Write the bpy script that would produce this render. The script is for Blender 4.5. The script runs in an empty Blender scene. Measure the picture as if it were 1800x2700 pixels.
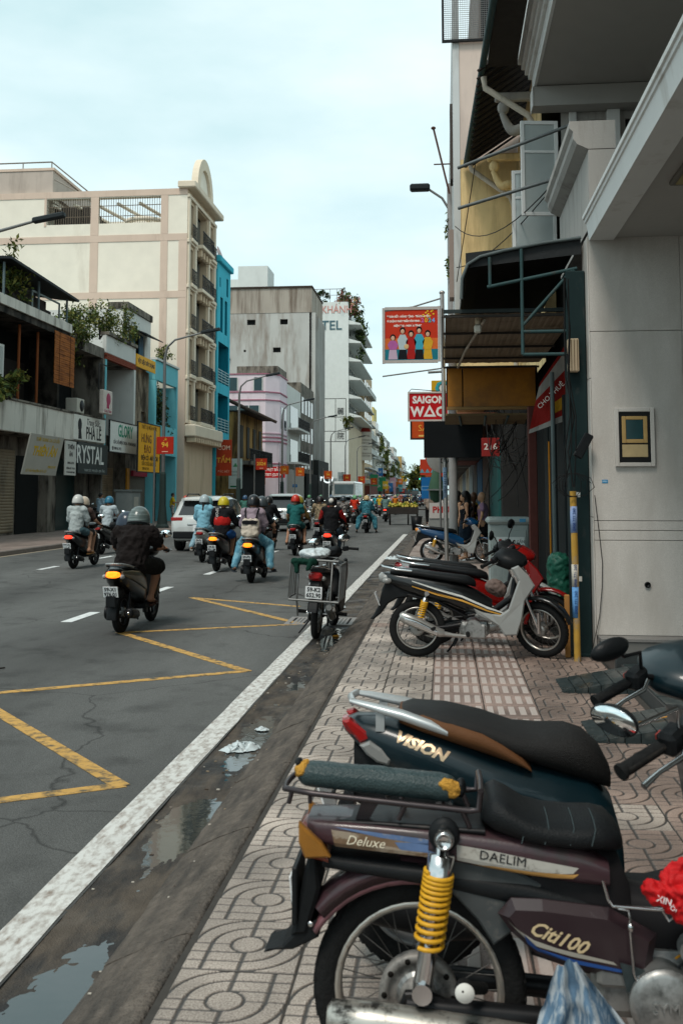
import bpy, math, random
import numpy as np
from mathutils import Vector, Matrix, Euler, noise
R = math.radians
random.seed(7)
SC = bpy.context.scene
COL = SC.collection
# ------------------------------------------------------------------ camera, sky, sun, exposure
cd = bpy.data.cameras.new('camera'); cam = bpy.data.objects.new('camera', cd); COL.objects.link(cam)
cam.location = (0, 0, 1.63); cam.rotation_euler = (R(90 + 5.1), 0, R(5.85))
cd.sensor_fit = 'AUTO'; cd.sensor_width = 36; cd.lens = 35.0; cd.shift_x = 0; cd.shift_y = -0.1042
cd.clip_start = .05; cd.clip_end = 6000
cd.dof.use_dof = True; cd.dof.focus_distance = 14.0; cd.dof.aperture_fstop = 6.5
SC.camera = cam
SUN_EL, SUN_AZ = 58, 200          # degrees; azimuth measured from +Y clockwise
w = bpy.data.worlds.new('World'); SC.world = w; w.use_nodes = True
nt = w.node_tree; nt.nodes.clear()
def wn(t): return nt.nodes.new(t)
out = wn('ShaderNodeOutputWorld'); bg = wn('ShaderNodeBackground'); sky = wn('ShaderNodeTexSky')
sky.sky_type = 'NISHITA'; sky.sun_disc = False; sky.sun_elevation = R(SUN_EL); sky.sun_rotation = R(SUN_AZ)
tc = wn('ShaderNodeTexCoord'); mp = wn('ShaderNodeMapping'); mp.inputs['Scale'].default_value = (1, 1, 2.6)
mp.inputs['Location'].default_value = (.35, .2, .1)
n1 = wn('ShaderNodeTexNoise'); n1.inputs['Scale'].default_value = 1.7; n1.inputs['Detail'].default_value = 7; n1.inputs['Roughness'].default_value = .52
rp = wn('ShaderNodeValToRGB')
rp.color_ramp.elements[0].position = .38; rp.color_ramp.elements[0].color = (3.9, 5.4, 5.52, 1)
rp.color_ramp.elements[1].position = .66; rp.color_ramp.elements[1].color = (6.5, 7.35, 7.35, 1)
mx = wn('ShaderNodeMix'); mx.data_type = 'RGBA'; mx.inputs[0].default_value = .88
L = nt.links.new
L(tc.outputs['Generated'], mp.inputs[0]); L(mp.outputs[0], n1.inputs['Vector']); L(n1.outputs[0], rp.inputs[0])
L(sky.outputs[0], mx.inputs[6]); L(rp.outputs[0], mx.inputs[7]); L(mx.outputs[2], bg.inputs[0]); L(bg.outputs[0], out.inputs[0])
bg.inputs['Strength'].default_value = .12
sd = bpy.data.lights.new('sun', 'SUN'); sd.energy = 1.5; sd.angle = R(16); sd.color = (1, .93, .84)
so = bpy.data.objects.new('sun', sd); COL.objects.link(so)
az, el = R(SUN_AZ), R(SUN_EL)
so.rotation_euler = (-Vector((math.sin(az) * math.cos(el), math.cos(az) * math.cos(el), math.sin(el)))).to_track_quat('-Z', 'Y').to_euler()
SC.view_settings.view_transform = 'Standard'; SC.view_settings.look = 'None'
SC.view_settings.exposure = 0.5; SC.view_settings.gamma = 1; SC.view_settings.use_curve_mapping = False
SC.render.engine = 'CYCLES'; SC.cycles.max_bounces = 5; SC.cycles.diffuse_bounces = 2; SC.cycles.glossy_bounces = 3; SC.cycles.use_denoising = True
# ------------------------------------------------------------------ materials
def lin(h):
    h = h.lstrip('#'); o = []
    for i in (0, 2, 4):
        c = int(h[i:i+2], 16) / 255
        o.append(c / 12.92 if c <= .04045 else ((c + .055) / 1.055) ** 2.4)
    return tuple(o)
MATS = {}
def mat(name, c, r=.6, metal=0, var=.15, sc=6, bump=0, bsc=80, dirt=None, dsc=(3, 3, .35), damt=(.5, .68), emit=0, coat=0, tr=0, spec=None, det=5, br=0):
    """procedural principled material: colour noise, optional streaky dirt, optional fine bump"""
    if name in MATS: return MATS[name]
    if isinstance(c, str): c = lin(c)
    if spec is None: spec = .12 if r >= .5 and not metal else (.3 if not metal else .5)
    m = bpy.data.materials.new(name); m.use_nodes = True; t = m.node_tree; b = t.nodes['Principled BSDF']
    co = t.nodes.new('ShaderNodeTexCoord'); n = t.nodes.new('ShaderNodeTexNoise')
    n.inputs['Scale'].default_value = sc; n.inputs['Detail'].default_value = det
    mi = t.nodes.new('ShaderNodeMix'); mi.data_type = 'RGBA'
    mi.inputs[6].default_value = tuple(x * (1 - var) for x in c) + (1,); mi.inputs[7].default_value = tuple(min(1, x * (1 + var)) for x in c) + (1,)
    t.links.new(co.outputs['Object'], n.inputs['Vector']); t.links.new(n.outputs[0], mi.inputs[0])
    cur = mi.outputs[2]
    if dirt is not None:
        if isinstance(dirt, str): dirt = lin(dirt)
        ma = t.nodes.new('ShaderNodeMapping'); ma.inputs['Scale'].default_value = dsc
        n2 = t.nodes.new('ShaderNodeTexNoise'); n2.inputs['Scale'].default_value = 1; n2.inputs['Detail'].default_value = 8; n2.inputs['Roughness'].default_value = .65
        rr = t.nodes.new('ShaderNodeMapRange'); rr.inputs[1].default_value = damt[0]; rr.inputs[2].default_value = damt[1]
        m2 = t.nodes.new('ShaderNodeMix'); m2.data_type = 'RGBA'; m2.inputs[7].default_value = dirt + (1,)
        t.links.new(co.outputs['Object'], ma.inputs[0]); t.links.new(ma.outputs[0], n2.inputs['Vector']); t.links.new(n2.outputs[0], rr.inputs[0])
        t.links.new(rr.outputs[0], m2.inputs[0]); t.links.new(cur, m2.inputs[6]); cur = m2.outputs[2]
    t.links.new(cur, b.inputs['Base Color'])
    b.inputs['Roughness'].default_value = r; b.inputs['Metallic'].default_value = metal
    b.inputs['Specular IOR Level'].default_value = spec
    if coat: b.inputs['Coat Weight'].default_value = coat; b.inputs['Coat Roughness'].default_value = .06
    if tr: b.inputs['Transmission Weight'].default_value = tr
    if emit:
        t.links.new(cur, b.inputs['Emission Color']); b.inputs['Emission Strength'].default_value = emit
    if bump:
        n3 = t.nodes.new('ShaderNodeTexNoise'); n3.inputs['Scale'].default_value = bsc; n3.inputs['Detail'].default_value = 4
        bp = t.nodes.new('ShaderNodeBump'); bp.inputs['Strength'].default_value = bump; bp.inputs['Distance'].default_value = .02
        t.links.new(co.outputs['Object'], n3.inputs['Vector']); t.links.new(n3.outputs[0], bp.inputs['Height']); t.links.new(bp.outputs[0], b.inputs['Normal'])
    if br:   # roughness variation
        n4 = t.nodes.new('ShaderNodeTexNoise'); n4.inputs['Scale'].default_value = 3.0; n4.inputs['Detail'].default_value = 6
        r4 = t.nodes.new('ShaderNodeMapRange'); r4.inputs[1].default_value = .4; r4.inputs[2].default_value = .62; r4.inputs[3].default_value = max(.03, r - br); r4.inputs[4].default_value = min(1, r + br)
        t.links.new(co.outputs['Object'], n4.inputs['Vector']); t.links.new(n4.outputs[0], r4.inputs[0]); t.links.new(r4.outputs[0], b.inputs['Roughness'])
    MATS[name] = m; return m
def cm(h, r=.5, **k):            # plain coloured material by hex
    return mat('c_%s_%.2f%s' % (h.strip('#'), r, ''.join('_%s%s' % kv for kv in k.items()) if k else ''), h, r, **k)
# ------------------------------------------------------------------ mesh builder
class MB:
    def __init__(s): s.v = []; s.f = []; s.m = []; s.s = []
    def add(s, vs, fs, mi=0, smooth=False, M=None):
        o = len(s.v)
        if M is not None: vs = [tuple(M @ Vector(v)) for v in vs]
        s.v += [tuple(v) for v in vs]; s.f += [tuple(i + o for i in f) for f in fs]
        s.m += [mi] * len(fs); s.s += [smooth] * len(fs); return s
    def box(s, a, b, mi=0, ch=0, M=None):
        (x0, y0, z0), (x1, y1, z1) = a, b
        if x0 > x1: x0, x1 = x1, x0
        if y0 > y1: y0, y1 = y1, y0
        if z0 > z1: z0, z1 = z1, z0
        ch = min(ch, .45 * min(x1 - x0, y1 - y0, z1 - z0))
        if ch <= 0:
            v = [(x, y, z) for z in (z0, z1) for y in (y0, y1) for x in (x0, x1)]
            return s.add(v, [(0, 2, 3, 1), (4, 5, 7, 6), (0, 1, 5, 4), (2, 6, 7, 3), (0, 4, 6, 2), (1, 3, 7, 5)], mi, False, M)
        v = []; idx = {}
        X = (x0, x1); Y = (y0, y1); Z = (z0, z1)
        for k in (0, 1):
            for j in (0, 1):
                for i in (0, 1):
                    p = [X[i], Y[j], Z[k]]; sg = [1 - 2 * i, 1 - 2 * j, 1 - 2 * k]
                    for ax in range(3):
                        q = [p[t] + (sg[t] * ch if t != ax else 0) for t in range(3)]
                        idx[(i, j, k, ax)] = len(v); v.append(tuple(q))
        g = lambda i, j, k, a: idx[(i, j, k, a)]
        f = [(g(0, 0, 0, 2), g(0, 1, 0, 2), g(1, 1, 0, 2), g(1, 0, 0, 2)), (g(0, 0, 1, 2), g(1, 0, 1, 2), g(1, 1, 1, 2), g(0, 1, 1, 2)),
             (g(0, 0, 0, 1), g(1, 0, 0, 1), g(1, 0, 1, 1), g(0, 0, 1, 1)), (g(0, 1, 0, 1), g(0, 1, 1, 1), g(1, 1, 1, 1), g(1, 1, 0, 1)),
             (g(0, 0, 0, 0), g(0, 0, 1, 0), g(0, 1, 1, 0), g(0, 1, 0, 0)), (g(1, 0, 0, 0), g(1, 1, 0, 0), g(1, 1, 1, 0), g(1, 0, 1, 0))]
        for j in (0, 1):
            for k in (0, 1): f.append((g(0, j, k, 1), g(1, j, k, 1), g(1, j, k, 2), g(0, j, k, 2)))
        for i in (0, 1):
            for k in (0, 1): f.append((g(i, 0, k, 0), g(i, 1, k, 0), g(i, 1, k, 2), g(i, 0, k, 2)))
        for i in (0, 1):
            for j in (0, 1): f.append((g(i, j, 0, 0), g(i, j, 1, 0), g(i, j, 1, 1), g(i, j, 0, 1)))
        for i in (0, 1):
            for j in (0, 1):
                for k in (0, 1): f.append((g(i, j, k, 0), g(i, j, k, 1), g(i, j, k, 2)))
        return s.add(v, f, mi, False, M)
    def tube(s, pts, r, n=8, mi=0, caps=True, smooth=True, M=None, closed=False):
        P = [Vector(p) for p in pts]; k = len(P)
        rs = list(r) if isinstance(r, (list, tuple)) else [r] * k
        T = []
        for i in range(k):
            a = P[(i - 1) % k] if closed else P[max(i - 1, 0)]; b = P[(i + 1) % k] if closed else P[min(i + 1, k - 1)]
            t = b - a; T.append(t.normalized() if t.length > 1e-9 else Vector((0, 0, 1)))
        u = T[0].orthogonal().normalized(); vs = []
        for i in range(k):
            u = (u - T[i] * u.dot(T[i]));
            u = u.normalized() if u.length > 1e-6 else T[i].orthogonal().normalized()
            w_ = T[i].cross(u)
            for j in range(n):
                a = 2 * math.pi * j / n; vs.append(tuple(P[i] + (u * math.cos(a) + w_ * math.sin(a)) * rs[i]))
        fs = []
        for i in range(k if closed else k - 1):
            i2 = (i + 1) % k
            for j in range(n): fs.append((i * n + j, i * n + (j + 1) % n, i2 * n + (j + 1) % n, i2 * n + j))
        s.add(vs, fs, mi, smooth, M)
        if caps and not closed:
            s.add(vs[:n], [tuple(range(n))[::-1]], mi, False, M); s.add(vs[-n:], [tuple(range(n))], mi, False, M)
        return s
    def lathe(s, prof, n=24, mi=0, M=None, smooth=True, closed=False):
        """profile of (radius, height) turned round local Z"""
        vs = []; k = len(prof)
        for (r, z) in prof:
            for j in range(n):
                a = 2 * math.pi * j / n; vs.append((r * math.cos(a), r * math.sin(a), z))
        fs = []
        for i in range(k if closed else k - 1):
            i2 = (i + 1) % k
            for j in range(n): fs.append((i * n + j, i * n + (j + 1) % n, i2 * n + (j + 1) % n, i2 * n + j))
        if not closed:
            if prof[0][0] > 1e-6: fs.append(tuple(range(n))[::-1])
            if prof[-1][0] > 1e-6: fs.append(tuple((k - 1) * n + j for j in range(n)))
        return s.add(vs, fs, mi, smooth, M)
    def loft(s, rings, mi=0, smooth=True, caps=True, M=None):
        n = len(rings[0]); vs = [p for r_ in rings for p in r_]; fs = []
        for i in range(len(rings) - 1):
            for j in range(n): fs.append((i * n + j, i * n + (j + 1) % n, (i + 1) * n + (j + 1) % n, (i + 1) * n + j))
        s.add(vs, fs, mi, smooth, M)
        if caps:
            s.add(rings[0], [tuple(range(n))[::-1]], mi, False, M); s.add(rings[-1], [tuple(range(n))], mi, False, M)
        return s
    def sx(s, secs, n=16, p=2.6, mi=0, caps=True, M=None):
        """loft along x; sections (x, yc, z0, z1, halfwidth[, p])"""
        rings = []
        for q in secs:
            x, yc, z0, z1, hw = q[:5]; pp = q[5] if len(q) > 5 else p; zc = (z0 + z1) / 2; hh = (z1 - z0) / 2; ring = []
            for j in range(n):
                a = 2 * math.pi * (j + .5) / n; c, d = math.cos(a), math.sin(a)
                ring.append((x, yc + hw * math.copysign(abs(c) ** (2 / pp), c), zc + hh * math.copysign(abs(d) ** (2 / pp), d)))
            rings.append(ring)
        return s.loft(rings, mi, True, caps, M)
    def ell(s, c, rad, mi=0, n=14, M=None, half=False):
        vs = []; fs = []; m = n // 2 + 1
        lo = -math.pi / 2 if not half else 0
        for i in range(m):
            a = lo + (math.pi / 2 - lo) * i / (m - 1)
            for j in range(n):
                b = 2 * math.pi * j / n; vs.append((c[0] + rad[0] * math.cos(a) * math.cos(b), c[1] + rad[1] * math.cos(a) * math.sin(b), c[2] + rad[2] * math.sin(a)))
        for i in range(m - 1):
            for j in range(n): fs.append((i * n + j, i * n + (j + 1) % n, (i + 1) * n + (j + 1) % n, (i + 1) * n + j))
        return s.add(vs, fs, mi, True, M)
    def slab(s, poly, t0, t1, ax='y', mi=0, ch=0, M=None):
        """extrude a 2D outline along an axis: ax 'y' -> (x,z) outline, 'x' -> (y,z), 'z' -> (x,y); chamfer ch on both faces"""
        def mk(p, t): return (p[0], t, p[1]) if ax == 'y' else ((t, p[0], p[1]) if ax == 'x' else (p[0], p[1], t))
        n = len(poly); ar = sum(poly[i][0] * poly[(i + 1) % n][1] - poly[(i + 1) % n][0] * poly[i][1] for i in range(n)) / 2
        def inset(d):
            o = []
            for i in range(n):
                a, b, c = Vector(poly[i - 1]), Vector(poly[i]), Vector(poly[(i + 1) % n])
                e1 = (b - a).normalized(); e2 = (c - b).normalized()
                n1 = Vector((-e1.y, e1.x)); n2 = Vector((-e2.y, e2.x)); m_ = n1 + n2
                m_ = m_ / max(.35, (1 + n1.dot(n2))) if m_.length > 1e-6 else n1
                q = b + m_ * (d if ar > 0 else -d); o.append((q.x, q.y))
            return o
        if t0 > t1: t0, t1 = t1, t0
        if ch > 0:
            i_ = inset(ch); rings = [[mk(p, t0) for p in i_], [mk(p, t0 + ch) for p in poly], [mk(p, t1 - ch) for p in poly], [mk(p, t1) for p in i_]]
        else: rings = [[mk(p, t0) for p in poly], [mk(p, t1) for p in poly]]
        return s.loft(rings, mi, False, True, M)
    def quad(s, a, b, c, d, mi=0, M=None): return s.add([a, b, c, d], [(0, 1, 2, 3)], mi, False, M)
    def wall(s, O, U, V, N, w_, h, holes=(), depth=.2, mi=0, mr=None, back=None):
        """sheet with real rectangular openings and reveals; holes (u0,v0,u1,v1)"""
        O, U, V, N = Vector(O), Vector(U), Vector(V), Vector(N)
        us = sorted(set([0, w_] + [x for q in holes for x in (q[0], q[2]) if 0 < x < w_])); vs_ = sorted(set([0, h] + [x for q in holes for x in (q[1], q[3]) if 0 < x < h]))
        P = lambda u, v, d=0: tuple(O + U * u + V * v - N * d)
        for i in range(len(us) - 1):
            for j in range(len(vs_) - 1):
                uc, vc = (us[i] + us[i+1]) / 2, (vs_[j] + vs_[j+1]) / 2
                if any(q[0] < uc < q[2] and q[1] < vc < q[3] for q in holes): continue
                s.quad(P(us[i], vs_[j]), P(us[i+1], vs_[j]), P(us[i+1], vs_[j+1]), P(us[i], vs_[j+1]), mi)
        mr = mi if mr is None else mr
        for (a, b, c, d) in [q[:4] for q in holes]:
            for (p, q) in (((a, b), (c, b)), ((c, b), (c, d)), ((c, d), (a, d)), ((a, d), (a, b))):
                s.quad(P(*p), P(*q), P(*q, depth), P(*p, depth), mr)
            if back is not None: s.quad(P(a, b, depth), P(c, b, depth), P(c, d, depth), P(a, d, depth), back)
        return s
    def build(s, name, mats, parent=None, loc=None, rot=None, label=None, cat=None, group=None, kind=None):
        if not isinstance(mats, (list, tuple)): mats = [mats]
        me = bpy.data.meshes.new(name); me.from_pydata(s.v, [], s.f)
        for m_ in mats: me.materials.append(m_)
        me.polygons.foreach_set('material_index', s.m); me.polygons.foreach_set('use_smooth', s.s); me.update()
        return link(name, me, parent, loc, rot, label, cat, group, kind)
def link(name, me, parent=None, loc=None, rot=None, label=None, cat=None, group=None, kind=None):
    o = bpy.data.objects.new(name, me); COL.objects.link(o); o.parent = parent
    if loc: o.location = loc
    if rot: o.rotation_euler = rot
    tag(o, label, cat, group, kind); return o
def tag(o, label=None, cat=None, group=None, kind=None):
    for k, v in (('label', label), ('category', cat), ('group', group), ('kind', kind)):
        if v: o[k] = v
    return o
def thing(name, label, cat, loc=(0, 0, 0), rz=0, group=None, rot=None):
    o = bpy.data.objects.new(name, None); COL.objects.link(o); o.location = loc; o.rotation_euler = rot or (0, 0, rz); o.empty_display_size = .1
    return tag(o, label, cat, group)
CH = {}
def kids(o): return [c for c in bpy.data.objects if c.parent == o]
def tree(o): return (o, [tree(c) for c in kids(o)])
def copy_tree(t, loc=None, rz=None, label=None, parent=None, recol=None):
    o, ch = t; c = o.copy(); COL.objects.link(c); c.parent = parent
    if loc is not None: c.location = loc
    if rz is not None: c.rotation_euler = (0, 0, rz)
    if label: c['label'] = label
    if recol and c.type == 'MESH':
        for sl in c.material_slots:
            if sl.material and sl.material.name in recol:
                nm = recol[sl.material.name]; sl.link = 'OBJECT'; sl.material = nm
    for k in ch: copy_tree(k, None, None, None, c, recol)
    return c
def text(s, size, mat_, parent=None, loc=(0, 0, 0), rot=(0, 0, 0), align='CENTER', ext=.002, name='lettering', sx=1, shear=0, bold=0):
    cu = bpy.data.curves.new('t', 'FONT'); cu.body = s; cu.size = size; cu.align_x = align; cu.align_y = 'CENTER'; cu.extrude = ext; cu.resolution_u = 2; cu.shear = shear; cu.offset = bold
    to = bpy.data.objects.new('t', cu); me = bpy.data.meshes.new_from_object(to)
    bpy.data.objects.remove(to); me.name = name; me.materials.clear(); me.materials.append(mat_)
    if sx != 1:
        for v in me.vertices: v.co.x *= sx
    return link(name, me, parent, loc, rot)
FX = (R(90), 0, R(90))       # text standing on a wall that faces +X
FY = (R(90), 0, 0)           # text standing on a wall that faces -Y (towards the camera)
# ------------------------------------------------------------------ organic surfaces: smooth union of capsules and ellipsoids, meshed by surface nets
def nets(prims, vox=.02, k=.03):
    """prims: ('c',p0,r0,p1,r1) tapered capsule, ('e',centre,(rx,ry,rz)[,euler]) ellipsoid. Returns verts, quads."""
    lo = np.full(3, 1e9); hi = -lo
    for p in prims:
        if p[0] == 'c':
            for c, r_ in ((p[1], p[2]), (p[3], p[4])): lo = np.minimum(lo, np.array(c) - r_); hi = np.maximum(hi, np.array(c) + r_)
        else: m_ = max(p[2]); lo = np.minimum(lo, np.array(p[1]) - m_); hi = np.maximum(hi, np.array(p[1]) + m_)
    lo -= vox * 2.5; hi += vox * 2.5; n = np.ceil((hi - lo) / vox).astype(int) + 1
    ax = [lo[i] + vox * np.arange(n[i]) for i in range(3)]
    D = np.full(n, 1e3, dtype=np.float32)
    for p in prims:
        if p[0] == 'c':
            a, ra, b, rb = np.array(p[1], float), p[2], np.array(p[3], float), p[4]; mn = np.minimum(a - ra, b - rb); mx_ = np.maximum(a + ra, b + rb)
        else: c = np.array(p[1], float); m_ = max(p[2]); mn, mx_ = c - m_, c + m_
        pad = k * 2 + vox * 3; i0 = np.maximum(0, np.floor((mn - pad - lo) / vox).astype(int)); i1 = np.minimum(n, np.ceil((mx_ + pad - lo) / vox).astype(int) + 1)
        X, Y, Z = np.meshgrid(*[ax[i][i0[i]:i1[i]] for i in range(3)], indexing='ij'); Q = np.stack([X, Y, Z], -1)
        if p[0] == 'c':
            ab = b - a; t = np.clip(((Q - a) @ ab) / max(1e-9, ab @ ab), 0, 1); d = np.linalg.norm(Q - a - t[..., None] * ab, axis=-1) - (ra + (rb - ra) * t)
        else:
            q = Q - c
            if len(p) > 3: q = q @ np.array(Euler(p[3]).to_matrix())
            rr = np.array(p[2]); k0 = np.linalg.norm(q / rr, axis=-1); k1 = np.linalg.norm(q / rr ** 2, axis=-1); d = k0 * (k0 - 1) / np.maximum(k1, 1e-6)
        sl = tuple(slice(i0[i], i1[i]) for i in range(3)); e = D[sl]
        h = np.clip(.5 + .5 * (e - d) / k, 0, 1); D[sl] = e * (1 - h) + d * h - k * h * (1 - h)
    S = D < 0; n1_ = n - 1
    cnt = np.zeros(n1_, int)
    corner = {}
    for dx in (0, 1):
        for dy in (0, 1):
            for dz in (0, 1):
                corner[dx, dy, dz] = (slice(dx, dx + n1_[0]), slice(dy, dy + n1_[1]), slice(dz, dz + n1_[2])); cnt += S[corner[dx, dy, dz]]
    act = (cnt > 0) & (cnt < 8); idx = -np.ones(n1_, int); idx[act] = np.arange(act.sum())
    acc = np.zeros(tuple(n1_) + (3,)); num = np.zeros(n1_)
    for (A, B) in [((a, b, c), (a + u, b + v, c + w_)) for u, v, w_ in ((1, 0, 0), (0, 1, 0), (0, 0, 1)) for a in range(2 - u) for b in range(2 - v) for c in range(2 - w_)]:
        da, db = D[corner[A]], D[corner[B]]; cr = (da < 0) != (db < 0); t = np.where(cr, da / np.where(da == db, 1, da - db), 0)
        for i in range(3): acc[..., i] += np.where(cr, A[i] + t * (B[i] - A[i]), 0)
        num += cr
    ijk = np.argwhere(act); V_ = lo + vox * (ijk + acc[act] / num[act][:, None]); F = []
    for axn in range(3):
        u, v = [(1, 2), (2, 0), (0, 1)][axn]
        s0 = [slice(None)] * 3; s1 = [slice(None)] * 3; s0[axn] = slice(0, -1); s1[axn] = slice(1, None)
        a, b = S[tuple(s0)], S[tuple(s1)]; e = np.argwhere(a != b)
        e = e[(e[:, u] > 0) & (e[:, v] > 0) & (e[:, u] < n[u] - 1) & (e[:, v] < n[v] - 1)]
        eu = np.zeros(3, int); eu[u] = 1; ev = np.zeros(3, int); ev[v] = 1
        q = np.stack([idx[tuple((e - eu - ev).T)], idx[tuple((e - ev).T)], idx[tuple(e.T)], idx[tuple((e - eu).T)]], 1)
        fl = a[tuple(e.T)]; q[~fl] = q[~fl][:, ::-1]; F.append(q)
    return V_, np.concatenate(F)
def organic(name, prims, mats, parent=None, vox=.02, k=.03, wr=0, wsc=9, loc=None, rot=None, **kw):
    V_, F = nets(prims, vox, k)
    me = bpy.data.meshes.new(name); me.from_pydata([tuple(v) for v in V_], [], [tuple(map(int, f)) for f in F])
    if wr:
        me.update(); nn = [v.normal.copy() for v in me.vertices]
        for v, n_ in zip(me.vertices, nn): v.co += n_ * wr * (.9 - 2.6 * abs(noise.noise(v.co * wsc)) - 1.2 * abs(noise.noise(v.co * wsc * 2.1 + Vector((3, 1, 7)))))
    for m_ in (mats if isinstance(mats, (list, tuple)) else [mats]): me.materials.append(m_)
    me.polygons.foreach_set('use_smooth', [True] * len(me.polygons)); me.update()
    return link(name, me, parent, loc, rot, **kw)
def leaves(name, n, c, rad, size, mats, parent=None, seed=1, droop=0, shape='ball', **kw):
    rg = random.Random(seed); b = MB(); cl = [(rg.gauss(0, .42), rg.gauss(0, .42), rg.gauss(0, .42)) for _ in range(max(4, n // 45))]
    for i in range(n):
        q = cl[rg.randrange(len(cl))]; p = Vector([q[j] + rg.gauss(0, .17) for j in range(3)])
        p = Vector((c[0] + rad[0] * p.x, c[1] + rad[1] * p.y, c[2] + rad[2] * p.z - droop * (p.x ** 2 + p.y ** 2)))
        Mx = Matrix.Translation(p) @ Euler((rg.uniform(-1.2, 1.2), rg.uniform(-1.2, 1.2), rg.uniform(0, 6.3))).to_matrix().to_4x4(); s_ = size * rg.uniform(.6, 1.3)
        b.add([(-s_, 0, 0), (0, -s_ * .42, .1 * s_), (s_, 0, -.1 * s_), (0, s_ * .42, .1 * s_)], [(0, 1, 2, 3)], rg.randrange(len(mats)), False, Mx)
    return b.build(name, mats, parent, **kw)
# ================================================================== GROUND
def nodes(m): return m.node_tree, m.node_tree.nodes['Principled BSDF']
asphalt = mat('asphalt', (.118, .118, .113), .85, var=.6, sc=75, bump=.6, bsc=120, dirt=(.066, .066, .064), dsc=(.55, .14, 1), damt=(.38, .7), det=6)
def crack(m_):      # hairline cracks, oil drips and tyre polish on the asphalt
    t = m_.node_tree; bs = t.nodes['Principled BSDF']; N = t.nodes.new; k = t.links.new; src = bs.inputs['Base Color'].links[0].from_socket
    co = N('ShaderNodeTexCoord'); nz = N('ShaderNodeTexNoise'); nz.inputs['Scale'].default_value = 1.3; nz.inputs['Detail'].default_value = 6
    ad = N('ShaderNodeMix'); ad.data_type = 'RGBA'; ad.inputs[0].default_value = .35; vo = N('ShaderNodeTexVoronoi'); vo.feature = 'DISTANCE_TO_EDGE'; vo.inputs['Scale'].default_value = .42
    r1 = N('ShaderNodeMapRange'); r1.inputs[1].default_value = .0; r1.inputs[2].default_value = .004; r1.inputs[3].default_value = .5; r1.inputs[4].default_value = 1
    n2 = N('ShaderNodeTexNoise'); n2.inputs['Scale'].default_value = 2.2; n2.inputs['Detail'].default_value = 5; r2 = N('ShaderNodeMapRange'); r2.inputs[1].default_value = .30; r2.inputs[2].default_value = .46; r2.inputs[3].default_value = .72; r2.inputs[4].default_value = 1
    sp = N('ShaderNodeSeparateXYZ'); sn = N('ShaderNodeMath'); sn.operation = 'SINE'; mu = N('ShaderNodeMath'); mu.operation = 'MULTIPLY'; mu.inputs[1].default_value = 1.9; r3 = N('ShaderNodeMapRange'); r3.inputs[1].default_value = -1; r3.inputs[2].default_value = 1; r3.inputs[3].default_value = .86; r3.inputs[4].default_value = 1.16
    m1 = N('ShaderNodeMath'); m1.operation = 'MULTIPLY'; m2 = N('ShaderNodeMath'); m2.operation = 'MULTIPLY'; hv = N('ShaderNodeHueSaturation')
    k(co.outputs['Object'], nz.inputs['Vector']); k(co.outputs['Object'], ad.inputs[6]); k(nz.outputs['Color'], ad.inputs[7]); k(ad.outputs[2], vo.inputs['Vector']); k(vo.outputs[0], r1.inputs[0]); k(co.outputs['Object'], n2.inputs['Vector']); k(n2.outputs[0], r2.inputs[0])
    k(co.outputs['Object'], sp.inputs[0]); k(sp.outputs[0], mu.inputs[0]); k(mu.outputs[0], sn.inputs[0]); k(sn.outputs[0], r3.inputs[0]); k(r1.outputs[0], m1.inputs[0]); k(r2.outputs[0], m1.inputs[1]); k(m1.outputs[0], m2.inputs[0]); k(r3.outputs[0], m2.inputs[1]); k(m2.outputs[0], hv.inputs['Value']); k(src, hv.inputs['Color']); k(hv.outputs[0], bs.inputs['Base Color'])
crack(asphalt)
paint_w = mat('road_paint_white', (.62, .61, .58), .6, var=.12, sc=5, bump=.2, bsc=150, dirt=(.24, .19, .155), dsc=(26, 11, 1), damt=(.44, .7))
paint_d = mat('road_paint_dash', (.66, .67, .66), .6, var=.1, sc=9, dirt=(.3, .3, .29), dsc=(9, 4, 1), damt=(.52, .75))
paint_y = mat('road_paint_yellow', (.52, .30, .085), .65, var=.25, sc=14, dirt=(.10, .085, .06), dsc=(11, 11, 1), damt=(.47, .64))
conc_d = mat('kerb_concrete', (.135, .112, .094), .85, var=.5, sc=22, bump=.9, bsc=60, dirt=(.05, .045, .041), dsc=(9, 2.2, 14), damt=(.4, .72))
gut_m = mat('gutter_silt', (.10, .082, .066), .75, var=.35, sc=9, bump=.5, bsc=120, dirt=(.035, .034, .034), dsc=(6, 1.6, 6), damt=(.42, .62), br=.25)
pave_l = mat('pavement_far', (.24, .185, .16), .8, var=.2, sc=3, bump=.3, bsc=40, dirt=(.13, .105, .09), dsc=(1.5, .5, 1), damt=(.45, .7))
water = mat('puddle_water', (.03, .036, .036), .03, var=.1, spec=.9, bump=.02, bsc=14)
b = MB(); b.box((-3000, -200, -.6), (3000, 5000, -.2)); b.build('ground', mat('earth', (.12, .115, .1), .9), kind='structure')
b = MB(); b.box((-12.5, -8, -.22), (-1.60, 420, -.13)); b.build('road', asphalt, kind='structure')
road = bpy.data.objects['road']
def stripe(poly, m_, name, z=-.126):
    bb = MB(); bb.slab(poly, z - .003, z, 'z'); return bb.build(name, m_, road)
def wob(x, y, a=.008): return x + a * (noise.noise((x * 3, y * 1.7, 0)) + noise.noise((x, y * 6, 3)))
ys = [i * .35 - 1 for i in range(130)]
stripe([(wob(-1.80, y), y) for y in ys] + [(wob(-1.612, y + 40), y) for y in reversed(ys)], paint_w, 'edge_line')
for y in range(0, 30):
    y0 = 5.3 + y * 4.1
    stripe([(-5.28, y0), (-5.12, y0), (-5.12, y0 + 1.15), (-5.28, y0 + 1.15)], paint_d, 'lane_dash')
    if y > 2: stripe([(-9.5, y0 + 1), (-9.35, y0 + 1), (-9.35, y0 + 2.1), (-9.5, y0 + 2.1)], paint_d, 'lane_dash')
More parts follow.
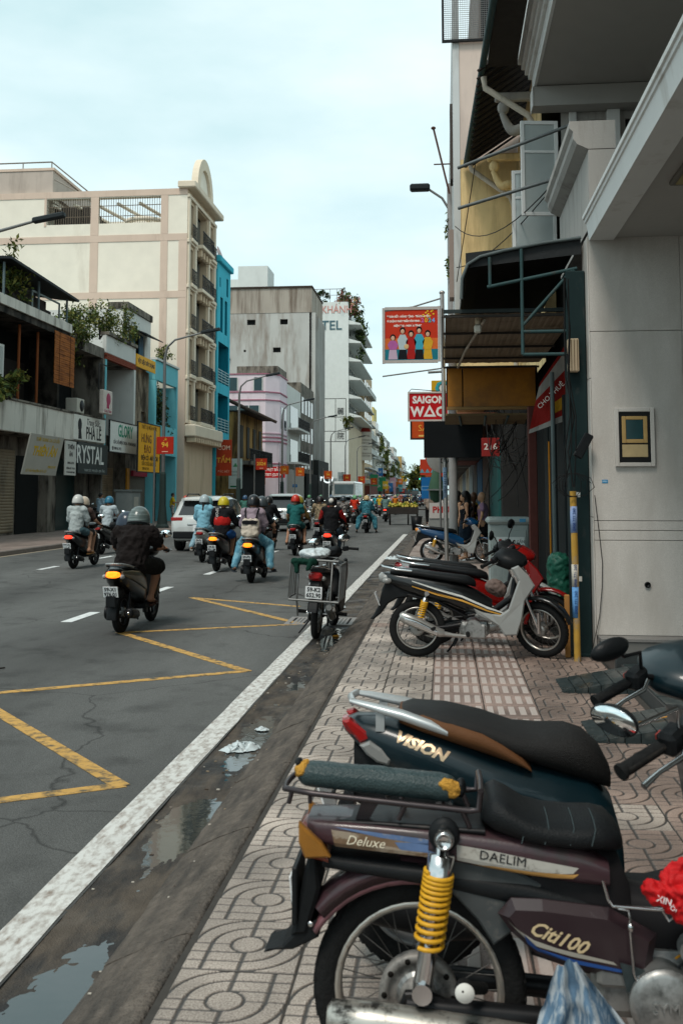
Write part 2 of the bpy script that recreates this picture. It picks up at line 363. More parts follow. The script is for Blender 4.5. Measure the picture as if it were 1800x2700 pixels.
stripe([(-12.44, 5), (-12.32, 5), (-12.32, 160), (-12.44, 160)], mat('old_edge_paint', (.33, .27, .2), .7, var=.25, sc=6), 'edge_line')
zz = [(-2.3, 15.72), (-4.28, 16.85), (-1.95, 13.62), (-4.12, 12.55), (-1.98, 9.98), (-4.15, 8.55), (-1.97, 6.05), (-4.1, 4.75)]
for i in range(len(zz) - 1):
    a, c = Vector(zz[i]), Vector(zz[i + 1]); d = (c - a).normalized(); n_ = Vector((-d.y, d.x)) * .055
    e = d * .03; zoff = -.126 + .0016 * (i % 2)
    stripe([tuple(a - n_ - e), tuple(c - n_ + e), tuple(c + n_ + e), tuple(a + n_ - e)], paint_y, 'zigzag_line', zoff)
# gutter with relief, and standing water where it dips
def dip(y):
    d = 0
    for c, hw, dep in ((3.1, 1.0, .010), (5.35, .62, .010), (7.3, .95, .007), (9.3, .35, .003), (12.3, 1.2, .006), (18, .5, .004)):
        d = max(d, dep * max(0, 1 - ((y - c) / hw) ** 2))
    return d
def gz_(x, y):
    t = (x + 1.61) / .34
    base = -.132 - .012 * math.sin(min(1, t) * 2.3) + .010 * max(0, t - .75)
    f = .0042 * noise.noise((x * 5, y * 2.2, 1)) + .0028 * noise.noise((x * 17, y * 9, 2)) + .0032 * noise.noise((x * 26, y * 14, 5)) + .0024 * noise.noise((x * 60, y * 48, 8))
    return base - dip(y) + f
b = MB(); nx = 26; Ys = [1.2 + .018 * i for i in range(720)] ; vs = [(-1.62 + .38 * i / nx, y, gz_(-1.62 + .38 * i / nx, y)) for y in Ys for i in range(nx + 1)]
fs = [(r_ * (nx + 1) + i, r_ * (nx + 1) + i + 1, (r_ + 1) * (nx + 1) + i + 1, (r_ + 1) * (nx + 1) + i) for r_ in range(len(Ys) - 1) for i in range(nx)]
b.add(vs, fs, 0, True); b.box((-1.62, 14.14, -.2), (-1.24, 200, -.135), 0)
gut = b.build('gutter', gut_m, kind='structure')
b = MB(); b.box((-1.625, 1.3, -.165), (-1.25, 14, -.1464)); b.build('puddle_water', water, kind='structure')
# kerb of sloping concrete pieces
kerb = MB(); kerb.box((-1.27, -2, -.25), (-.95, 200, -.16)); kerb = kerb.build('kerb', conc_d, kind='structure')
prof = [(-1.295, -.19), (-1.285, -.138), (-1.25, -.118), (-1.12, -.058), (-1.0, -.012), (-.962, -.004), (-.948, -.012), (-.945, -.19)]
kms = []
for q in range(5):
    b = MB(); ny = 14; rings = [[(x + (.010 * noise.noise((i * .5 + q * 9, z * 9, x * 4)) if -.15 < z else 0), .008 + 1.184 * i / ny, z + .007 * noise.noise((x * 6, i * .45 + q * 7, 2)) * (1 if z > -.15 else 0)) for (x, z) in prof] for i in range(ny + 1)]
    b.loft(rings, 0, True); o = b.build('kerb_stone', conc_d, kerb); kms.append(o.data); bpy.data.objects.remove(o)
for i in range(34): link('kerb_stone', kms[(i * 3) % 5], kerb, (0, .2 + 1.2 * i, 0))
b = MB(); b.slab([(p[0], p[1]) for p in prof], 41, 200, 'y'); b.build('far_kerb', conc_d, kerb)
# pavement tiles
def tile_mat(name, light, dark, groove, gp):
    m_ = bpy.data.materials.new(name); m_.use_nodes = True; t, bs = nodes(m_); N = t.nodes.new
    co = N('ShaderNodeTexCoord'); oi = N('ShaderNodeObjectInfo'); at = N('ShaderNodeAttribute'); at.attribute_name = 'mask'
    n_ = N('ShaderNodeTexNoise'); n_.inputs['Scale'].default_value = 150; n_.inputs['Detail'].default_value = 2
    r_ = N('ShaderNodeMapRange'); r_.inputs[1].default_value = .35; r_.inputs[2].default_value = .62
    m1 = N('ShaderNodeMix'); m1.data_type = 'RGBA'; m1.inputs[6].default_value = dark + (1,); m1.inputs[7].default_value = light + (1,)
    hv = N('ShaderNodeHueSaturation'); mr = N('ShaderNodeMapRange'); mr.inputs[3].default_value = .78; mr.inputs[4].default_value = 1.12
    ge = N('ShaderNodeNewGeometry'); nb = N('ShaderNodeTexNoise'); nb.inputs['Scale'].default_value = 1.6; nb.inputs['Detail'].default_value = 7
    rb = N('ShaderNodeMapRange'); rb.inputs[1].default_value = .36; rb.inputs[2].default_value = .66; rb.inputs[3].default_value = .5; rb.inputs[4].default_value = 1.12
    ml = N('ShaderNodeMath'); ml.operation = 'MULTIPLY'
    m2 = N('ShaderNodeMix'); m2.data_type = 'RGBA'; m2.inputs[7].default_value = groove + (1,)
    k = t.links.new
    k(co.outputs['Object'], n_.inputs['Vector']); k(n_.outputs[0], r_.inputs[0]); k(r_.outputs[0], m1.inputs[0]); k(m1.outputs[2], hv.inputs['Color'])
    k(oi.outputs['Random'], mr.inputs[0]); k(ge.outputs['Position'], nb.inputs['Vector']); k(nb.outputs[0], rb.inputs[0]); k(mr.outputs[0], ml.inputs[0]); k(rb.outputs[0], ml.inputs[1]); k(ml.outputs[0], hv.inputs['Value'])
    k(hv.outputs[0], m2.inputs[6]); k(at.outputs['Fac'], m2.inputs[0]); k(m2.outputs[2], bs.inputs['Base Color'])
    bs.inputs['Roughness'].default_value = .62
    bp = N('ShaderNodeBump'); bp.inputs['Strength'].default_value = .25; bp.inputs['Distance'].default_value = .01; k(n_.outputs[0], bp.inputs['Height']); k(bp.outputs[0], bs.inputs['Normal'])
    MATS[name] = m_; return m_
t_pale = tile_mat('terrazzo_pale', (.56, .475, .405), (.27, .215, .18), (.045, .040, .037), 0)
t_pink = tile_mat('terrazzo_pink', (.40, .29, .235), (.2, .14, .115), (.04, .036, .033), 0)
t_tact = tile_mat('tactile_tile', (.36, .255, .215), (.22, .15, .125), (.50, .43, .39), 1)
TS = .405
def tile_mesh(kind, m_, N=76):
    vs = []; msk = []
    for j in range(N + 1):
        for i in range(N + 1):
            u, v = i / N, j / N; h = 0; k = 0
            if kind == 'curve':
                x, y = u - .5, v - .5; r_ = math.hypot(x, y); ds = [abs(r_ - .155)]
                if r_ > .155: ds.append(abs(x))
                if x * y < 0: ds += [abs(r_ - .33), abs(r_ - .495)]
                else:
                    ds.append(abs(abs(x) - .33)); 
                    if r_ > .16: ds.append(min(abs(v - q / 6) for q in range(7)))
                d = min(ds); k = max(0, min(1, (.0185 - d) / .007)); h = -.0045 * k
            else:
                bu = abs(((u * 5) % 1) - .5); bar = bu < .27 and .16 < v < .84
                row = False
                h = .005 if bar and not row else 0; k = .75 if bar and not row else 0
                if min(u, 1 - u) < .012: h = -.003
            e = min(u, 1 - u, v, 1 - v)
            if e < .006: h -= .006; k = k if kind == 'bar' else 1
            vs.append((u * (TS - .004) + .002, v * (TS - .004) + .002, h)); msk.append(k)
    fs = [(j * (N + 1) + i, j * (N + 1) + i + 1, (j + 1) * (N + 1) + i + 1, (j + 1) * (N + 1) + i) for j in range(N) for i in range(N)]
    me = bpy.data.meshes.new('tile'); me.from_pydata(vs, [], fs); me.materials.append(m_)
    a = me.attributes.new('mask', 'FLOAT', 'POINT'); a.data.foreach_set('value', msk); me.update(); return me
tm = {'a': tile_mesh('curve', t_pale), 'b': tile_mesh('bar', t_tact, 60), 'c': tile_mesh('curve', t_pink)}
b = MB(); b.box((-.945, -8, -.2), (1.56, 20.6, -.006), 0); b.box((-.945, 20.6, -.2), (1.56, 260, -.002), 1)
pav = b.build('pavement', [mat('tile_joint', (.055, .05, .045), .9, var=.3, sc=20), mat('pavement_beyond', (.30, .245, .215), .75, var=.2, sc=3, bump=.2, bsc=60, dirt=(.2, .15, .13), dsc=(2.4, .6, 1), damt=(.45, .6))], kind='structure')
for r_ in range(47):
    for c in range(6):
        k = 'aabbcc'[c]; k = random.choice('ac') if k != 'b' and random.random() < .09 else k; link('tile', tm[k], pav, (-.922 + TS * c + random.uniform(-.001, .001), 1.5 + TS * r_ + random.uniform(-.001, .001), random.uniform(-.0012, .0012)), (random.uniform(-.003, .003), random.uniform(-.003, .003), 0))
# pavement on the far side
b = MB(); b.box((-30, -8, -.3), (-12.5, 420, 0)); pl = b.build('far_pavement', pave_l, kind='structure')
for i in range(30):
    b = MB(); b.box((-12.62, 20.01 + 3 * i, -.2), (-12.47, 22.98 + 3 * i, .012), 0, .02); b.build('kerb_stone', mat('kerb_far', (.16, .135, .12), .85, var=.25, sc=3), pl)
# drain grates beside the parked bike with the rack
def grate(x0, x1, y0, y1, lab):
    t = thing('drain_grate', lab, 'drain grate', ((x0 + x1) / 2, (y0 + y1) / 2, -.126), 0, 'cast iron drain grates in the gutter'); hx, hy = (x1 - x0) / 2, (y1 - y0) / 2
    steel = mat('grate_iron', (.23, .21, .195), .6, metal=.3, var=.3, sc=20); bb = MB()
    for a, c in (((-hx, -hy, -.02), (hx, -hy + .06, .006)), ((-hx, hy - .06, -.02), (hx, hy, .006)), ((-hx, -hy + .061, -.02), (-hx + .07, hy - .061, .006)), ((hx - .07, -hy + .061, -.02), (hx, hy - .061, .006))): bb.box(a, c, 0, .004)
    bb.build('frame', steel, t)
    for i in range(3):
        bb = MB(); x = -hx + .07 + (2 * hx - .14) * (i + 1) / 4; bb.box((x - .02, -hy + .061, -.02), (x + .02, hy - .061, .003)); bb.build('bar', steel, t)
    bb = MB(); bb.box((-hx + .03, -hy + .03, -.002), (hx - .03, hy - .03, .0008)); bb.build('pit', mat('pit_dark', (.012, .012, .012), .9), t)
grate(-2.18, -1.83, 13.55, 14.35, 'iron drain grate on the road left of the bike with the rack')
grate(-1.58, -1.24, 13.55, 14.35, 'iron drain grate in the gutter right of the bike with the rack')
# litter
rl = random.Random(3)
def crumple(name, label, cat, c, s, m_, seed):
    b = MB(); n = 22; V_ = []
    for q in range(n + 1):
        for p in range(n + 1):
            u, v = p / n * 2 - 1, q / n * 2 - 1; a = math.atan2(v, u); rr = max(abs(u), abs(v)); ed = 1 + .35 * noise.noise((math.cos(a) * 2 + seed, math.sin(a) * 2, 1)); d = 1 / max(1e-6, math.hypot(u, v)) * rr if rr else 1
            x, y = u * d * ed * s, v * d * ed * s * .75; f = abs(noise.noise((u * 2.1 + seed, v * 2.1, 2))) * .9 + abs(noise.noise((u * 5 + seed, v * 5, 4))) * .45; z = s * (.04 + f * (1 - rr ** 3) * .5)
            V_.append((x + s * .2 * noise.noise((u * 4, v * 4, seed)), y + s * .2 * noise.noise((u * 4, v * 4, seed + 5)), z))
    b.add(V_, [(q * (n + 1) + p, q * (n + 1) + p + 1, (q + 1) * (n + 1) + p + 1, (q + 1) * (n + 1) + p) for q in range(n) for p in range(n)], 0, True)
    return b.build(name, m_, None, c, (0, 0, seed), label, cat)
plastic_w = mat('thin_plastic', (.50, .55, .56), .35, var=.15, sc=30, spec=.6)
crumple('plastic_bag', 'crumpled white plastic bag lying in the gutter puddle', 'plastic bag', (-1.43, 7.05, -.146), .15, plastic_w, 4)
crumple('paper_scrap', 'small flat white scrap in the gutter beyond the plastic bag', 'litter', (-1.38, 7.6, -.14), .06, plastic_w, 9)
crumple('plastic_bag', 'white plastic bag on the kerb edge behind the parked bikes', 'plastic bag', (-1.62, 15.6, -.125), .12, plastic_w, 14)
crumple('paper_scrap', 'yellow scrap in the wet gutter right of the rack bike', 'litter', (-1.36, 12.6, -.142), .06, cm('#c98a2b', .6), 5)
b = MB(); b.tube([(-.15, 0, 0), (-.05, .01, .004), (.05, 0, .002), (.16, .015, .008)], .008, 6); b.build('stick', cm('#1d1a17', .9), None, (-4.55, 9.75, -.118), (0, 0, .35), 'dark stick lying alone on the asphalt', 'stick')
b = MB()
for i in range(170):
    x = rl.uniform(-1.6, -1.0); y = rl.uniform(3, 16); s_ = rl.uniform(.003, .012); z = gz_(x, y) if x < -1.27 else -.125 + (x + 1.27) / .31 * .12
    b.box((x, y, z), (x + s_ * 1.7, y + s_, z + s_ * .5), rl.randrange(3))
b.build('gutter_debris', [cm('#8a7a66', .9), cm('#4a4038', .9), cm('#b8b0a4', .8)], label='small leaves and grit scattered along the gutter', cat='debris', kind='stuff')
# ================================================================== MOTORBIKES (local frame: +X forward, +Y left, origin on the ground under the rear axle)
def xf(b, Mx): b.v = [tuple(Mx @ Vector(v)) for v in b.v]; return b
RX = Matrix.Rotation(R(90), 4, 'X')
rubber = mat('tyre_rubber', (.013, .013, .013), .8, spec=.1, var=.25, sc=25, bump=.3, bsc=90)
chrome = mat('chrome', (.62, .62, .62), .16, metal=1, var=.12, sc=14)
rimm = mat('worn_rim', (.42, .40, .37), .32, metal=.85, var=.3, sc=18, dirt=(.2, .12, .07), dsc=(16, 16, 16), damt=(.58, .75))
alu = mat('cast_alloy', (.33, .33, .32), .42, metal=.7, var=.3, sc=18, dirt=(.06, .06, .055), dsc=(12, 12, 12), damt=(.48, .7))
blackp = mat('black_plastic', (.010, .011, .012), .45, spec=.13, var=.35, sc=10, bump=.1, bsc=150, br=.12)
blackm = mat('black_metal', (.012, .012, .013), .38, spec=.18, metal=.3, var=.3, sc=14, dirt=(.07, .06, .05), dsc=(9, 9, 9), damt=(.55, .8))
vinyl = mat('seat_vinyl', (.009, .010, .011), .42, spec=.16, var=.25, sc=12, bump=.25, bsc=220, br=.1)
plate_m = mat('plate_white', (.72, .73, .73), .4, var=.06, sc=30)
ink = mat('plate_ink', (.012, .012, .014), .5)
glassy = mat('lens_clear', (.24, .24, .23), .08, var=.1, coat=.5)
red_l = mat('lens_red', (.30, .012, .012), .12, coat=.6)
amb_l = mat('lens_amber', (.55, .20, .02), .15, coat=.5)
red_on = mat('tail_light_lit', (1, .035, .015), .2, emit=1.8, var=.05)
amb_on = mat('turn_light_lit', (1, .17, .008), .2, emit=2.2, var=.4, sc=40)
mirror_m = mat('mirror_glass', (.86, .9, .9), .03, metal=1, var=.02)
spring_y = mat('spring_yellow', (.66, .34, .02), .4, var=.12, sc=20)
def wheel(parent, x, Rr, w, spokes, Mx=None, rimmat=None, y=0, hub=.06, name='wheel', lod=0):
    T = Matrix.Translation((x, y, Rr)) @ RX
    if Mx is not None: T = Mx @ T
    rr = Rr - w * .95; n = 40 if lod == 0 else 20; b = MB()
    k = .004
    b.lathe([(rr - .012, -w * .32), (rr + .004, -w * .36), (rr + .006, -w * .28), (rr - .012, -w * .2), (rr - .015, w * .2), (rr + .006, w * .28), (rr + .004, w * .36), (rr - .012, w * .32)], n, 0, T, True, True)
    wo = b.build(name, rimmat or rimm, parent)
    b = MB(); h = w * .5
    pr = [(rr - .004, -h * .5), (rr + w * .18, -h * .84), (rr + w * .5, -h), (Rr - w * .18, -h * .82), (Rr - w * .03, -h * .4), (Rr, 0), (Rr - w * .03, h * .4), (Rr - w * .18, h * .82), (rr + w * .5, h), (rr + w * .18, h * .84), (rr - .004, h * .5)]
    b.lathe(pr, n, 0, T, True, True)
    if lod == 0:       # tread blocks
        for i in range(n):
            a = 2 * math.pi * (i + .5) / n
            for s in (-1, 1):
                c = Matrix.Rotation(a, 4, 'Z') @ Matrix.Translation((Rr - w * .05, 0, s * h * .36)) @ Matrix.Rotation(s * .5, 4, 'X')
                b.box((-.004, -Rr * .055, -h * .2), (.0022, Rr * .055, h * .2), 0, 0, T @ c)
    b.build('tyre', rubber, wo)
    b = MB(); b.lathe([(hub, -.045), (hub, .045), (hub * .8, .055), (.012, .06), (.012, -.06), (hub * .8, -.055)], 20, 0, T, False, True)
    b.build('hub', alu, wo)
    b = MB()
    if spokes == 'wire':
        for i in range(36):
            a = 2 * math.pi * i / 36; off = .42 * (1 if i % 2 else -1); s = .03 * (1 if (i // 2) % 2 else -1)
            b.tube([(hub * .9 * math.cos(a + off), hub * .9 * math.sin(a + off), s), ((rr - .01) * math.cos(a), (rr - .01) * math.sin(a), 0)], .0016 if lod == 0 else .003, 4, 0, False, True, T)
        b.build('spokes', mat('spoke_steel', (.09, .085, .08), .4, metal=.7, var=.3), wo)
    else:
        for i in range(5):
            a = 2 * math.pi * i / 5
            for s in (-.16, .16):
                b.tube([(hub * .8 * math.cos(a), hub * .8 * math.sin(a), 0), ((rr - .008) * math.cos(a + s), (rr - .008) * math.sin(a + s), 0)], [.017, .011], 6, 0, False, True, T)
        b.build('spokes', rimmat or blackm, wo)
    return wo
def shock(parent, p0, p1, r=.03, coil=spring_y, turns=11, wire=.0075, lod=0, body=None):
    P0, P1 = Vector(p0), Vector(p1); d = P1 - P0; b = MB(); body = body or chrome
    b.tube([P0, P0 + d * .12, P0 + d * .121, P0 + d * .30], [r * .55, r * .55, r * 1.12, r * 1.12], 14); b.tube([P0 + d * .3, P0 + d * .75], r * .42, 10); b.tube([P0 + d * .72, P1 - d * .04], r * .8, 14)
    for p in (P0, P1):
        b.tube([p + Vector((0, -r * 1.2, 0)), p + Vector((0, r * 1.2, 0))], r * .85, 14)
    so_ = b.build('shock_absorber', body, parent)
    u = d.normalized(); e1 = u.orthogonal().normalized(); e2 = u.cross(e1); pts = []; N = turns * (12 if lod == 0 else 7)
    for i in range(N + 1):
        t = i / N; ts = .24 + .48 * (t * .55 + .45 * t * t); a = 2 * math.pi * turns * t
        pts.append(P0 + d * ts + (e1 * math.cos(a) + e2 * math.sin(a)) * r * 1.18)
    b = MB(); b.tube(pts, wire, 6); b.build('spring', coil, so_); return so_
def plate(parent, c, tilt, t1, t2, w_=.19, h=.14, mount=True, rz=0):
    """number plate facing backwards (-X)"""
    Mx = Matrix.Translation(c) @ Matrix.Rotation(rz, 4, 'Z') @ Matrix.Rotation(tilt, 4, 'Y'); b = MB()
    b.box((-.003, -w_ / 2, -h / 2), (.003, w_ / 2, h / 2), 0, .002, Mx); p = b.build('number_plate', plate_m, parent)
    rot = (Mx @ Matrix.Rotation(R(-90), 4, 'Z') @ Matrix.Rotation(R(90), 4, 'X')).to_euler()
    for t, dz in ((t1, h * .23), (t2, -h * .23)):
        if t: text(t, h * .47, ink, p, tuple(Mx @ Vector((-.0045, 0, dz))), rot, ext=.0008, name='plate_number', sx=.95, bold=.002)
    return p
def front_end(parent, wb, xh, zh, Rr, w, spokes, steer, cfg, lod=0, off=(0, 0, 0)):
    """front wheel, fork, mudguard, handlebar, mirrors, turned by steer (radians, + = left)"""
    ax = Vector((xh, 0, zh)); d = Vector((wb, 0, Rr)) - ax; d.normalize()
    S = Matrix.Translation(ax) @ Matrix.Rotation(-steer, 4, d) @ Matrix.Translation(-ax)
    wheel(parent, wb, Rr, w, spokes, S, cfg.get('rim'), lod=lod)
    b = MB()
    for s in (-1, 1): b.tube([tuple(ax + d * .16 + Vector((.05, s * .07, 0))), (wb + .01, s * .07, Rr + .02)], [.024, .02], 10); b.tube([(wb + .01, s * .07, Rr + .2), (wb + .01, s * .07, Rr - .01)], [.017, .027], 10)
    b.tube([tuple(ax + d * .1), tuple(ax + d * .3)], .035, 10)
    xf(b, S).build('fork', cfg.get('fork', chrome), parent)
    b = MB(); rings = []
    for i in range(15):
        a = R(200 - i * 13); rr = Rr + .035; cxx, cz = wb + rr * math.cos(a), Rr + rr * math.sin(a); o = Vector((math.cos(a), 0, math.sin(a))); hw = .055 * (1 if 2 < i < 13 else .7)
        rings.append([(cxx, -hw, cz), (cxx + .022 * o.x, -hw * .7, cz + .022 * o.z), (cxx + .03 * o.x, 0, cz + .03 * o.z), (cxx + .022 * o.x, hw * .7, cz + .022 * o.z), (cxx, hw, cz), (cxx + .016 * o.x, 0, cz + .016 * o.z)])
    b.loft(rings); xf(b, S).build('front_mudguard', cfg['fender'], parent)
    # handlebar
    gx, gz0 = xh - .08, zh + .04
    b = MB(); b.tube([(gx, -.35, gz0 - .02), (gx + .06, -.2, gz0 + .01), (xh, -.1, zh), (xh, .1, zh), (gx + .06, .2, gz0 + .01), (gx, .35, gz0 - .02)], .011, 8); hb = xf(b, S).build('handlebar', blackm, parent)
    for s in (-1, 1):
        b = MB(); b.tube([(gx - .012, s * .36, gz0 - .024), (gx - .01, s * .352, gz0 - .023), (gx + .035, s * .245, gz0 - .002)], [.021, .0185, .0175], 12); 
        b.tube([(gx - .014, s * .366, gz0 - .025), (gx - .011, s * .356, gz0 - .0235)], .0225, 12); xf(b, S).build('grip', rubber, hb)
        b = MB(); b.box((gx + .02, s * .245, gz0 - .03), (gx + .075, s * .165, gz0 + .035), 0, .012); xf(b, S).build('switch_box', blackp, hb)
        if lod == 0:
            b = MB(); b.box((gx + .012, s * .225, gz0 + .002), (gx + .02, s * .2, gz0 + .016)); xf(b, S).build('switch', cm('#b03a30' if s < 0 else '#303030', .4), hb)
        b = MB(); b.tube([(gx + .085, s * .2, gz0), (gx + .1, s * .25, gz0 - .005), (gx + .075, s * .33, gz0 - .012), (gx + .065, s * .39, gz0 - .02)], [.009, .008, .0065, .009], 8); xf(b, S).build('lever', chrome, hb)
        if cfg.get('mirror', 1):
            mz = gz0 + cfg.get('mir_h', .22); my = s * cfg.get('mir_w', .30); mxx = gx + cfg.get('mir_x', .05)
            b = MB(); b.tube([(gx + .06, s * .19, gz0 + .03), (gx + .07, s * .205, gz0 + .10), (mxx + .03, my * .9, mz - .03), (mxx + .02, my, mz)], .0065, 8); ms = xf(b, S).build('mirror_stem', cfg.get('mstem', blackm), parent)
            Mm = S @ Matrix.Translation((mxx, my, mz)) @ Matrix.Rotation(s * -.12 + cfg.get('mir_rz', 0) * s, 4, 'Z') @ Matrix.Rotation(R(-90), 4, 'Y')
            sx_, sy_ = cfg.get('mir_s', (.055, .085)); Ms = Mm @ Matrix.Diagonal((sx_ / .05, sy_ / .05, 1, 1))
            b = MB(); b.lathe([(.0, -.026), (.025, -.024), (.042, -.015), (.0505, 0), (.0505, .005), (.048, .006)], 22, 0, Ms); mo = b.build('mirror', blackp, ms)
            b = MB(); b.lathe([(0, .0068), (.047, .0068), (.047, .006)], 22, 0, Ms); b.build('mirror_glass', mirror_m, mo)
    return S, hb
def underbone(label, loc, rz, body, leg, cfg, steer=0, name='motorbike', group=None, lod=0, lean=0):
    t = thing(name, label, 'motorbike', loc, 0, group, rot=(lean, 0, rz)); wb = cfg.get('wb', 1.23); Rr = .285; w_ = .078
    wheel(t, 0, Rr, w_ + .006, 'wire', None, cfg.get('rim'), hub=.075, lod=lod)
    b = MB()
    for s in (-1, 1): b.tube([(0, s * .075, Rr), (.3, s * .07, Rr + .02), (.46, s * .06, Rr + .05)], [.02, .022, .024], 8)
    b.build('swingarm', blackm, t)
    for s in (-1, 1): shock(t, (.10, s * .105, .64), (.01, s * .10, .31), .028, cfg.get('coil', spring_y), 9, lod=lod)
    b = MB(); b.tube([(.62, -.1, .26), (.5, -.13, .22), (.35, -.14, .235), (.25, -.145, .25)], [.018, .018, .02, .03], 10); b.sx([(.27, -.15, .22, .29, .035), (.22, -.152, .215, .31, .05), (-.02, -.155, .30, .425, .056), (-.14, -.157, .35, .465, .05), (-.17, -.157, .375, .445, .035)], 14, 2.3); ex = b.build('exhaust', cfg.get('exh', alu), t)
    b = MB(); b.sx([(.2, -.203, .235, .285, .006), (.0, -.212, .315, .385, .008), (-.12, -.21, .36, .42, .006)], 10, 3); b.build('heat_guard', chrome, ex)
    b = MB(); b.box((.42, -.1, .22), (.72, .1, .36), 0, .03); b.tube([(.56, -.14, .3), (.56, .14, .3)], .085, 20); b.tube([(.70, 0, .3), (.86, 0, .34)], .06, 14)
    for i in range(6): b.tube([(.73 + .022 * i, 0, .309 + .006 * i), (.737 + .022 * i, 0, .311 + .006 * i)], .075, 16)
    b.box((.46, -.135, .2), (.68, -.1, .34), 0, .02); b.build('engine', alu, t)
    b = MB(); b.tube([(.45, 0, .55), (.7, 0, .42), (.95, 0, .6), (1.0, 0, .85)], .035, 10); b.tube([(-.1, -.06, .62), (.2, -.07, .56), (.5, -.05, .4)], .016, 8); b.tube([(-.1, .06, .62), (.2, .07, .56), (.5, .05, .4)], .016, 8); b.build('frame', blackm, t)
    b = MB(); b.slab([(-.1, .25), (.0, .34), (.45, .36), (.52, .3), (.45, .24), (.05, .2)], .085, .105, 'y', 0, .008); b.build('chain_case', blackp, t)
    # rear cowl, seat
    b = MB(); b.sx([(-.36, 0, .785, .835, .03), (-.3, 0, .73, .845, .075), (-.15, 0, .66, .835, .105), (.08, 0, .58, .81, .12), (.3, 0, .53, .775, .125), (.48, 0, .46, .73, .11), (.62, 0, .42, .66, .085), (.75, 0, .42, .58, .06)], 18, 2.8); b.build('rear_cowl', body, t)
    b = MB(); b.sx([(-.27, 0, .82, .87, .07), (-.2, 0, .815, .885, .10), (.0, 0, .80, .875, .125), (.18, 0, .775, .85, .135), (.36, 0, .745, .83, .13), (.5, 0, .72, .815, .11), (.57, 0, .70, .785, .075), (.59, 0, .70, .75, .04)], 18, 2.7); b.build('seat', cfg.get('seat', vinyl), t)
    for s in (-1, 1):
        b = MB(); y0 = s * .105
        b.slab([(.56, .50), (.66, .46), (.74, .45), (.82, .44), (.9, .50), (1.0, .78), (.93, .9), (1.0, .93), (1.1, .83), (1.16, .73), (1.06, .58), (1.03, .4), (.98, .25), (.86, .24), (.8, .33), (.70, .38), (.6, .43)], y0, y0 + s * .05, 'y', 0, .014)
        b.v = [(x, y + s * .065 * max(0, min(1, (x - .75) / .25)), z) for (x, y, z) in b.v]
        ls = b.build('side_fairing', leg, t)
        if cfg.get('stripes'):
            for k, (dz, hgt, c) in enumerate(cfg['stripes']):
                bb = MB(); yy = s * .158
                bb.slab([(-.05, .735 + dz), (.2, .665 + dz), (.45, .60 + dz * .8), (.7, .50 + dz * .6), (.86, .45 + dz * .4), (.86, .45 + dz * .4 - hgt * .6), (.7, .50 + dz * .6 - hgt), (.45, .60 + dz * .8 - hgt), (.2, .665 + dz - hgt), (-.05, .735 + dz - hgt * .4)], yy - s * .034, yy - s * .03, 'y')
                bb.v = [(x, y + s * (.024 * max(0, min(1, (x - .5) / .3)) if x > .5 else -.012 * max(0, (.1 - x) / .15)), z) for (x, y, z) in bb.v]
                bb.build('stripe', c, ls)
    b = MB(); b.sx([(.9, 0, .26, .5, .14), (.97, 0, .25, .62, .15), (1.05, 0, .55, .8, .12)], 14, 3); b.build('inner_cover', blackp, t)
    # mudguard, plate, lamps
    b = MB(); b.slab([(.12, .64), (-.1, .69), (-.31, .76), (-.35, .68), (-.385, .52), (-.44, .41), (-.475, .375), (-.44, .37), (-.36, .43), (-.29, .53), (-.2, .58), (0, .605), (.12, .6)], -.062, .062, 'y', 0, .015); b.build('rear_mudguard', cfg.get('mud', blackp), t)
    pl_ = cfg.get('plate', ('59-H1', '284.16')); plate(t, (-.40, 0, .575), R(-22), *pl_)
    b = MB(); b.sx([(-.385, 0, .765, .82, .05), (-.36, 0, .735, .84, .08), (-.30, 0, .725, .82, .085)], 14, 3); b.build('tail_light', cfg.get('tail', red_l), t)
    for s in (-1, 1): b = MB(); b.ell((-.3, s * .09, .76), (.05, .03, .03), 0, 10); b.build('turn_signal', cfg.get('sig', glassy), t)
    b = MB(); b.tube([(-.05, -.12, .86), (-.2, -.125, .875), (-.33, -.1, .9), (-.37, 0, .905), (-.33, .1, .9), (-.2, .125, .875), (-.05, .12, .86)], .012, 8); b.build('grab_rail', cfg.get('rail', chrome), t)
    b = MB(); b.tube([(.5, -.3, .26), (.5, .3, .26)], .012, 8)
    for s in (-1, 1): b.tube([(.5, s * .19, .26), (.5, s * .31, .26)], .022, 10); b.tube([(.2, s * .1, .3), (.17, s * .2, .31), (.16, s * .28, .31)], [.012, .014, .02], 8)
    b.build('footpegs', rubber, t)
    b = MB(); b.tube([(.42, .1, .24), (.36, .2, .1), (.30, .26, .012)], .011, 8); b.tube([(.40, -.08, .2), (.36, -.09, .12)], .012, 8); b.build('stand', blackm, t)
    cf = dict(fender=cfg.get('ff', body), rim=cfg.get('rim')); cf.update(cfg.get('front', {}))
    xh, zh = wb - .33, .98
    S, hb = front_end(t, wb, xh, zh, Rr, w_, 'wire', steer, cf, lod)
    b = MB(); b.sx([(xh - .12, 0, zh - .01, zh + .05, .05), (xh - .06, 0, zh - .06, zh + .1, .15), (xh + .06, 0, zh - .09, zh + .09, .16), (xh + .16, 0, zh - .07, zh + .04, .12), (xh + .2, 0, zh - .05, zh, .06)], 16, 2.6); xf(b, S).build('handlebar_cowl', cfg.get('cowl', blackp), t)
    b = MB(); b.ell((xh + .15, 0, zh - .02), (.045, .08, .045), 0, 14); xf(b, S).build('headlight', glassy, t)
    return t
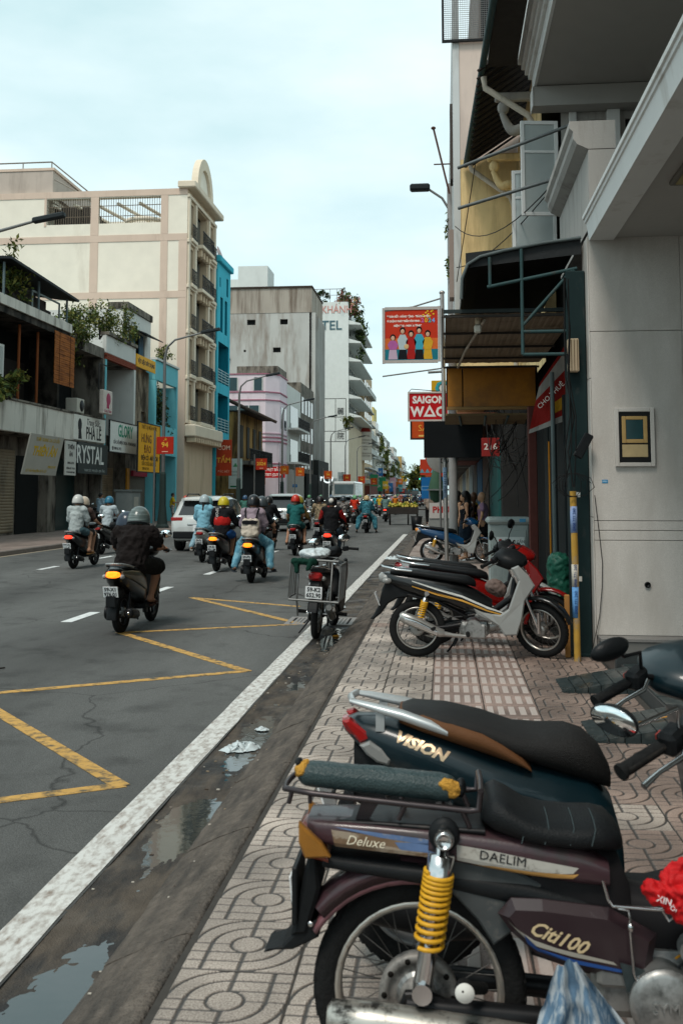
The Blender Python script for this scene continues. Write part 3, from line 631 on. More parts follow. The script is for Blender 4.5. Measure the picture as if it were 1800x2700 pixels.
def scooter(label, loc, rz, body, cfg=None, steer=0, lod=1, group=None, name='scooter', lean=0):
    cfg = cfg or {}; t = thing(name, label, 'scooter', loc, 0, group, rot=(lean, 0, rz)); wb = 1.24; Rr = .262
    wheel(t, 0, Rr, .10, 'cast', None, blackm, lod=lod); 
    b = MB(); b.sx([(-.1, .13, .2, .36, .035), (0, .13, .17, .4, .05), (.2, .12, .18, .38, .055), (.42, .08, .2, .4, .07), (.5, .05, .24, .36, .06)], 14, 2.6); b.tube([(-.02, .1, .26), (-.02, .19, .26)], .09, 18); b.build('engine', cfg.get('eng', blackm), t)
    b = MB(); b.tube([(.4, -.06, .2), (.3, -.13, .19), (.15, -.14, .2)], .018, 8); b.sx([(.18, -.15, .17, .27, .04), (.1, -.155, .165, .29, .058), (-.14, -.16, .2, .335, .064), (-.2, -.16, .215, .325, .056), (-.205, -.16, .235, .305, .035)], 16, 2.2); b.lathe([(.022, 0), (.022, .012)], 12, 1, Matrix.Translation((-.2, -.16, .27)) @ Matrix.Rotation(R(-90), 4, 'Y')); b.build('exhaust', [blackm, chrome], t)
    b = MB(); b.tube([(-.02, -.1, .3), (.06, -.1, .6)], .022, 10); b.build('shock_absorber', blackm, t)
    b = MB(); w2 = cfg.get('w', .165)
    b.sx([(-.34, 0, .77, .83, .05), (-.3, 0, .70, .85, .10), (-.18, 0, .60, .83, w2 * .85), (0, 0, .50, .80, w2), (.25, 0, .42, .77, w2 * 1.06), (.45, 0, .36, .76, w2), (.58, 0, .30, .72, w2 * .85), (.64, 0, .28, .6, w2 * .7)], 18, 2.7); b.build('body', body, t)
    b = MB(); b.sx([(-.22, 0, .80, .85, .08), (-.15, 0, .79, .87, .12), (.05, 0, .77, .865, .145), (.2, 0, .75, .82, .15), (.42, 0, .73, .80, .14), (.55, 0, .7, .785, .11), (.62, 0, .69, .74, .06)], 18, 2.6); b.build('seat', cfg.get('seat', vinyl), t)
    b = MB(); b.sx([(.55, 0, .24, .31, .14), (.75, 0, .24, .30, .17), (.92, 0, .25, .33, .17), (.96, 0, .3, .4, .15)], 12, 3.5); b.build('floorboard', blackp, t)
    b = MB()
    for q, (x, z, hw) in enumerate(((.93, .3, .15), (.95, .5, .2), (.93, .72, .22), (.9, .88, .16), (.89, .93, .1))):
        pass
    rings = []
    for (x, z, hw) in ((.99, .28, .12), (1.0, .4, .18), (.98, .6, .225), (.95, .76, .22), (.92, .88, .15), (.91, .95, .07)):
        ring = [(x - .02 - .05 * (abs(q) ** 2), hw * q, z) for q in (-1, -.5, 0, .5, 1)] + [(x + .06 - .09 * (abs(q) ** 2), hw * q * .98, z) for q in (1, .5, 0, -.5, -1)]
        rings.append(ring)
    b.loft(rings); b.build('leg_shield', cfg.get('shield', body), t)
    b = MB(); b.sx([(-.33, 0, .50, .62, .06), (-.2, 0, .42, .6, .07), (-.05, 0, .45, .6, .06)], 12, 3); b.box((-.405, -.065, .36), (-.38, .065, .5), 0, .01, Matrix.Translation((0, 0, 0))); b.tube([(-.3, 0, .56), (-.39, 0, .47)], .03, 8)
    rings = []
    for i in range(9):
        a = R(110 + i * 10); rr = Rr + .035 + .006 * i; o = Vector((math.cos(a), 0, math.sin(a))); p = Vector((0, 0, Rr)) + o * rr
        rings.append([(p.x, -.075, p.z), tuple(p + o * .02 + Vector((0, -.05, 0))), tuple(p + o * .025), tuple(p + o * .02 + Vector((0, .05, 0))), (p.x, .075, p.z), tuple(p + o * .01)])
    b.loft(rings); b.build('rear_mudguard', cfg.get('mud', blackp), t)
    pt = cfg.get('plate', ('59-P2', '191.07')); plate(t, (-.405, 0, cfg.get('pz', .55)), R(-18), *pt)
    tl = cfg.get('tail', 'red'); lm = {'red': red_l, 'redon': red_on, 'ambon': amb_on}[tl]
    b = MB(); b.sx([(-.375, 0, .735, .785, .055), (-.35, 0, .715, .80, .085), (-.29, 0, .72, .79, .09)], 14, 3.2); b.build('tail_light', lm, t)
    for s in (-1, 1):
        b = MB(); b.ell((-.31, s * .115, .73), (.05, .03, .032), 0, 10); b.build('turn_signal', glassy, t)
    b = MB(); b.tube([(-.02, -.155, .83), (-.18, -.15, .86), (-.31, -.1, .885), (-.34, 0, .89), (-.31, .1, .885), (-.18, .15, .86), (-.02, .155, .83)], .014, 8); b.build('grab_rail', cfg.get('rail', alu), t)
    b = MB(); b.tube([(.28, -.13, .14), (.35, -.06, .22), (.35, .06, .22), (.28, .13, .14)], .012, 6); b.build('stand', blackm, t)
    cf = dict(fender=body, fork=blackm, rim=blackm, mir_h=.2); cf.update(cfg.get('front', {}))
    xh, zh = cfg.get('xh', .92), .98
    S, hb = front_end(t, wb, xh, zh, Rr * .97, .09, 'cast', steer, cf, lod)
    b = MB(); b.sx([(xh - .11, 0, zh, zh + .04, .05), (xh - .06, 0, zh - .05, zh + .08, .16), (xh + .03, 0, zh - .08, zh + .10, .19), (xh + .12, 0, zh - .08, zh + .06, .15), (xh + .17, 0, zh - .06, zh + .0, .08)], 16, 2.5); xf(b, S).build('handlebar_cowl', cfg.get('cowl', body), t)
    b = MB(); b.ell((xh + .12, 0, zh - .0), (.055, .11, .05), 0, 12); xf(b, S).build('headlight', glassy, t)
    return t
# ================================================================== RIGHT-HAND SIDE
granite = mat('granite', (.56, .525, .485), .55, var=.3, sc=140, det=3, bump=.12, bsc=200, dirt=(.42, .385, .345), dsc=(1.6, 1.6, .5), damt=(.45, .72))
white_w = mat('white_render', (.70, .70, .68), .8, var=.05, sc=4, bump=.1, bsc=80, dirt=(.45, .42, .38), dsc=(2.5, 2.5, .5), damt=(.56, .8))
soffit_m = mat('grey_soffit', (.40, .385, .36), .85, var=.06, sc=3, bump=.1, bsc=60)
grey_w = mat('grey_render', (.38, .36, .335), .85, var=.1, sc=3, bump=.15, bsc=50, dirt=(.2, .18, .16), dsc=(3, 3, .4), damt=(.5, .75))
yellow_w = mat('yellow_render', (.80, .60, .31), .85, var=.12, sc=3, bump=.2, bsc=30, dirt=(.36, .25, .12), dsc=(2.2, 2.2, .3), damt=(.48, .72))
cream_w = mat('cream_render', (.62, .50, .43), .85, var=.07, sc=3, dirt=(.42, .34, .3), dsc=(2, 2, .3), damt=(.55, .8))
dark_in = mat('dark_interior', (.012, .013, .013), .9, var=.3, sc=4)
green_st = mat('green_steel', (.035, .07, .072), .55, var=.3, sc=8, dirt=(.07, .055, .045), dsc=(8, 8, 3), damt=(.55, .75))
teal_p = mat('dark_teal_panel', (.011, .024, .025), .6, var=.3, sc=6, dirt=(.05, .05, .045), dsc=(9, 9, 4), damt=(.58, .8))
pane_m = mat('window_glass', (.05, .07, .075), .06, var=.2, sc=2, spec=.8)
pale_glass = mat('pale_glass', (.42, .46, .45), .08, var=.25, sc=1.5, spec=.8)
wood_d = mat('dark_wood', (.035, .03, .027), .7, var=.3, sc=9)
wire_m = mat('wire_black', (.012, .012, .012), .6)
pipe_c = mat('pvc_cream', (.50, .44, .36), .5, var=.12, sc=5, dirt=(.3, .25, .2), dsc=(6, 6, 1.2), damt=(.5, .7))
def boxpart(name, parent, a, c, m_, ch=0): b = MB(); b.box(a, c, 0, ch); return b.build(name, m_, parent)
# --- granite building (nearest, on the right)
gb = thing('granite_building', 'pale granite building with overhanging balcony slabs at the right edge', 'building', (2.4, 8, 0))
def L_(p): return (p[0] - 2.4, p[1] - 8, p[2])
def gp(name, a, c, m_, ch=0, parent=None): return boxpart(name, parent or gb, L_(a), L_(c), m_, ch)
core = gp('pier', (1.50, 10.27, -.02), (4.2, 10.62, 4.3), grey_w)
zs = [.235, 1.17, 1.268, 1.364, 3.28, 4.26]; xs = [1.492, 2.40, 3.30, 4.2]
for i in range(len(zs) - 1):
    for j in range(3): gp('granite_panel', (xs[j] + .002, 10.245, zs[i] + .003), (xs[j + 1] - .002, 10.268, zs[i + 1] - .003), granite, .003, core)
for (a, c) in ((.0, 1.4), (1.4, 2.8), (2.8, 4.26)): gp('corner_panel', (1.478, 10.247, a + .004), (1.4915, 10.62, c - .003), granite, .002, core)
gp('marble_step', (1.52, 9.35, -.02), (4.2, 10.24, .2), mat('dark_marble', (.03, .034, .034), .35, var=.5, sc=12, spec=.4), .01)
gp('step_top', (1.50, 10.02, .202), (4.2, 10.243, .236), mat('step_granite', (.2, .19, .18), .5, var=.25, sc=60), .004)
gp('floor_slab', (1.57, -3, -.02), (4.2, 9.34, .1), mat('floor_slab', (.06, .06, .058), .6))
bk_t = mat('black_stone_tile', (.022, .032, .033), .35, var=.5, sc=18, dirt=(.06, .065, .062), dsc=(9, 9, 9), damt=(.52, .7), br=.15); lt_t = mat('pale_strip', (.28, .25, .22), .6, var=.2, sc=20)
for y0, y1 in ((8.52, 9.1), (6.85, 7.45)):
    t = thing('entrance_ramp', 'black stone wedge ramp %s' % ('beside the base of the yellow pole' if y0 > 8 else 'with a yellow scratch behind the round mirror'), 'ramp', (.96, y0, 0), 0, 'black entrance ramps'); n_ = 6; W = .62
    for i in range(n_):
        x0, x1 = W * i / n_, W * (i + 1) / n_; z0, z1 = .008 + .12 * i / n_, .008 + .12 * (i + 1) / n_; b = MB(); yy = y1 - y0
        for (p0, p1, mi) in (((x0, 0), (x1 - .006, 0), 0),):
            f_ = (x1 - .006 - x0) / (x1 - x0); b.loft([[(x0, 0, -.01), (x1 - .006, 0, -.01), (x1 - .006, 0, z0 + (z1 - z0) * f_), (x0, 0, z0)], [(x0, yy, -.01), (x1 - .006, yy, -.01), (x1 - .006, yy, z0 + (z1 - z0) * f_), (x0, yy, z0)]], 0, False)
        b.build('ramp_tile', bk_t, t)
for i in range(22):
    y0 = -2 + i * .52
    for j in range(3): gp('floor_tile', (1.585 + j * .5, y0, .1005), (2.02 + j * .5, min(y0 + .5, 9.33), .112), bk_t, .002)
    gp('pale_strip', (2.03, y0, .1005), (2.075, min(y0 + .5, 9.33), .111), lt_t)
b = MB(); b.box((1.30, 7.1, .062), (1.55, 7.118, .066), 0, 0, None)
b.v = [(x, y + (x - 1.3) * .12, z + (x - 1.3) * .19 + .02) for x, y, z in b.v]; b.build('broom_stick', cm('#c78a35', .6), label='thin orange stick lying on the second black ramp', cat='stick')
# balcony fascia and soffit at the first floor
fa = MB(); ff = [(1.535, 4.225), (1.505, 4.225), (1.478, 4.40), (1.462, 4.405), (1.458, 4.435), (1.44, 4.44), (1.437, 4.475), (1.75, 4.475), (1.75, 4.225)]
fa.slab([(x - 2.4, z) for x, z in ff], -3 - 8, 10.244 - 8, 'y'); fa.build('balcony_fascia', white_w, gb)
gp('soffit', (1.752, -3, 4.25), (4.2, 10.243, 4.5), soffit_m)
lf = gp('ceiling_lamp', (1.9, 7.6, 4.205), (2.5, 8.4, 4.249), mat('lamp_rim', (.16, .15, .13), .6), .01)
gp('lamp_diffuser', (1.94, 7.66, 4.198), (2.46, 8.34, 4.2045), mat('lamp_yellow', (.3, .24, .08), .4, var=.1), 0, lf)
# upper slab with stepped moulding and drop beam
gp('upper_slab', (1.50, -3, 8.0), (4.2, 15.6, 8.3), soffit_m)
up = gp('slab_edge', (1.455, -3, 7.99), (1.498, 15.62, 8.24), white_w)
for i, (dx, z0, z1) in enumerate(((.05, 8.242, 8.34), (.10, 8.342, 8.45), (.15, 8.452, 8.56), (.20, 8.562, 8.72))): gp('moulding', (1.45 - dx, -3, z0), (2.2, 15.62 + dx, z1), white_w, .01, up)
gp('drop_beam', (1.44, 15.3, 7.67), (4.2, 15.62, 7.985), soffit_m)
gp('beam_face', (1.425, 15.28, 7.66), (1.4385, 15.63, 7.98), white_w)
b = MB(); b.wall(L_((1.90, 15.66, 4.2)), (1, 0, 0), (0, 0, 1), (0, -1, 0), 2.3, 3.8, [(.42, 1.7, .68, 3.35), (1.0, 1.5, 1.8, 3.35)], .12, 0, 0, 1); b.build('upper_wall', [grey_w, dark_in], gb)
gp('pilaster', (2.60, 15.52, 4.57), (2.80, 15.655, 7.665), white_w, .01); gp('pilaster', (2.02, 15.58, 4.57), (2.14, 15.655, 7.665), white_w, .01)
w_ = gp('window_pane', (2.33, 15.73, 5.9), (2.575, 15.74, 7.55), pane_m); gp('window_frame', (2.32, 15.69, 5.9), (2.37, 15.729, 7.55), white_w, 0, w_); gp('window_frame', (2.45, 15.69, 5.9), (2.47, 15.729, 7.55), white_w, 0, w_)
gp('parapet', (1.62, 10.95, 4.57), (1.92, 13.7, 5.43), grey_w)
gp('back_wall', (4.2, -3, -.02), (4.4, 15.6, 8.0), grey_w)
lg = MB(); lp = [(1.50, 5.50), (1.46, 5.56), (1.46, 5.64), (1.42, 5.68), (1.42, 5.76), (1.918, 5.76), (1.918, 5.44), (1.62, 5.44)]
lg.slab([(x - 2.4, z) for x, z in lp], 10.95 - 8, 13.7 - 8, 'y'); lg = lg.build('window_ledge', grey_w, gb)
for i in range(9):
    for j in range(2): gp('soffit_tile', (1.63 + j * .145, 11.0 + i * .295, 5.427), (1.77 + j * .145, 11.285 + i * .295, 5.4385), mat('soffit_tile', (.33, .31, .285), .7, var=.15, sc=9), .002, lg)
# sign box on the granite wall
sb = thing('wall_case', 'framed menu case with golden inner frame on the granite wall', 'display case', (1.905, 10.243, 2.2))
for a, c in (((-.195, -.035, -.295), (-.155, 0, .295)), ((.155, -.035, -.295), (.195, 0, .295)), ((-.1545, -.035, .255), (.1545, 0, .295)), ((-.1545, -.035, -.295), (.1545, 0, -.255))): boxpart('stone_frame', sb, a, c, granite, .004)
boxpart('black_backing', sb, (-.154, -.022, -.254), (.154, 0, .254), cm('#0c0b0b', .4))
for a, c in (((-.125, -.032, -.06), (-.085, -.0225, .21)), ((.085, -.032, -.06), (.125, -.0225, .21)), ((-.0845, -.032, .175), (.0845, -.0225, .21)), ((-.0845, -.032, -.06), (.0845, -.0225, -.022))): boxpart('gold_frame', sb, a, c, mat('gold_frame', (.42, .27, .10), .45, var=.2, sc=14), .004)
boxpart('case_glass', sb, (-.083, -.028, -.02), (.083, -.0225, .173), mat('case_glass', (.015, .05, .055), .08, var=.5, sc=4))
boxpart('plaque', sb, (-.125, -.028, -.20), (.125, -.0225, -.075), mat('plaque_cream', (.45, .34, .18), .5, var=.15, sc=20), .003)
b = MB(); b.box((1.578, 10.2415, 1.74), (1.635, 10.2435, 1.775)); st = b.build('sticker', cm('#2f86b5', .5), label='small blue sticker on the granite wall below the case', cat='sticker'); text('0903', .022, cm('#d8e8f0', .5), st, (1.606, 10.241, 1.757), FY, ext=.0004)
b = MB(); b.lathe([(.03, 0), (.03, .02), (.02, .025), (.018, .01), (0, .008)], 20, 0, Matrix.Translation((1.995, 10.245, .735)) @ RX); b.build('wall_pipe_end', blackm, label='small round black pipe end low on the granite wall', cat='pipe')
b = MB(); b.tube([(1.50, 10.23, 1.62), (1.53, 10.22, 1.3), (1.56, 10.22, .95), (1.55, 10.22, .7), (1.52, 10.22, .42), (1.44, 10.2, .1)], .004, 5); b.build('loose_cable', wire_m, label='thin black cable sagging down the edge of the granite wall', cat='cable')
# --- teal steel post, meter box, yellow pole with stickers
t = thing('steel_post', 'dark teal steel post against the edge of the granite wall', 'post', (1.38, 10.5, 0)); boxpart('shaft', t, (-.105, -.1, 0), (.095, .1, 3.95), teal_p, .012); boxpart('base_plate', t, (-.12, -.12, 0), (.098, .13, .03), teal_p, .004)
for (z, c) in ((1.6, '#c9c9c4'), (.75, '#d8cfc4')): boxpart('sticker', t, (-.07, -.103, z), (-.0, -.1005, z + .05), cm(c, .6))
t = thing('meter_box', 'beige electricity meter box high on the teal steel post', 'meter box', (1.385, 10.39, 3.05)); boxpart('case', t, (-.11, -.1, -.17), (.0, 0, .17), mat('meter_beige', (.52, .40, .27), .5, var=.12, sc=9), .008)
for x in (-.08, -.05, -.02): boxpart('seam', t, (x, -.103, -.16), (x + .006, -.1005, .16), cm('#5a4630', .6))
t = thing('yellow_pole', 'scuffed yellow steel pole with paper stickers in front of the teal post', 'pole', (1.285, 10.12, 0)); b = MB()
b.tube([(0, 0, 0), (-.005, 0, .9), (-.012, 0, 1.66)], .033, 14); b.build('pipe', mat('scuffed_yellow', (.42, .24, .045), .5, var=.3, sc=9, dirt=(.26, .21, .16), dsc=(9, 9, 6), damt=(.5, .62)), t)
for z, h, c in ((.42, .3, '#5f8fc0'), (1.25, .26, '#7f93b8'), (.72, .22, '#b9b2a6')):
    b = MB(); b.lathe([(.0345, z), (.0345, z + h)], 14, 0); so_ = b.build('paper_sticker', mat('sticker_' + c[1:], c, .7, var=.3, sc=50), t); so_.location = (-.004 - z * .004, 0, 0); text('0908 771 260', .04, cm('#1d3a78', .6), so_, (.0, -.036, z + h / 2), (R(90), R(-90), 0), ext=.0005)
b = MB(); b.box((-.05, -.04, 1.72), (.04, .04, 1.98), 0, .01, Matrix.Rotation(.5, 4, 'Y') @ Matrix.Translation((-.92, 0, .05))); b.build('breaker_box', blackp, t)
boxpart('pole_stub', thing('timber_stub', 'short orange painted timber stub left of the yellow pole', 'post', (1.22, 10.35, 0)), (-.025, -.025, 0), (.025, .025, .62), mat('orange_timber', (.36, .17, .05), .7, var=.35, sc=14), .006)
b = MB()
rg = random.Random(5)
for k in range(4):
    x = 1.25 + rg.uniform(-.05, .05); pts = [(x + rg.uniform(-.05, .05), 10.1 + rg.uniform(-.08, .02), 1.7 + z) for z in (0, .35, .7, 1.1, 1.6, 2.1)]; b.tube(pts, .006 + .003 * rg.random(), 5)
for k in range(5): a = rg.uniform(0, 6); b.tube([(1.27 + (.1 + .04 * k) * math.cos(a + q * .8) * .8, 10.06, 1.72 + .12 * math.sin(a + q * .8)) for q in range(7)], .004, 5)
b.build('cable_bundle', wire_m, label='tangle of black cables rising from the top of the yellow pole', cat='cable', kind='stuff')
# --- black awning on a green frame, and the corrugated canopy below it
t = thing('awning', 'black tarpaulin awning on a green tube frame beside the granite wall', 'awning', (1.45, 10.8, 3.7))
tarp = mat('black_tarp', (.012, .014, .015), .6, var=.4, sc=5, bump=.3, bsc=12, spec=.3); tarp_e = mat('tarp_edge', (.10, .12, .12), .55, var=.3, sc=7)
b = MB(); rows = []
for j in range(6):
    y = -.35 + 4.6 * j / 5; row = [(0, y, .60), (-.4, y, .55), (-.8, y, .48), (-1.05, y, .42), (-1.18, y, .34), (-1.24, y, .2), (-1.25, y, .0)]
    rows.append([(x, yy, z + .012 * noise.noise((x * 4, yy * 3, j))) for x, yy, z in row])
for j in range(5):
    for i in range(6): b.quad(rows[j][i], rows[j][i + 1], rows[j + 1][i + 1], rows[j + 1][i])
b.quad((0, 4.25, .6), (-1.25, 4.25, 0), (-1.25, 4.25, -.05), (0, 4.25, -.05)); b.build('tarpaulin', tarp, t)
b = MB(); b.tube([(0, -.36, .61), (-.4, -.36, .56), (-.8, -.36, .49), (-1.05, -.36, .43), (-1.18, -.36, .35), (-1.24, -.36, .2), (-1.25, -.36, -.02)], .018, 6); b.build('front_hem', tarp_e, t)
b = MB(); b.box((-1.2, -.33, .40), (-.0, -.325, .56)); b.v = [(x, y, z + .12 * (1 + x / 1.2) - .08) for x, y, z in b.v]; b.build('front_flap', tarp, t)
fr = MB(); 
for p, q in (((-.95, -.37, .42), (-.95, -.37, .12)), ((-.98, -.37, .1), (-.05, -.37, .28)), ((-.62, -.37, .5), (-.62, -.37, -.62)), ((-.62, -.37, -.32), (-.1, -.37, .26)), ((-.10, -.37, .28), (.0, -.36, .1)), ((-.62, -.37, -.38), (-.02, -.36, -.38)), ((-.62, -.37, -.62), (-.02, -.36, -.62))): fr.tube([p, q], .019, 6)
fr.build('tube_frame', green_st, t)
t = thing('canopy', 'corrugated beige canopy under the black awning with a bare bulb', 'canopy', (.75, 13.2, 3.62)); b = MB(); b2 = []
nc = 60; rws = []
for j, y in enumerate((-2.2, -1.1, 0, 1.1, 2.2)): rws.append([(-.72 + 1.44 * i / nc, y, .0025 * math.cos(i * 2.1) + .01 * noise.noise((i * .3, y, 0)) + .03 * (y > 2)) for i in range(nc + 1)])
for j in range(4):
    for i in range(nc): b.quad(rws[j][i], rws[j + 1][i], rws[j + 1][i + 1], rws[j][i + 1])
b.build('corrugated_sheet', mat('beige_sheet', (.28, .215, .15), .7, var=.25, sc=4, dirt=(.1, .075, .05), dsc=(2, 2, 2), damt=(.5, .75)), t)
for y in (-2.24, -1.05, .1, 1.2, 2.24): boxpart('purlin', t, (-.74, y - .02, -.045), (.72, y + .02, -.018), mat('purlin_dark', (.05, .045, .04), .7))
boxpart('edge_beam', t, (-.74, -2.28, .0), (.72, -2.245, .04), mat('beam_dark', (.03, .04, .04), .6))
b = MB(); b.tube([(-.28, -2.0, -.04), (-.45, .2, -.07), (-.52, 2.1, -.05)], .018, 8); b.build('conduit', pipe_c, t)
bl = MB(); bl.tube([(-.36, -2.1, -.02), (-.36, -2.1, -.10)], .03, 10); bl = bl.build('lamp_holder', cm('#b9a890', .6), t); b = MB(); b.box((-.40, -2.13, -.2), (-.32, -2.07, -.105), 0, .015); b.build('lamp_glass', cm('#b5aea0', .2), bl)
boxpart('side_rail', t, (-.76, -2.25, -.03), (-.742, 2.26, .06), mat('rail_dark', (.07, .055, .045), .6))
t = thing('sign_box', 'amber acrylic sign box hanging behind the corrugated canopy', 'sign', (.75, 15.5, 3.3))
for x0, x1 in ((-.68, -.46), (-.44, .66)): boxpart('amber_panel', t, (x0, -.05, -.32), (x1, .02, .3), mat('amber_acrylic', (.42, .16, .012), .35, var=.3, sc=2, dirt=(.12, .05, .01), dsc=(1.2, 1.2, 1.2), damt=(.45, .7)))
boxpart('case', t, (-.7, .021, -.34), (.7, .25, .32), dark_in); boxpart('lower_rail', t, (-.7, -.07, -.37), (.7, .03, -.325), mat('brass_rail', (.25, .15, .06), .6))
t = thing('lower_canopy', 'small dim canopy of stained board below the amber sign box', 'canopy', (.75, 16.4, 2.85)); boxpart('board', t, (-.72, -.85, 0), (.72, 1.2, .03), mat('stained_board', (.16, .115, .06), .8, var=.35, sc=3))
for x in (-.5, -.1, .25, .6): b = MB(); b.tube([(x, -.8, -.01), (x + .06, 1.1, -.02)], .02, 6); b.build('bracket', green_st, t)
# --- shopfront behind: shutters, columns, pipes, banner
t = thing('shophouse', 'old tiled shophouse with deep dark eaves and scroll brackets', 'building', (1.6, 18, 0))
b = MB(); b.wall((.0, 2.55, 3.7), (0, -1, 0), (0, 0, 1), (-1, 0, 0), 4.85, 5.2, [(1.2, .8, 2.4, 3.2), (3.0, .8, 4.2, 3.2)], .25, 0, 0, 1); b.box((.3, -7.3, 0), (4, -2.31, 3.69), 1); b.box((.3, -2.3, 0), (4, 2.55, 8.9), 1); b.build('wall', [yellow_w, dark_in], t)
b = MB(); b.add([(-1.05, 2.5, 8.5), (-.88, -2.3, 8.5), (.5, -2.3, 9.5), (.5, 2.5, 9.5), (-1.05, 2.5, 8.6), (-.88, -2.3, 8.6), (.5, -2.5, 9.6), (.5, 2.5, 9.6)], [(0, 1, 2, 3), (7, 6, 5, 4), (0, 4, 5, 1), (3, 2, 6, 7), (0, 3, 7, 4), (1, 5, 6, 2)]); roof = b.build('roof', wood_d, t)
for i in range(16):
    f_ = i / 15; b = MB(); x0 = -1.02 + .16 * 0; b.tube([(-1.0 + .14 * (1 - f_) * 0, 2.3 - 4.7 * f_, 8.40), (.05, 2.3 - 4.7 * f_, 9.1)], .03, 4); b.build('rafter', wood_d, roof)
boxpart('eave_board', t, (-.84, -6.2, 8.5), (-.38, -2.31, 8.62), wood_d); b = MB(); b.tube([(-1.09, 2.52, 8.5), (-.92, -2.4, 8.5), (-.80, -6.2, 8.5)], .055, 8); b.build('gutter_pipe', green_st, roof)
for y in (-1.7, 1.3):
    b = MB(); pts = []
    for i in range(15):
        s_ = i / 14; pts.append((-.06 - .52 * s_, y, 7.35 + .62 * s_ + .13 * math.sin(s_ * 6.2)))
    b.tube(pts, [.05 + .045 * math.sin(i / 14 * 3.1) for i in range(15)], 8); b.ell((-.13, y, 7.3), (.09, .07, .12)); b.ell((-.56, y, 8.05), (.1, .07, .12)); b.box((-.7, y - .06, 8.16), (-.02, y + .06, 8.3), 0, .02); b.build('scroll_bracket', yellow_w if y > 0 else grey_w, t)
for (pts, r_) in (([(-.90, -2.2, 8.38), (-.88, -2.2, 8.2), (-.2, -2.2, 7.72), (-.14, -2.2, 7.6), (-.14, -2.2, 4.2)], .05), ([(-1.0, 2.2, 8.40), (-.98, 2.2, 8.3), (-.2, 2.2, 7.7), (-.13, 2.2, 7.5), (-.13, 2.2, 4.1)], .05)): b = MB(); b.tube(pts, r_, 10); b.build('downpipe', pipe_c, t)
# ground floor of the shophouse
for i in range(9):
    y = -7.1 + i * .5; boxpart('shutter_leaf', t, (-.08 + .02 * (i % 2), y, .05), (-.03 + .02 * (i % 2), y + .47, 2.9), mat('shutter_dark', (.022, .027, .028), .6, var=.3, sc=9, dirt=(.05, .045, .04), dsc=(6, 6, 2), damt=(.55, .75)), .006)
for i in range(26):
    for j in range(2): boxpart('wall_brick', t, (-.105, -6.2 + j * .34, .5 + i * .085), (-.062, -5.88 + j * .34, .575 + i * .085), mat('black_brick', (.028, .029, .028), .7, var=.3, sc=12), .004)
boxpart('red_column', t, (-.48, -4.6, 0), (-.37, -4.45, 2.8), mat('red_brown_tile', (.10, .032, .026), .6, var=.2, sc=14), .01)
b = MB(); b.tube([(-.2, -5.0, 0), (-.2, -5.0, 3.2)], .028, 10); b.build('grey_pipe', cm('#6f7a7a', .5), t)
b = MB(); b.tube([(-.26, -5.05, .6), (-.26, -5.05, 2.3)], .012, 8); b.build('orange_conduit', cm('#c07a1e', .5), t)
for (y, z, c) in ((-5.9, 1.75, '#4f8fb5'), (-5.85, 1.45, '#bda8a4'), (-5.88, 1.33, '#4f8fb5'), (-5.86, 1.22, '#4f8fb5'), (-6.3, 1.15, '#b9a79f')): boxpart('sticker', t, (-.112, y, z), (-.1075, y + .08, z + .06 if y > -6.2 else z + .16), cm(c, .6))
boxpart('door_sill', t, (-.35, -7.2, 0), (.2, -2.8, .17), cm('#2b2a28', .8))
# green wrapped bin on the sill
organic('wrapped_bin', [('c', (0, 0, .14), .13, (0, 0, .64), .14), ('e', (.02, 0, .68), (.13, .13, .06)), ('c', (-.03, -.03, .1), .12, (.02, .02, .5), .13)], mat('green_tarp', (.015, .10, .065), .4, var=.35, sc=9, bump=.4, bsc=22), None, .014, .04, .012, 12, loc=(1.36, 12.3, .16), label='bundle wrapped in green tarpaulin standing behind the parked bikes', cat='bundle')
t = thing('hanging_banner', 'crooked red and white cloth banner hanging under the dark awning', 'banner', (1.35, 13.0, 3.0))
A_, B_, C_, D_ = Vector((.27, 0, .62)), Vector((.24, -.05, -.42)), Vector((-.24, .25, -.58)), Vector((-.09, .22, .08))
def bq(u, v): return (A_.lerp(B_, v)).lerp(D_.lerp(C_, v), u)
b = MB(); N1, N2 = 8, 12
for i in range(N1):
    for j in range(N2):
        q = [bq(i / N1, j / N2), bq((i + 1) / N1, j / N2), bq((i + 1) / N1, (j + 1) / N2), bq(i / N1, (j + 1) / N2)]
        b.add([tuple(p + Vector((0, .02 * math.sin(p.x * 22 + p.z * 5), 0))) for p in q], [(0, 1, 2, 3)], 0 if j in (1, 2, 3) or j == 11 else (2 if (i in (1, 2) and j in (8, 9)) else 1), True)
b.build('cloth', [cm('#8f8b85', .8), cm('#7d1a15', .8), cm('#a87c20', .8)], t)
text('CHO THUÊ', .09, cm('#e8e0d8', .7), t, (.03, -.0, -.1), (R(90), R(-42), R(-25)), ext=.002)
t = thing('number_sign', 'red square house number sign reading 216', 'sign', (.88, 19.0, 2.52)); boxpart('board', t, (-.17, -.02, -.18), (.17, .02, .17), mat('sign_maroon', (.22, .02, .018), .5, var=.1), .004); text('216', .17, cm('#cfc4bc', .5), t, (0, -.023, 0), FY, bold=.003)
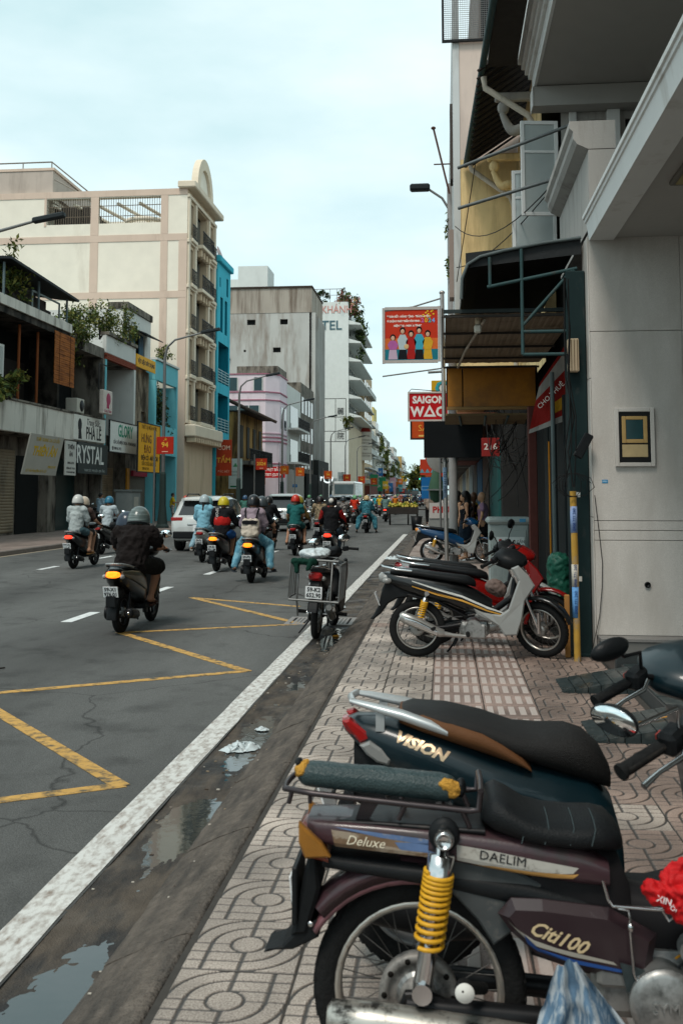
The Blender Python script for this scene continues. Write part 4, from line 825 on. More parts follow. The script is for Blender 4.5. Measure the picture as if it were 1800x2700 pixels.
# tangle of wires between the shops
b = MB(); rg = random.Random(11)
for k in range(46):
    p = Vector((rg.uniform(.75, 1.45), rg.uniform(16, 20.5), rg.uniform(2.3, 3.4))); q = Vector((rg.uniform(.75, 1.5), rg.uniform(16, 20.5), rg.uniform(1.4, 3.2))); m_ = (p + q) / 2 - Vector((rg.uniform(-.15, .15), 0, rg.uniform(.05, .5)))
    b.tube([p.lerp(m_, 2 * u).lerp(m_.lerp(q, u), u) if 0 else (p * (1 - u) ** 2 + m_ * 2 * u * (1 - u) + q * u * u) for u in (0, .2, .4, .6, .8, 1)], .008, 4)
b.build('wire_tangle', wire_m, label='tangle of black service wires under the shop canopies', cat='cable', kind='stuff')
for n_, pts in (('straight across the eaves', [(.3, 20.4, 6.3), (.85, 18.5, 5.9), (1.45, 13.9, 5.8)]), ('sagging in front of the open window', [(.28, 20.5, 7.2), (.85, 17, 5.6), (1.4, 13.5, 5.9), (1.62, 12.2, 5.75)]), ('thin and lowest by the black awning', [(.3, 20.4, 6.0), (.5, 18.0, 6.9), (.6, 17, 7.4)])):
    b = MB(); P = [Vector(p) for p in pts]; b.tube(P if len(P) == 2 else [P[0] * (1 - u) * (1 - u) + P[1] * 2 * u * (1 - u) + P[-1] * u * u for u in [i / 12 for i in range(13)]], .009, 5); b.build('overhead_wire', wire_m, label='black overhead wire ' + n_, cat='wire')
for (z0, z1, lab) in ((6.35, 6.75, 'upper grey steel bar crossing in front of the open casement'), (5.75, 6.05, 'lower grey steel bar crossing in front of the open casement')):
    b = MB(); b.tube([(.24, 14.2, z0), (1.9, 13.6, z1)], .026, 8); b.build('steel_bar', mat('grey_bar', (.12, .13, .13), .5, metal=.4, var=.3, sc=9), label=lab, cat='bar')
# open casements
def casement(loc, w_, h, label, rz):
    t = thing('casement', label, 'window', loc, rz, 'open white casements'); f = .055
    for a, c in (((-w_, -.02, 0), (-w_ + f, .02, h)), ((-f, -.02, 0), (0, .02, h)), ((-w_ + f, -.02, 0), (-f, .02, f)), ((-w_ + f, -.02, h - f), (-f, .02, h)), ((-w_ + f, -.018, h * .66), (-f, .018, h * .66 + .04))): boxpart('frame_bar', t, a, c, white_w, .004)
    boxpart('glass_pane', t, (-w_ + f, -.004, f), (-f, .004, h * .66), pale_glass); boxpart('glass_pane', t, (-w_ + f, -.004, h * .66 + .04), (-f, .004, h - f), pale_glass)
casement((1.74, 14.75, 5.75), .56, 1.45, 'upper open casement sash of the old house, nearer and higher', .12)
casement((1.78, 15.45, 5.35), .68, 1.35, 'lower open casement sash partly behind the nearer one', -.05)
# --- yellow and cream building with projecting upper floors
t = thing('corner_building', 'narrow building with yellow lower wall and cream upper wall jutting over the pavement', 'building', (1.4, 21, 0))
boxpart('yellow_wall', t, (-1.0, -.4, 4.1), (2.5, 22, 8.65), yellow_w); boxpart('cream_wall', t, (-1.0, -.4, 8.652), (2.5, 22, 11.3), cream_w); boxpart('edge_fin', t, (-1.14, -.42, 5.4), (-1.002, 22, 12.2), mat('pale_fin', (.55, .56, .55), .8, var=.08, sc=2, dirt=(.35, .34, .32), dsc=(2, 2, .5), damt=(.5, .75)))
boxpart('terrace_room', t, (-.55, .3, 11.3), (2.5, 20, 15.5), mat('terrace_wall', (.2, .17, .15), .8, var=.2, sc=2))
boxpart('terrace_window', t, (-.5, .28, 11.5), (-.05, .299, 15), dark_in)
cg = MB()
for i in range(28): cg.tube([(-1.32 + .045 * i, -.46, 11.25), (-1.32 + .045 * i, -.46, 14)], .005, 4)
for i in range(60): cg.tube([(-1.34, -.46, 11.25 + .046 * i), (-.06, -.46, 11.25 + .046 * i)], .005, 4)
cg.build('mesh_cage', mat('mesh_steel', (.18, .18, .18), .5, metal=.4), t); b = MB(); b.box((-1.36, -.5, 11.2), (-.04, -.44, 11.25)); b.box((-1.36, -.5, 11.251), (-1.31, -.44, 14)); b.build('cage_frame', blackm, t)
boxpart('wall_box', t, (-1.2, .4, 8.5), (-1.141, .9, 10.2), cm('#4a4440', .8)); boxpart('wall_box', t, (-1.24, .5, 5.9), (-1.141, 1.0, 7.4), cm('#8d7d74', .7))
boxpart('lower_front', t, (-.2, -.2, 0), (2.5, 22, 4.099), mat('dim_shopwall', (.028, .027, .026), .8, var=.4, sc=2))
for i in range(4): boxpart('shop_shutter', t, (-.26, .4 + i * 4.6, .1), (-.202, 4.4 + i * 4.6, 2.7), [cm('#27514f', .6), cm('#3a2f28', .6), cm('#20506b', .6), cm('#4a4a46', .6)][i])
boxpart('pink_sill', t, (-1.1, 1, 3.3), (-.21, 14, 3.42), cm('#8b5a46', .8))
for i in range(3): boxpart('shop_awning', t, (-1.25, 3 + i * 5.2, 2.75), (-.21, 7.6 + i * 5.2, 2.85), [cm('#20384a', .7), cm('#16181a', .7), cm('#5a2420', .7)][i])
# buildings further along on the right
hs = [(43.2, 52, 12, '#9aa6a8'), (52.2, 60, 15, '#b9b09c'), (60.2, 72, 10, '#8d9aa0'), (72.2, 84, 14, '#b7a98f'), (84.2, 100, 11, '#94867a'), (100.2, 125, 13, '#9aa09a'), (125.2, 160, 12, '#a79a8a')]
for k, (y0, y1, h, c) in enumerate(hs):
    t = thing('shop_building', '%s shop building in the right-hand row, %s from the yellow one' % (('pale blue', 'beige', 'grey blue', 'sandy', 'brown', 'grey green', 'taupe')[k], ('first', 'second', 'third', 'fourth', 'fifth', 'sixth', 'seventh')[k]), 'building', (1.3, (y0 + y1) / 2, 0), 0, 'shop buildings along the right-hand side'); hy = (y1 - y0) / 2
    boxpart('wall', t, (0, -hy, 0), (10, hy, h), mat('rb_' + c[1:], c, .85, var=.12, sc=2, dirt='#5d574f', dsc=(1, 1, .2), damt=(.5, .75))); boxpart('canopy', t, (-.9, -hy + .4, 3.0), (-.002, hy - .4, 3.15), cm('#3b3a38', .8))
    for z in [4.2 + 3.2 * i for i in range(int((h - 4) / 3.2) + 1)]: boxpart('balcony', t, (-.7, -hy + .6, z - .6), (-.002, hy - .6, z + .3), mat('rb_' + c[1:], c))
# ================================================================== LEFT-HAND ROW (facades face +X)
def WM(n, c, dirt='#4a453f', amt=(.5, .74), sc=(1.2, 1.2, .22), var=.1): return mat('w_' + n, c, .85, var=var, sc=1.2, bump=.1, bsc=25, dirt=dirt, dsc=sc, damt=amt)
w_stain = WM('stained_white', '#d0cbc1', '#6b645a', (.5, .72), (2.6, 2.6, .3)); w_old = WM('old_grey', '#7d766c', '#2c2825', (.42, .62), (1.5, 1.5, .5), .2); w_black = WM('mouldy', '#4c4741', '#171614', (.4, .6), (1.4, 1.4, .8), .3)
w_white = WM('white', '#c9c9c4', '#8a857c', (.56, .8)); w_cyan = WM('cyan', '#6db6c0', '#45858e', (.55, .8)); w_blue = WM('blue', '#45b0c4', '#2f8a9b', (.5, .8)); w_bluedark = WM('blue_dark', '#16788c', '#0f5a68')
w_cream = WM('creamy', '#e8dfcf', '#cbbfae', (.58, .85), (.6, .6, .15)); w_band = WM('pinkband', '#d0b9a8', '#b8a292', (.55, .8)); w_ston = WM('cream_stone', '#cdb79c', '#a08a72', (.52, .8)); w_stonl = WM('cream_light', '#dccdb8', '#b7a48c', (.55, .8))
w_grey = mat('w_concrete', '#b4b3ae', .9, var=.2, sc=.35, bump=.1, bsc=10, dirt='#857a70', dsc=(.7, .7, .12), damt=(.48, .7)); w_top = mat('w_concrete_dark', '#a39a8f', .9, var=.25, sc=.3, dirt='#6d6055', dsc=(1.2, 1.2, .1), damt=(.45, .65))
w_pink = WM('pale_pink', '#dccdd3', '#b3a3a9', (.55, .8)); w_rose = cm('#a5697a', .7); w_hot = WM('hotel_white', '#d3d6d2', '#b3b5b0', (.55, .85), (.4, .4, .1)); shut_m = mat('roller_shutter', '#6d6a62', .5, metal=.2, var=.12, sc=3, dirt='#3b3833', dsc=(1, 1, .6), damt=(.45, .7)); shut_b = mat('roller_shutter_beige', '#8b7d68', .55, var=.12, sc=3, dirt='#4b4339', dsc=(1, 1, .6), damt=(.5, .75))
leaf = [mat('leaf_a', (.085, .115, .028), .6, var=.3, sc=3), mat('leaf_b', (.038, .06, .02), .6, var=.3, sc=3), mat('leaf_c', (.17, .165, .04), .6, var=.3, sc=3)]
brick_m = mat('brick_red', '#7d4030', .85, var=.2, sc=6); roof_m = mat('roof_sheet', '#232628', .6, var=.25, sc=3)
iron = mat('iron_black', (.02, .02, .02), .5)
XF = -16.3
def bld(name, label, y, cat='building', x=XF, group=None): return thing(name, label, cat, (x, y, 0), 0, group)
def rail(parent, x, y0, y1, z, h=.95, n=None, m_=iron, name='railing'):
    b = MB(); b.box((x - .025, y0, z + h - .05), (x + .025, y1, z + h)); b.box((x - .02, y0, z + .06), (x + .02, y1, z + .1))
    n = n or int((y1 - y0) / .14)
    for i in range(n + 1): y = y0 + (y1 - y0) * i / n; b.box((x - .012, y - .012, z), (x + .012, y + .012, z + h - .05))
    for i in range(max(1, n // 5)):
        yc = y0 + (y1 - y0) * (i + .5) / max(1, n // 5); r_ = min(.2, h * .3); b.tube([(x, yc + r_ * math.cos(a), z + h * .5 + r_ * math.sin(a)) for a in [k * .7 for k in range(9)]], .016, 4)
    return b.build(name, m_, parent)
def shutter(parent, x, y0, y1, z0, z1, m_=shut_m, name='roller_shutter'):
    b = MB(); n = int((z1 - z0) / .12); prof = []
    for i in range(n):
        z = z0 + (z1 - z0) * i / n; dz = (z1 - z0) / n; prof += [(x, z), (x + .018, z + dz * .3), (x + .018, z + dz * .7)]
    prof.append((x, z1)); vs = [(p[0], y, p[1]) for y in (y0, y1) for p in prof]; k = len(prof)
    b.add(vs, [(i, k + i, k + i + 1, i + 1) for i in range(k - 1)]); return b.build(name, m_, parent)
def sign(name, label, loc, w_, h, m_, texts, rz=R(90), frame=None, th=.06, rx=0, cat='sign', group=None):
    """board facing local -Y before turning; rz=90deg faces +X"""
    t = thing(name, label, cat, loc, 0, group, rot=(rx, 0, rz)); boxpart('board', t, (-w_ / 2, 0, -h / 2), (w_ / 2, th, h / 2), m_, .004)
    if frame: 
        f = .05
        for a, c in (((-w_ / 2 - f, -.02, -h / 2 - f), (-w_ / 2 - .001, th, h / 2 + f)), ((w_ / 2 + .001, -.02, -h / 2 - f), (w_ / 2 + f, th, h / 2 + f)), ((-w_ / 2, -.02, h / 2 + .001), (w_ / 2, th, h / 2 + f)), ((-w_ / 2, -.02, -h / 2 - f), (w_ / 2, th, -h / 2 - .001))): boxpart('frame', t, a, c, frame)
    for q in texts:
        s_, size, c, x, z = q[:5]; text(s_, size, cm(c, .5), t, (x, -.004, z), FY, ext=.003, **(q[5] if len(q) > 5 else {}))
    return t
# ---- house A: long white balcony band
t = bld('shophouse', 'dark old shophouse with stained white balcony band at the left edge', 38)
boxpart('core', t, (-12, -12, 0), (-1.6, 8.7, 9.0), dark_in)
boxpart('balcony_band', t, (-.2, -12, 4.0), (.0, 8.7, 5.2), w_stain, .02); boxpart('balcony_floor', t, (-1.6, -12, 3.95), (-.201, 8.7, 4.1), w_old)
boxpart('band_coping', t, (-.24, -12, 5.202), (.05, 8.7, 5.28), w_old)
boxpart('roof_slab', t, (-1.6, -12, 8.35), (.15, 3.6, 8.95), w_black); boxpart('slab_lip', t, (.152, -12, 8.62), (.24, 3.58, 9.0), w_stain); boxpart('roof_slab', t, (-1.6, 3.62, 8.2), (-.1, 8.7, 8.7), w_old)
boxpart('party_wall', t, (-1.6, 8.45, 0), (-.05, 8.7, 8.19), w_old); boxpart('party_wall', t, (-1.6, 3.4, 4.1), (-.3, 3.62, 8.34), w_black)
for (y0, y1, z0, z1, m_) in ((-11.5, -6, 4.3, 6.8, wood_d), (-2.4, -.2, 4.15, 7.3, cm('#5b3a22', .7)), (.6, 2.8, 4.15, 7.2, wood_d), (4.2, 6.8, 4.15, 7.4, dark_in)): boxpart('door_leaf', t, (-1.598, y0, z0), (-1.53, y1, z1), m_)
w1 = boxpart('glass_screen', t, (-.35, -4.2, 5.3), (-.31, -2.0, 7.2), pale_glass)
for a, c in (((-.36, -4.3, 5.3), (-.3, -4.2, 7.3)), ((-.36, -2.0, 5.3), (-.3, -1.9, 7.3)), ((-.36, -4.2, 7.2), (-.3, -2.0, 7.3))): boxpart('screen_frame', t, a, c, w_white)
for y in (-.6, 1.2): b = MB(); b.tube([(-.3, y, 5.2), (-.3, y, 8.3)], .06, 8); b.build('timber_post', cm('#7a4526', .7), t)
boxpart('ground_wall', t, (-1.6, -12, 0), (-1.0, 8.44, 3.94), w_old)
for (y0, y1) in ((-9, -3.2), (-1.2, .8)): shutter(t, -.97, y0, y1, .1, 3.4, shut_b)
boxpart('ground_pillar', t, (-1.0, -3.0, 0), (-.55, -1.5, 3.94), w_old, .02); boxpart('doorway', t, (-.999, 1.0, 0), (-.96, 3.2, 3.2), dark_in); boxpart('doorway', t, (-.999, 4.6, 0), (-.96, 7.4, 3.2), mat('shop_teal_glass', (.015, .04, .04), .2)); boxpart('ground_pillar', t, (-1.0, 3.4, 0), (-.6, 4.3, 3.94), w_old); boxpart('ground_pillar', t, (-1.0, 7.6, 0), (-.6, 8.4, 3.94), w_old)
# rooftop room of house A
boxpart('terrace_wall', t, (-5, -4, 9.01), (-.4, 2.2, 9.75), w_black); boxpart('terrace_wall', t, (-6, 2.3, 8.96), (-1.0, 4.2, 9.7), w_black)
b = MB(); b.add([(-6, -3.5, 10.5), (.6, -3.5, 10.25), (.6, 3.4, 9.95), (-6, 3.4, 10.9), (-6, -3.5, 10.6), (.6, -3.5, 10.35), (.6, 3.4, 10.05), (-6, 3.4, 11.0)], [(3, 2, 1, 0), (4, 5, 6, 7), (0, 1, 5, 4), (1, 2, 6, 5), (2, 3, 7, 6), (3, 0, 4, 7)]); b.build('tin_roof', roof_m, t)
for p in ((.2, -3.2), (.2, 3.0), (-3, 3.0), (.2, 0)): b = MB(); b.tube([(p[0], p[1], 8.96), (p[0], p[1], 10.2)], .05, 6); b.build('roof_post', cm('#5d6a6c', .6), t)
b = MB(); b.tube([(.1, -.4, 8.95), (.1, -.4, 9.7), (.1, 2.4, 9.7), (.1, 2.4, 8.4), (.1, 2.9, 7.9)], .045, 6); b.build('drain_pipe', cm('#7e8886', .6), t)
# bamboo blind
t = thing('bamboo_blind', 'orange bamboo roller blind hanging from the first floor of the dark shophouse', 'blind', (-16.05, 40.75, 8.45)); bb_m = mat('bamboo', '#9b5b28', .7, var=.3, sc=2, dirt='#6b3a18', dsc=(1, 1, 9), damt=(.45, .65))
for i in range(24): boxpart('slat', t, (-.01 + .01 * (i % 2), -1.12, -.092 * (i + 1)), (.012 + .01 * (i % 2), 1.12, -.092 * i - .008), bb_m)
for y in (-.6, .6): b = MB(); b.box((.024, y - .02, -2.2), (.03, y + .02, 0)); b.build('cord', cm('#4e2a12', .8), t)
# signs on house A
sign('shop_sign', 'white fascia sign with a woman silhouette reading PHA LÊ', (-16.24, 44.6, 4.62), 4.1, 1.12, cm('#d8d5cc', .6), [('Trang Sức', .42, '#15171a', .35, .30, dict(shear=.2)), ('PHA LÊ', .78, '#121416', .45, -.22, dict(bold=.012, sx=.82))])
sg = bpy.data.objects['shop_sign']; b = MB(); b.ell((-1.35, -.005, .12), (.24, .01, .3), 0, 14); b.slab([(-1.5, -.5), (-1.1, -.5), (-1.2, -.1), (-1.25, .1), (-1.5, .15)], -.012, -.002, 'y'); b.build('silhouette', ink, sg)
sign('shop_sign', 'dark green shop sign with white letters ending in YSTAL', (-16.1, 44.7, 3.25), 3.9, 1.4, mat('sign_dark', (.012, .022, .024), .4, var=.3, sc=1), [('CRYSTAL', 1.15, '#dcdcd6', -.75, .12, dict(sx=.9, bold=.012)), ('TRANG SỨC - PHỤ KIỆN - QUÀ TẶNG', .16, '#9fa5a2', .2, -.55)])
sign('shop_sign', 'tilted grey awning sign with yellow letters reading THIÊN ÂN', (-15.25, 36.9, 3.12), 3.2, 1.55, mat('sign_grey', '#aaa79e', .7, var=.12, sc=2), [('THỜI TRANG DA CÁ SẤU', .2, '#b59a3c', .1, .58), ('THIÊN ÂN', .5, '#c9a412', .0, .12, dict(shear=.2, bold=.012)), ('127 Trần Hưng Đạo B, P.6, Q.5', .15, '#b59a3c', -.4, -.62), ('0908 633 907', .14, '#c2a53c', 1.0, -.45)], rx=R(12))
sign('shop_sign', 'narrow pale upright board reading THIÊN ÂN beside the awning sign', (-15.2, 39.55, 3.1), 1.15, 1.4, mat('sign_pale', '#c2c0b9', .6, var=.1), [('THIÊN', .26, '#17191b', 0, .45, dict(bold=.004)), ('ÂN', .26, '#17191b', 0, .15, dict(bold=.004)), ('0908 633 907', .13, '#333333', 0, -.2), ('ĐỒNG HỒ - VÍ DA', .11, '#333333', 0, -.42), ('127 TRẦN HƯNG ĐẠO', .09, '#333333', 0, -.58)])
for (y, z, lab) in ((43.6, 5.6, 'white air conditioner on the balcony above the PHA LÊ sign'),):
    t = thing('air_conditioner', lab, 'air conditioner', (-16.6, y, z - .3)); boxpart('case', t, (-.3, -.45, 0), (.25, .45, .65), cm('#b9b4a8', .5), .02); b = MB(); b.lathe([(.26, 0), (.26, .012), (0, .014)], 18, 0, Matrix.Translation((.252, .12, .33)) @ Matrix.Rotation(R(90), 4, 'Y')); b.build('fan_grille', cm('#26282a', .5), t)
t = thing('light_sign', 'small pinkish lightbox with a woman head logo on a bracket', 'sign', (-15.9, 45.4, 6.0)); boxpart('box', t, (-.02, -.62, -.62), (.2, .62, .5), cm('#c9bdb4', .5), .03); b = MB(); b.ell((.205, .05, .08), (.012, .3, .3), 0, 14); b.slab([(-.2, -.35), (.15, -.35), (.12, .0), (-.15, .0)], .2, .21, 'x'); b.build('logo', cm('#a02a52', .5), t); text('Cong Thẩm', .2, cm('#a02a52', .5), t, (.205, 0, -.48), FX, ext=.002)
b = MB(); b.tube([(-.1, -.5, .5), (-.1, -.5, 1.75), (-.1, .6, 1.75)], .035, 6); b.build('bracket', iron, t)
# ---- house C: GLORY
t = bld('shophouse', 'shophouse with white parapet, brick band and open grey balcony above the GLORY sign', 49)
boxpart('core', t, (-12, -2.3, 0), (-1.7, 2.4, 8.2), w_old); boxpart('parapet', t, (-.2, -2.28, 8.52), (0, 2.38, 9.4), w_white, .02); boxpart('parapet_coping', t, (-.3, -2.3, 9.402), (.12, 2.4, 9.55), w_old); boxpart('roof_slab', t, (-1.7, -2.28, 8.2), (-.201, 2.38, 8.5), w_old)
for i in range(18):
    for j in range(3): boxpart('brick', t, (-.19, -2.27 + i * .258 + (.06 if j % 2 else 0), 8.21 + j * .1), (.02, -2.03 + i * .258 + (.06 if j % 2 else 0), 8.3 + j * .1), brick_m)
boxpart('side_post', t, (-1.7, 2.1, 4), (.02, 2.38, 8.2), w_white); boxpart('side_post', t, (-.25, -2.28, 4), (-.02, -2.08, 8.2), w_cyan); boxpart('balcony_front', t, (-.2, -2.05, 4.0), (-.02, 2.08, 4.5), w_old)
b = MB(); b.slab([(-.9, 5.0), (.9, 5.0), (.9, 6.4), (.6, 6.75), (-.6, 6.75), (-.9, 6.4)], -1.69, -1.62, 'x'); b.build('arched_window', mat('stone_dark', '#3a3632', .9, var=.4, sc=5), t); boxpart('air_vent', t, (-1.69, -1.7, 6.6), (-1.6, -1.2, 8.0), w_white)
boxpart('ground_wall', t, (-1.7, -2.3, 0), (-1.1, 2.4, 3.9), w_old); shutter(t, -1.08, .0, 2.2, .1, 3.0, shut_b); boxpart('doorway', t, (-1.099, -2.0, 0), (-1.06, -.3, 3.0), dark_in)
sign('shop_sign', 'white shop sign with green GLORY lettering', (-16.15, 49.3, 4.47), 4.5, 1.5, cm('#dcdcd6', .6), [('GLORY', .85, '#1d8a6b', .15, .3, dict(bold=.02, sx=.85)), ('SỬA CHỮA ĐIỆN THOẠI - PHONE REPAIR', .24, '#26262a', .1, -.27, dict(sx=.8)), ('☎ 0908 66 7432', .2, '#26262a', -1.2, -.58)], frame=iron)
# ---- house D: aged wall, yellow signs
t = bld('shophouse', 'narrow shophouse with peeling aged wall between the brick band house and cyan house', 53.2)
boxpart('core', t, (-12, -1.78, 0), (-.5, 1.78, 9.0), w_old); b = MB(); b.wall((-.35, -1.78, 4), (0, 1, 0), (0, 0, 1), (1, 0, 0), 3.56, 4.5, [(2.2, .6, 3.0, 2.2)], .2, 0, 0, 1); b.build('upper_wall', [WM('peeling', '#8a7c6a', '#3f352b', (.42, .6), (1.2, 1.2, .5), .25), dark_in], t); boxpart('ground_front', t, (-.499, -1.7, 0), (-.45, 1.7, 3.0), cm('#5e5a52', .7)); boxpart('yellow_strip', t, (-.449, -1.75, .2), (-.38, -1.3, 3), mat('strip_yellow', '#b07a1e', .6, var=.3, sc=5))
boxpart('pink_lintel', t, (-.449, -.9, 2.6), (-.3, 1.6, 2.9), cm('#8a2a3a', .6))
sign('shop_sign', 'yellow sign with dark letters at the roofline of the aged wall house', (-16.28, 53.25, 8.8), 3.5, .68, cm('#dda014', .55), [('VẬT LIỆU XÂY DỰNG', .3, '#3a2a12', 0, 0, dict(sx=1.05, bold=.012))])
sign('shop_sign', 'tall yellow sign covered in dark lettering in front of the aged wall house', (-15.45, 51.3, 4.05), 3.9, 2.5, cm('#e2a312', .55), [('THIẾT BỊ ĐIỆN NƯỚC', .28, '#5a3a10', 0, 1.05), ('HƯNG', .6, '#6a3a10', -.5, .45, dict(bold=.01)), ('ĐẠO', .55, '#7a3a12', -.3, -.1, dict(bold=.01)), ('ĐIỆN CƠ - MÁY BƠM', .32, '#2a2012', .1, -.55, dict(bold=.008)), ('SỬA CHỮA BẢO TRÌ', .28, '#4a3212', 0, -.85), ('0903 812 244', .2, '#4a3212', -.6, -1.1)], frame=iron)
# ---- house E: cyan
t = bld('shophouse', 'small cyan painted shophouse with an ivy filled balcony', 57.5)
boxpart('core', t, (-12, -2.45, 0), (-1.4, 2.45, 9.1), w_cyan); boxpart('parapet', t, (-.2, -2.43, 8.15), (0, 2.43, 9.3), w_cyan, .02); boxpart('coping', t, (-.3, -2.45, 9.302), (.1, 2.45, 9.42), w_white); boxpart('side_post', t, (-1.4, -2.43, 0), (.0, -2.15, 8.14), w_cyan); boxpart('side_post', t, (-1.4, 2.15, 0), (.0, 2.43, 8.14), w_cyan); boxpart('balcony_front', t, (-.2, -2.14, 3.9), (0, 2.14, 5.6), w_cyan); boxpart('opening', t, (-1.398, -2.1, 5.6), (-1.3, 2.1, 8.1), dark_in); boxpart('doorway', t, (-1.398, -2.1, 0), (-1.2, 2.1, 3.85), cm('#1a1d1e', .8))
leaves('ivy', 900, (-.5, -.3, 6.4), (.6, 1.6, 1.7), .13, [leaf[1], mat('leaf_dark', (.02, .03, .014), .7)], t, 21)
# ---- white attic behind C-E and roof plants
t = bld('attic_house', 'white attic storey with blue shuttered window rising behind the shophouses', 57.4, x=-18.0)
boxpart('core', t, (-6, -2.2, 6), (-.3, 2.6, 12.3), w_white); b = MB(); b.wall((-.1, -2.2, 9), (0, 1, 0), (0, 0, 1), (1, 0, 0), 4.8, 3.3, [(.7, .3, 3.6, 2.2)], .19, 0, 0, 1); b.build('front_wall', [w_white, dark_in], t); boxpart('gable', t, (-1.2, -2.25, 12.31), (.0, 2.65, 12.7), w_old)
for y in (-1.4, .2): boxpart('blue_shutter', t, (-.12, y, 9.35), (-.08, y + .85, 11.15), cm('#24536a', .6))
b = MB(); b.add([(-.1, -1.6, 11.3), (.9, -1.6, 10.9), (.9, 1.9, 10.9), (-.1, 1.9, 11.3), (-.1, -1.6, 11.36), (.9, -1.6, 10.96), (.9, 1.9, 10.96), (-.1, 1.9, 11.36)], [(3, 2, 1, 0), (4, 5, 6, 7), (0, 1, 5, 4), (1, 2, 6, 5), (2, 3, 7, 6), (3, 0, 4, 7)]); b.build('sheet_awning', roof_m, t)
def shrub(label, loc, rad, n, size, seed, name='shrub', cat='shrub', mats=None):
    t = thing(name, label, cat, loc); b = MB(); rg = random.Random(seed)
    for i in range(5): b.tube([(rg.uniform(-.2, .2), rg.uniform(-.2, .2), 0), (rg.uniform(-.5, .5) * rad[0], rg.uniform(-.5, .5) * rad[1], rad[2] * .9)], [.05, .02], 5)
    b.build('stem', wood_d, t); leaves('foliage', int(n * 2.1), (0, 0, rad[2] * .7), (rad[0], rad[1], rad[2] * .8), size * .68, mats or leaf, t, seed)
shrub('yellow green bush on the roof at the far left edge', (-16.6, 36.0, 9.0), (.9, 1.1, 1.4), 420, .17, 1)
shrub('bushy green roof shrub right of the tin roof', (-16.9, 44.4, 8.7), (1.0, 1.4, 1.5), 700, .15, 2)
shrub('dark hanging shrub spilling over the roof slab below the tin roof', (-16.3, 43.2, 8.2), (.7, .9, .9), 380, .13, 3)
shrub('olive shrub in the middle of the white parapet roof', (-17.0, 48.2, 9.4), (1.0, 1.4, 1.3), 620, .14, 4)
shrub('tall thin shrub at the right end of the white parapet', (-16.6, 50.6, 9.4), (.6, .8, 1.5), 400, .13, 5)
shrub('small potted plants on the cyan parapet', (-16.5, 57.2, 9.3), (.5, 1.3, .7), 240, .13, 6)
shrub('spiky plant on the balcony at the far left edge', (-15.9, 34.9, 5.1), (.6, .9, .8), 260, .22, 7)
# ---- cream building
t = bld('cream_building', 'tall cream apartment building with arched pediment and iron balconies', 66.3, x=-16.5); y0, y1, Hc = -3.9, 3.9, 21.6
b = MB(); b.wall((-20, y0, 0), (1, 0, 0), (0, 0, 1), (0, -1, 0), 20, Hc, [(20 - 9.55, 19.4, 20 - 6.5, 21.15), (20 - 6.0, 19.4, 20 - 1.75, 21.15)], .3, 0); b.build('side_wall', w_cream, t)
boxpart('core', t, (-20, y0 + 2.6, 0), (-.5, y1, 18.2), w_cream); boxpart('core_near', t, (-20, y0 + .02, 0), (-.5, y0 + 2.59, 18.2), w_cream); boxpart('roof_deck', t, (-20, y0 + .02, Hc - .25), (-9.6, y1, Hc), w_cream); boxpart('far_parapet', t, (-20, y1 - .3, 18.21), (-.5, y1, 19.6), w_cream); boxpart('roof_beam', t, (-9.6, y0 + .02, 21.16), (-.5, y0 + .5, Hc), w_cream); boxpart('roof_beam', t, (-9.6, y1 - .5, 21.1), (-.5, y1, Hc), w_cream); boxpart('dark_room', t, (-9.59, y0 + 1.5, 18.21), (-7.2, y1 - .5, 21.0), mat('dim_room', (.05, .045, .04), .9))
for i in range(6): b = MB(); b.tube([(-9.4 + 1.5 * i, y0 + .6, 20.9), (-8.2 + 1.5 * i, y1 - .6, 20.9)], .12, 4); b.build('pergola_beam', w_cream, t)
b = MB(); b.lathe([(1.5, 0), (1.5, .25), (1.15, .25), (1.15, 0)], 28, 0, Matrix.Translation((-3.9, 0, 20.3)), True, True); b.build('ring_skylight', w_cream, t)
for (x0, x1) in ((-9.55, -6.5), (-6.0, -1.75)):
    b = MB(); n_ = int((x1 - x0) / .16)
    for i in range(n_ + 1): x = x0 + (x1 - x0) * i / n_; b.box((x - .015, y0 + .1, 19.4), (x + .015, y0 + .13, 21.15))
    for z in (19.9, 20.6): b.box((x0, y0 + .09, z), (x1, y0 + .135, z + .04))
    b.build('window_grille', cm('#6d6154', .6), t)
for z0, z1 in ((21.2, 21.62), (18.15, 18.6), (14.35, 14.8)): boxpart('pink_band', t, (-20, y0 - .04, z0), (-.001, y0 - .001, z1), w_band)
for x0, x1, a, c in ((-6.52, -5.98, 14.81, 18.14), (-1.77, -1.3, 14.81, 18.14), (-.55, -.0, 0, 14.34), (-6.52, -5.98, 18.61, 21.19), (-1.77, -1.3, 18.61, 21.19), (-9.7, -9.56, 19.3, 21.19), (-.55, 0, 14.81, 18.14), (-6.52, -5.98, 8, 14.34), (-1.77, -1.3, 10, 14.34)): boxpart('pink_band', t, (x0, y0 - .038, a), (x1, y0 - .001, c), w_band)
boxpart('stair_tower', t, (-20, y0 + .3, Hc + .01), (-9.3, y1, Hc + 1.6), WM('tower', '#b9aba0', '#9a8d83')); boxpart('tower_coping', t, (-20, y0 + .25, Hc + 1.62), (-9.2, y1, Hc + 1.8), w_band); b = MB(); b.tube([(-20, y0 + .3, Hc + 2.2), (-9.4, y0 + .3, Hc + 2.2), (-9.3, y1, Hc + 2.2)], .05, 6)
for i in range(6): b.tube([(-9.4 - 2 * i, y0 + .3, Hc + 1.8), (-9.4 - 2 * i, y0 + .3, Hc + 2.2)], .04, 5)
b.tube([(-9.2, y0 + .3, Hc + 1.0), (-7.6, y0 + .3, Hc + .1)], .05, 5); b.build('roof_rail', cm('#8d857c', .6), t)
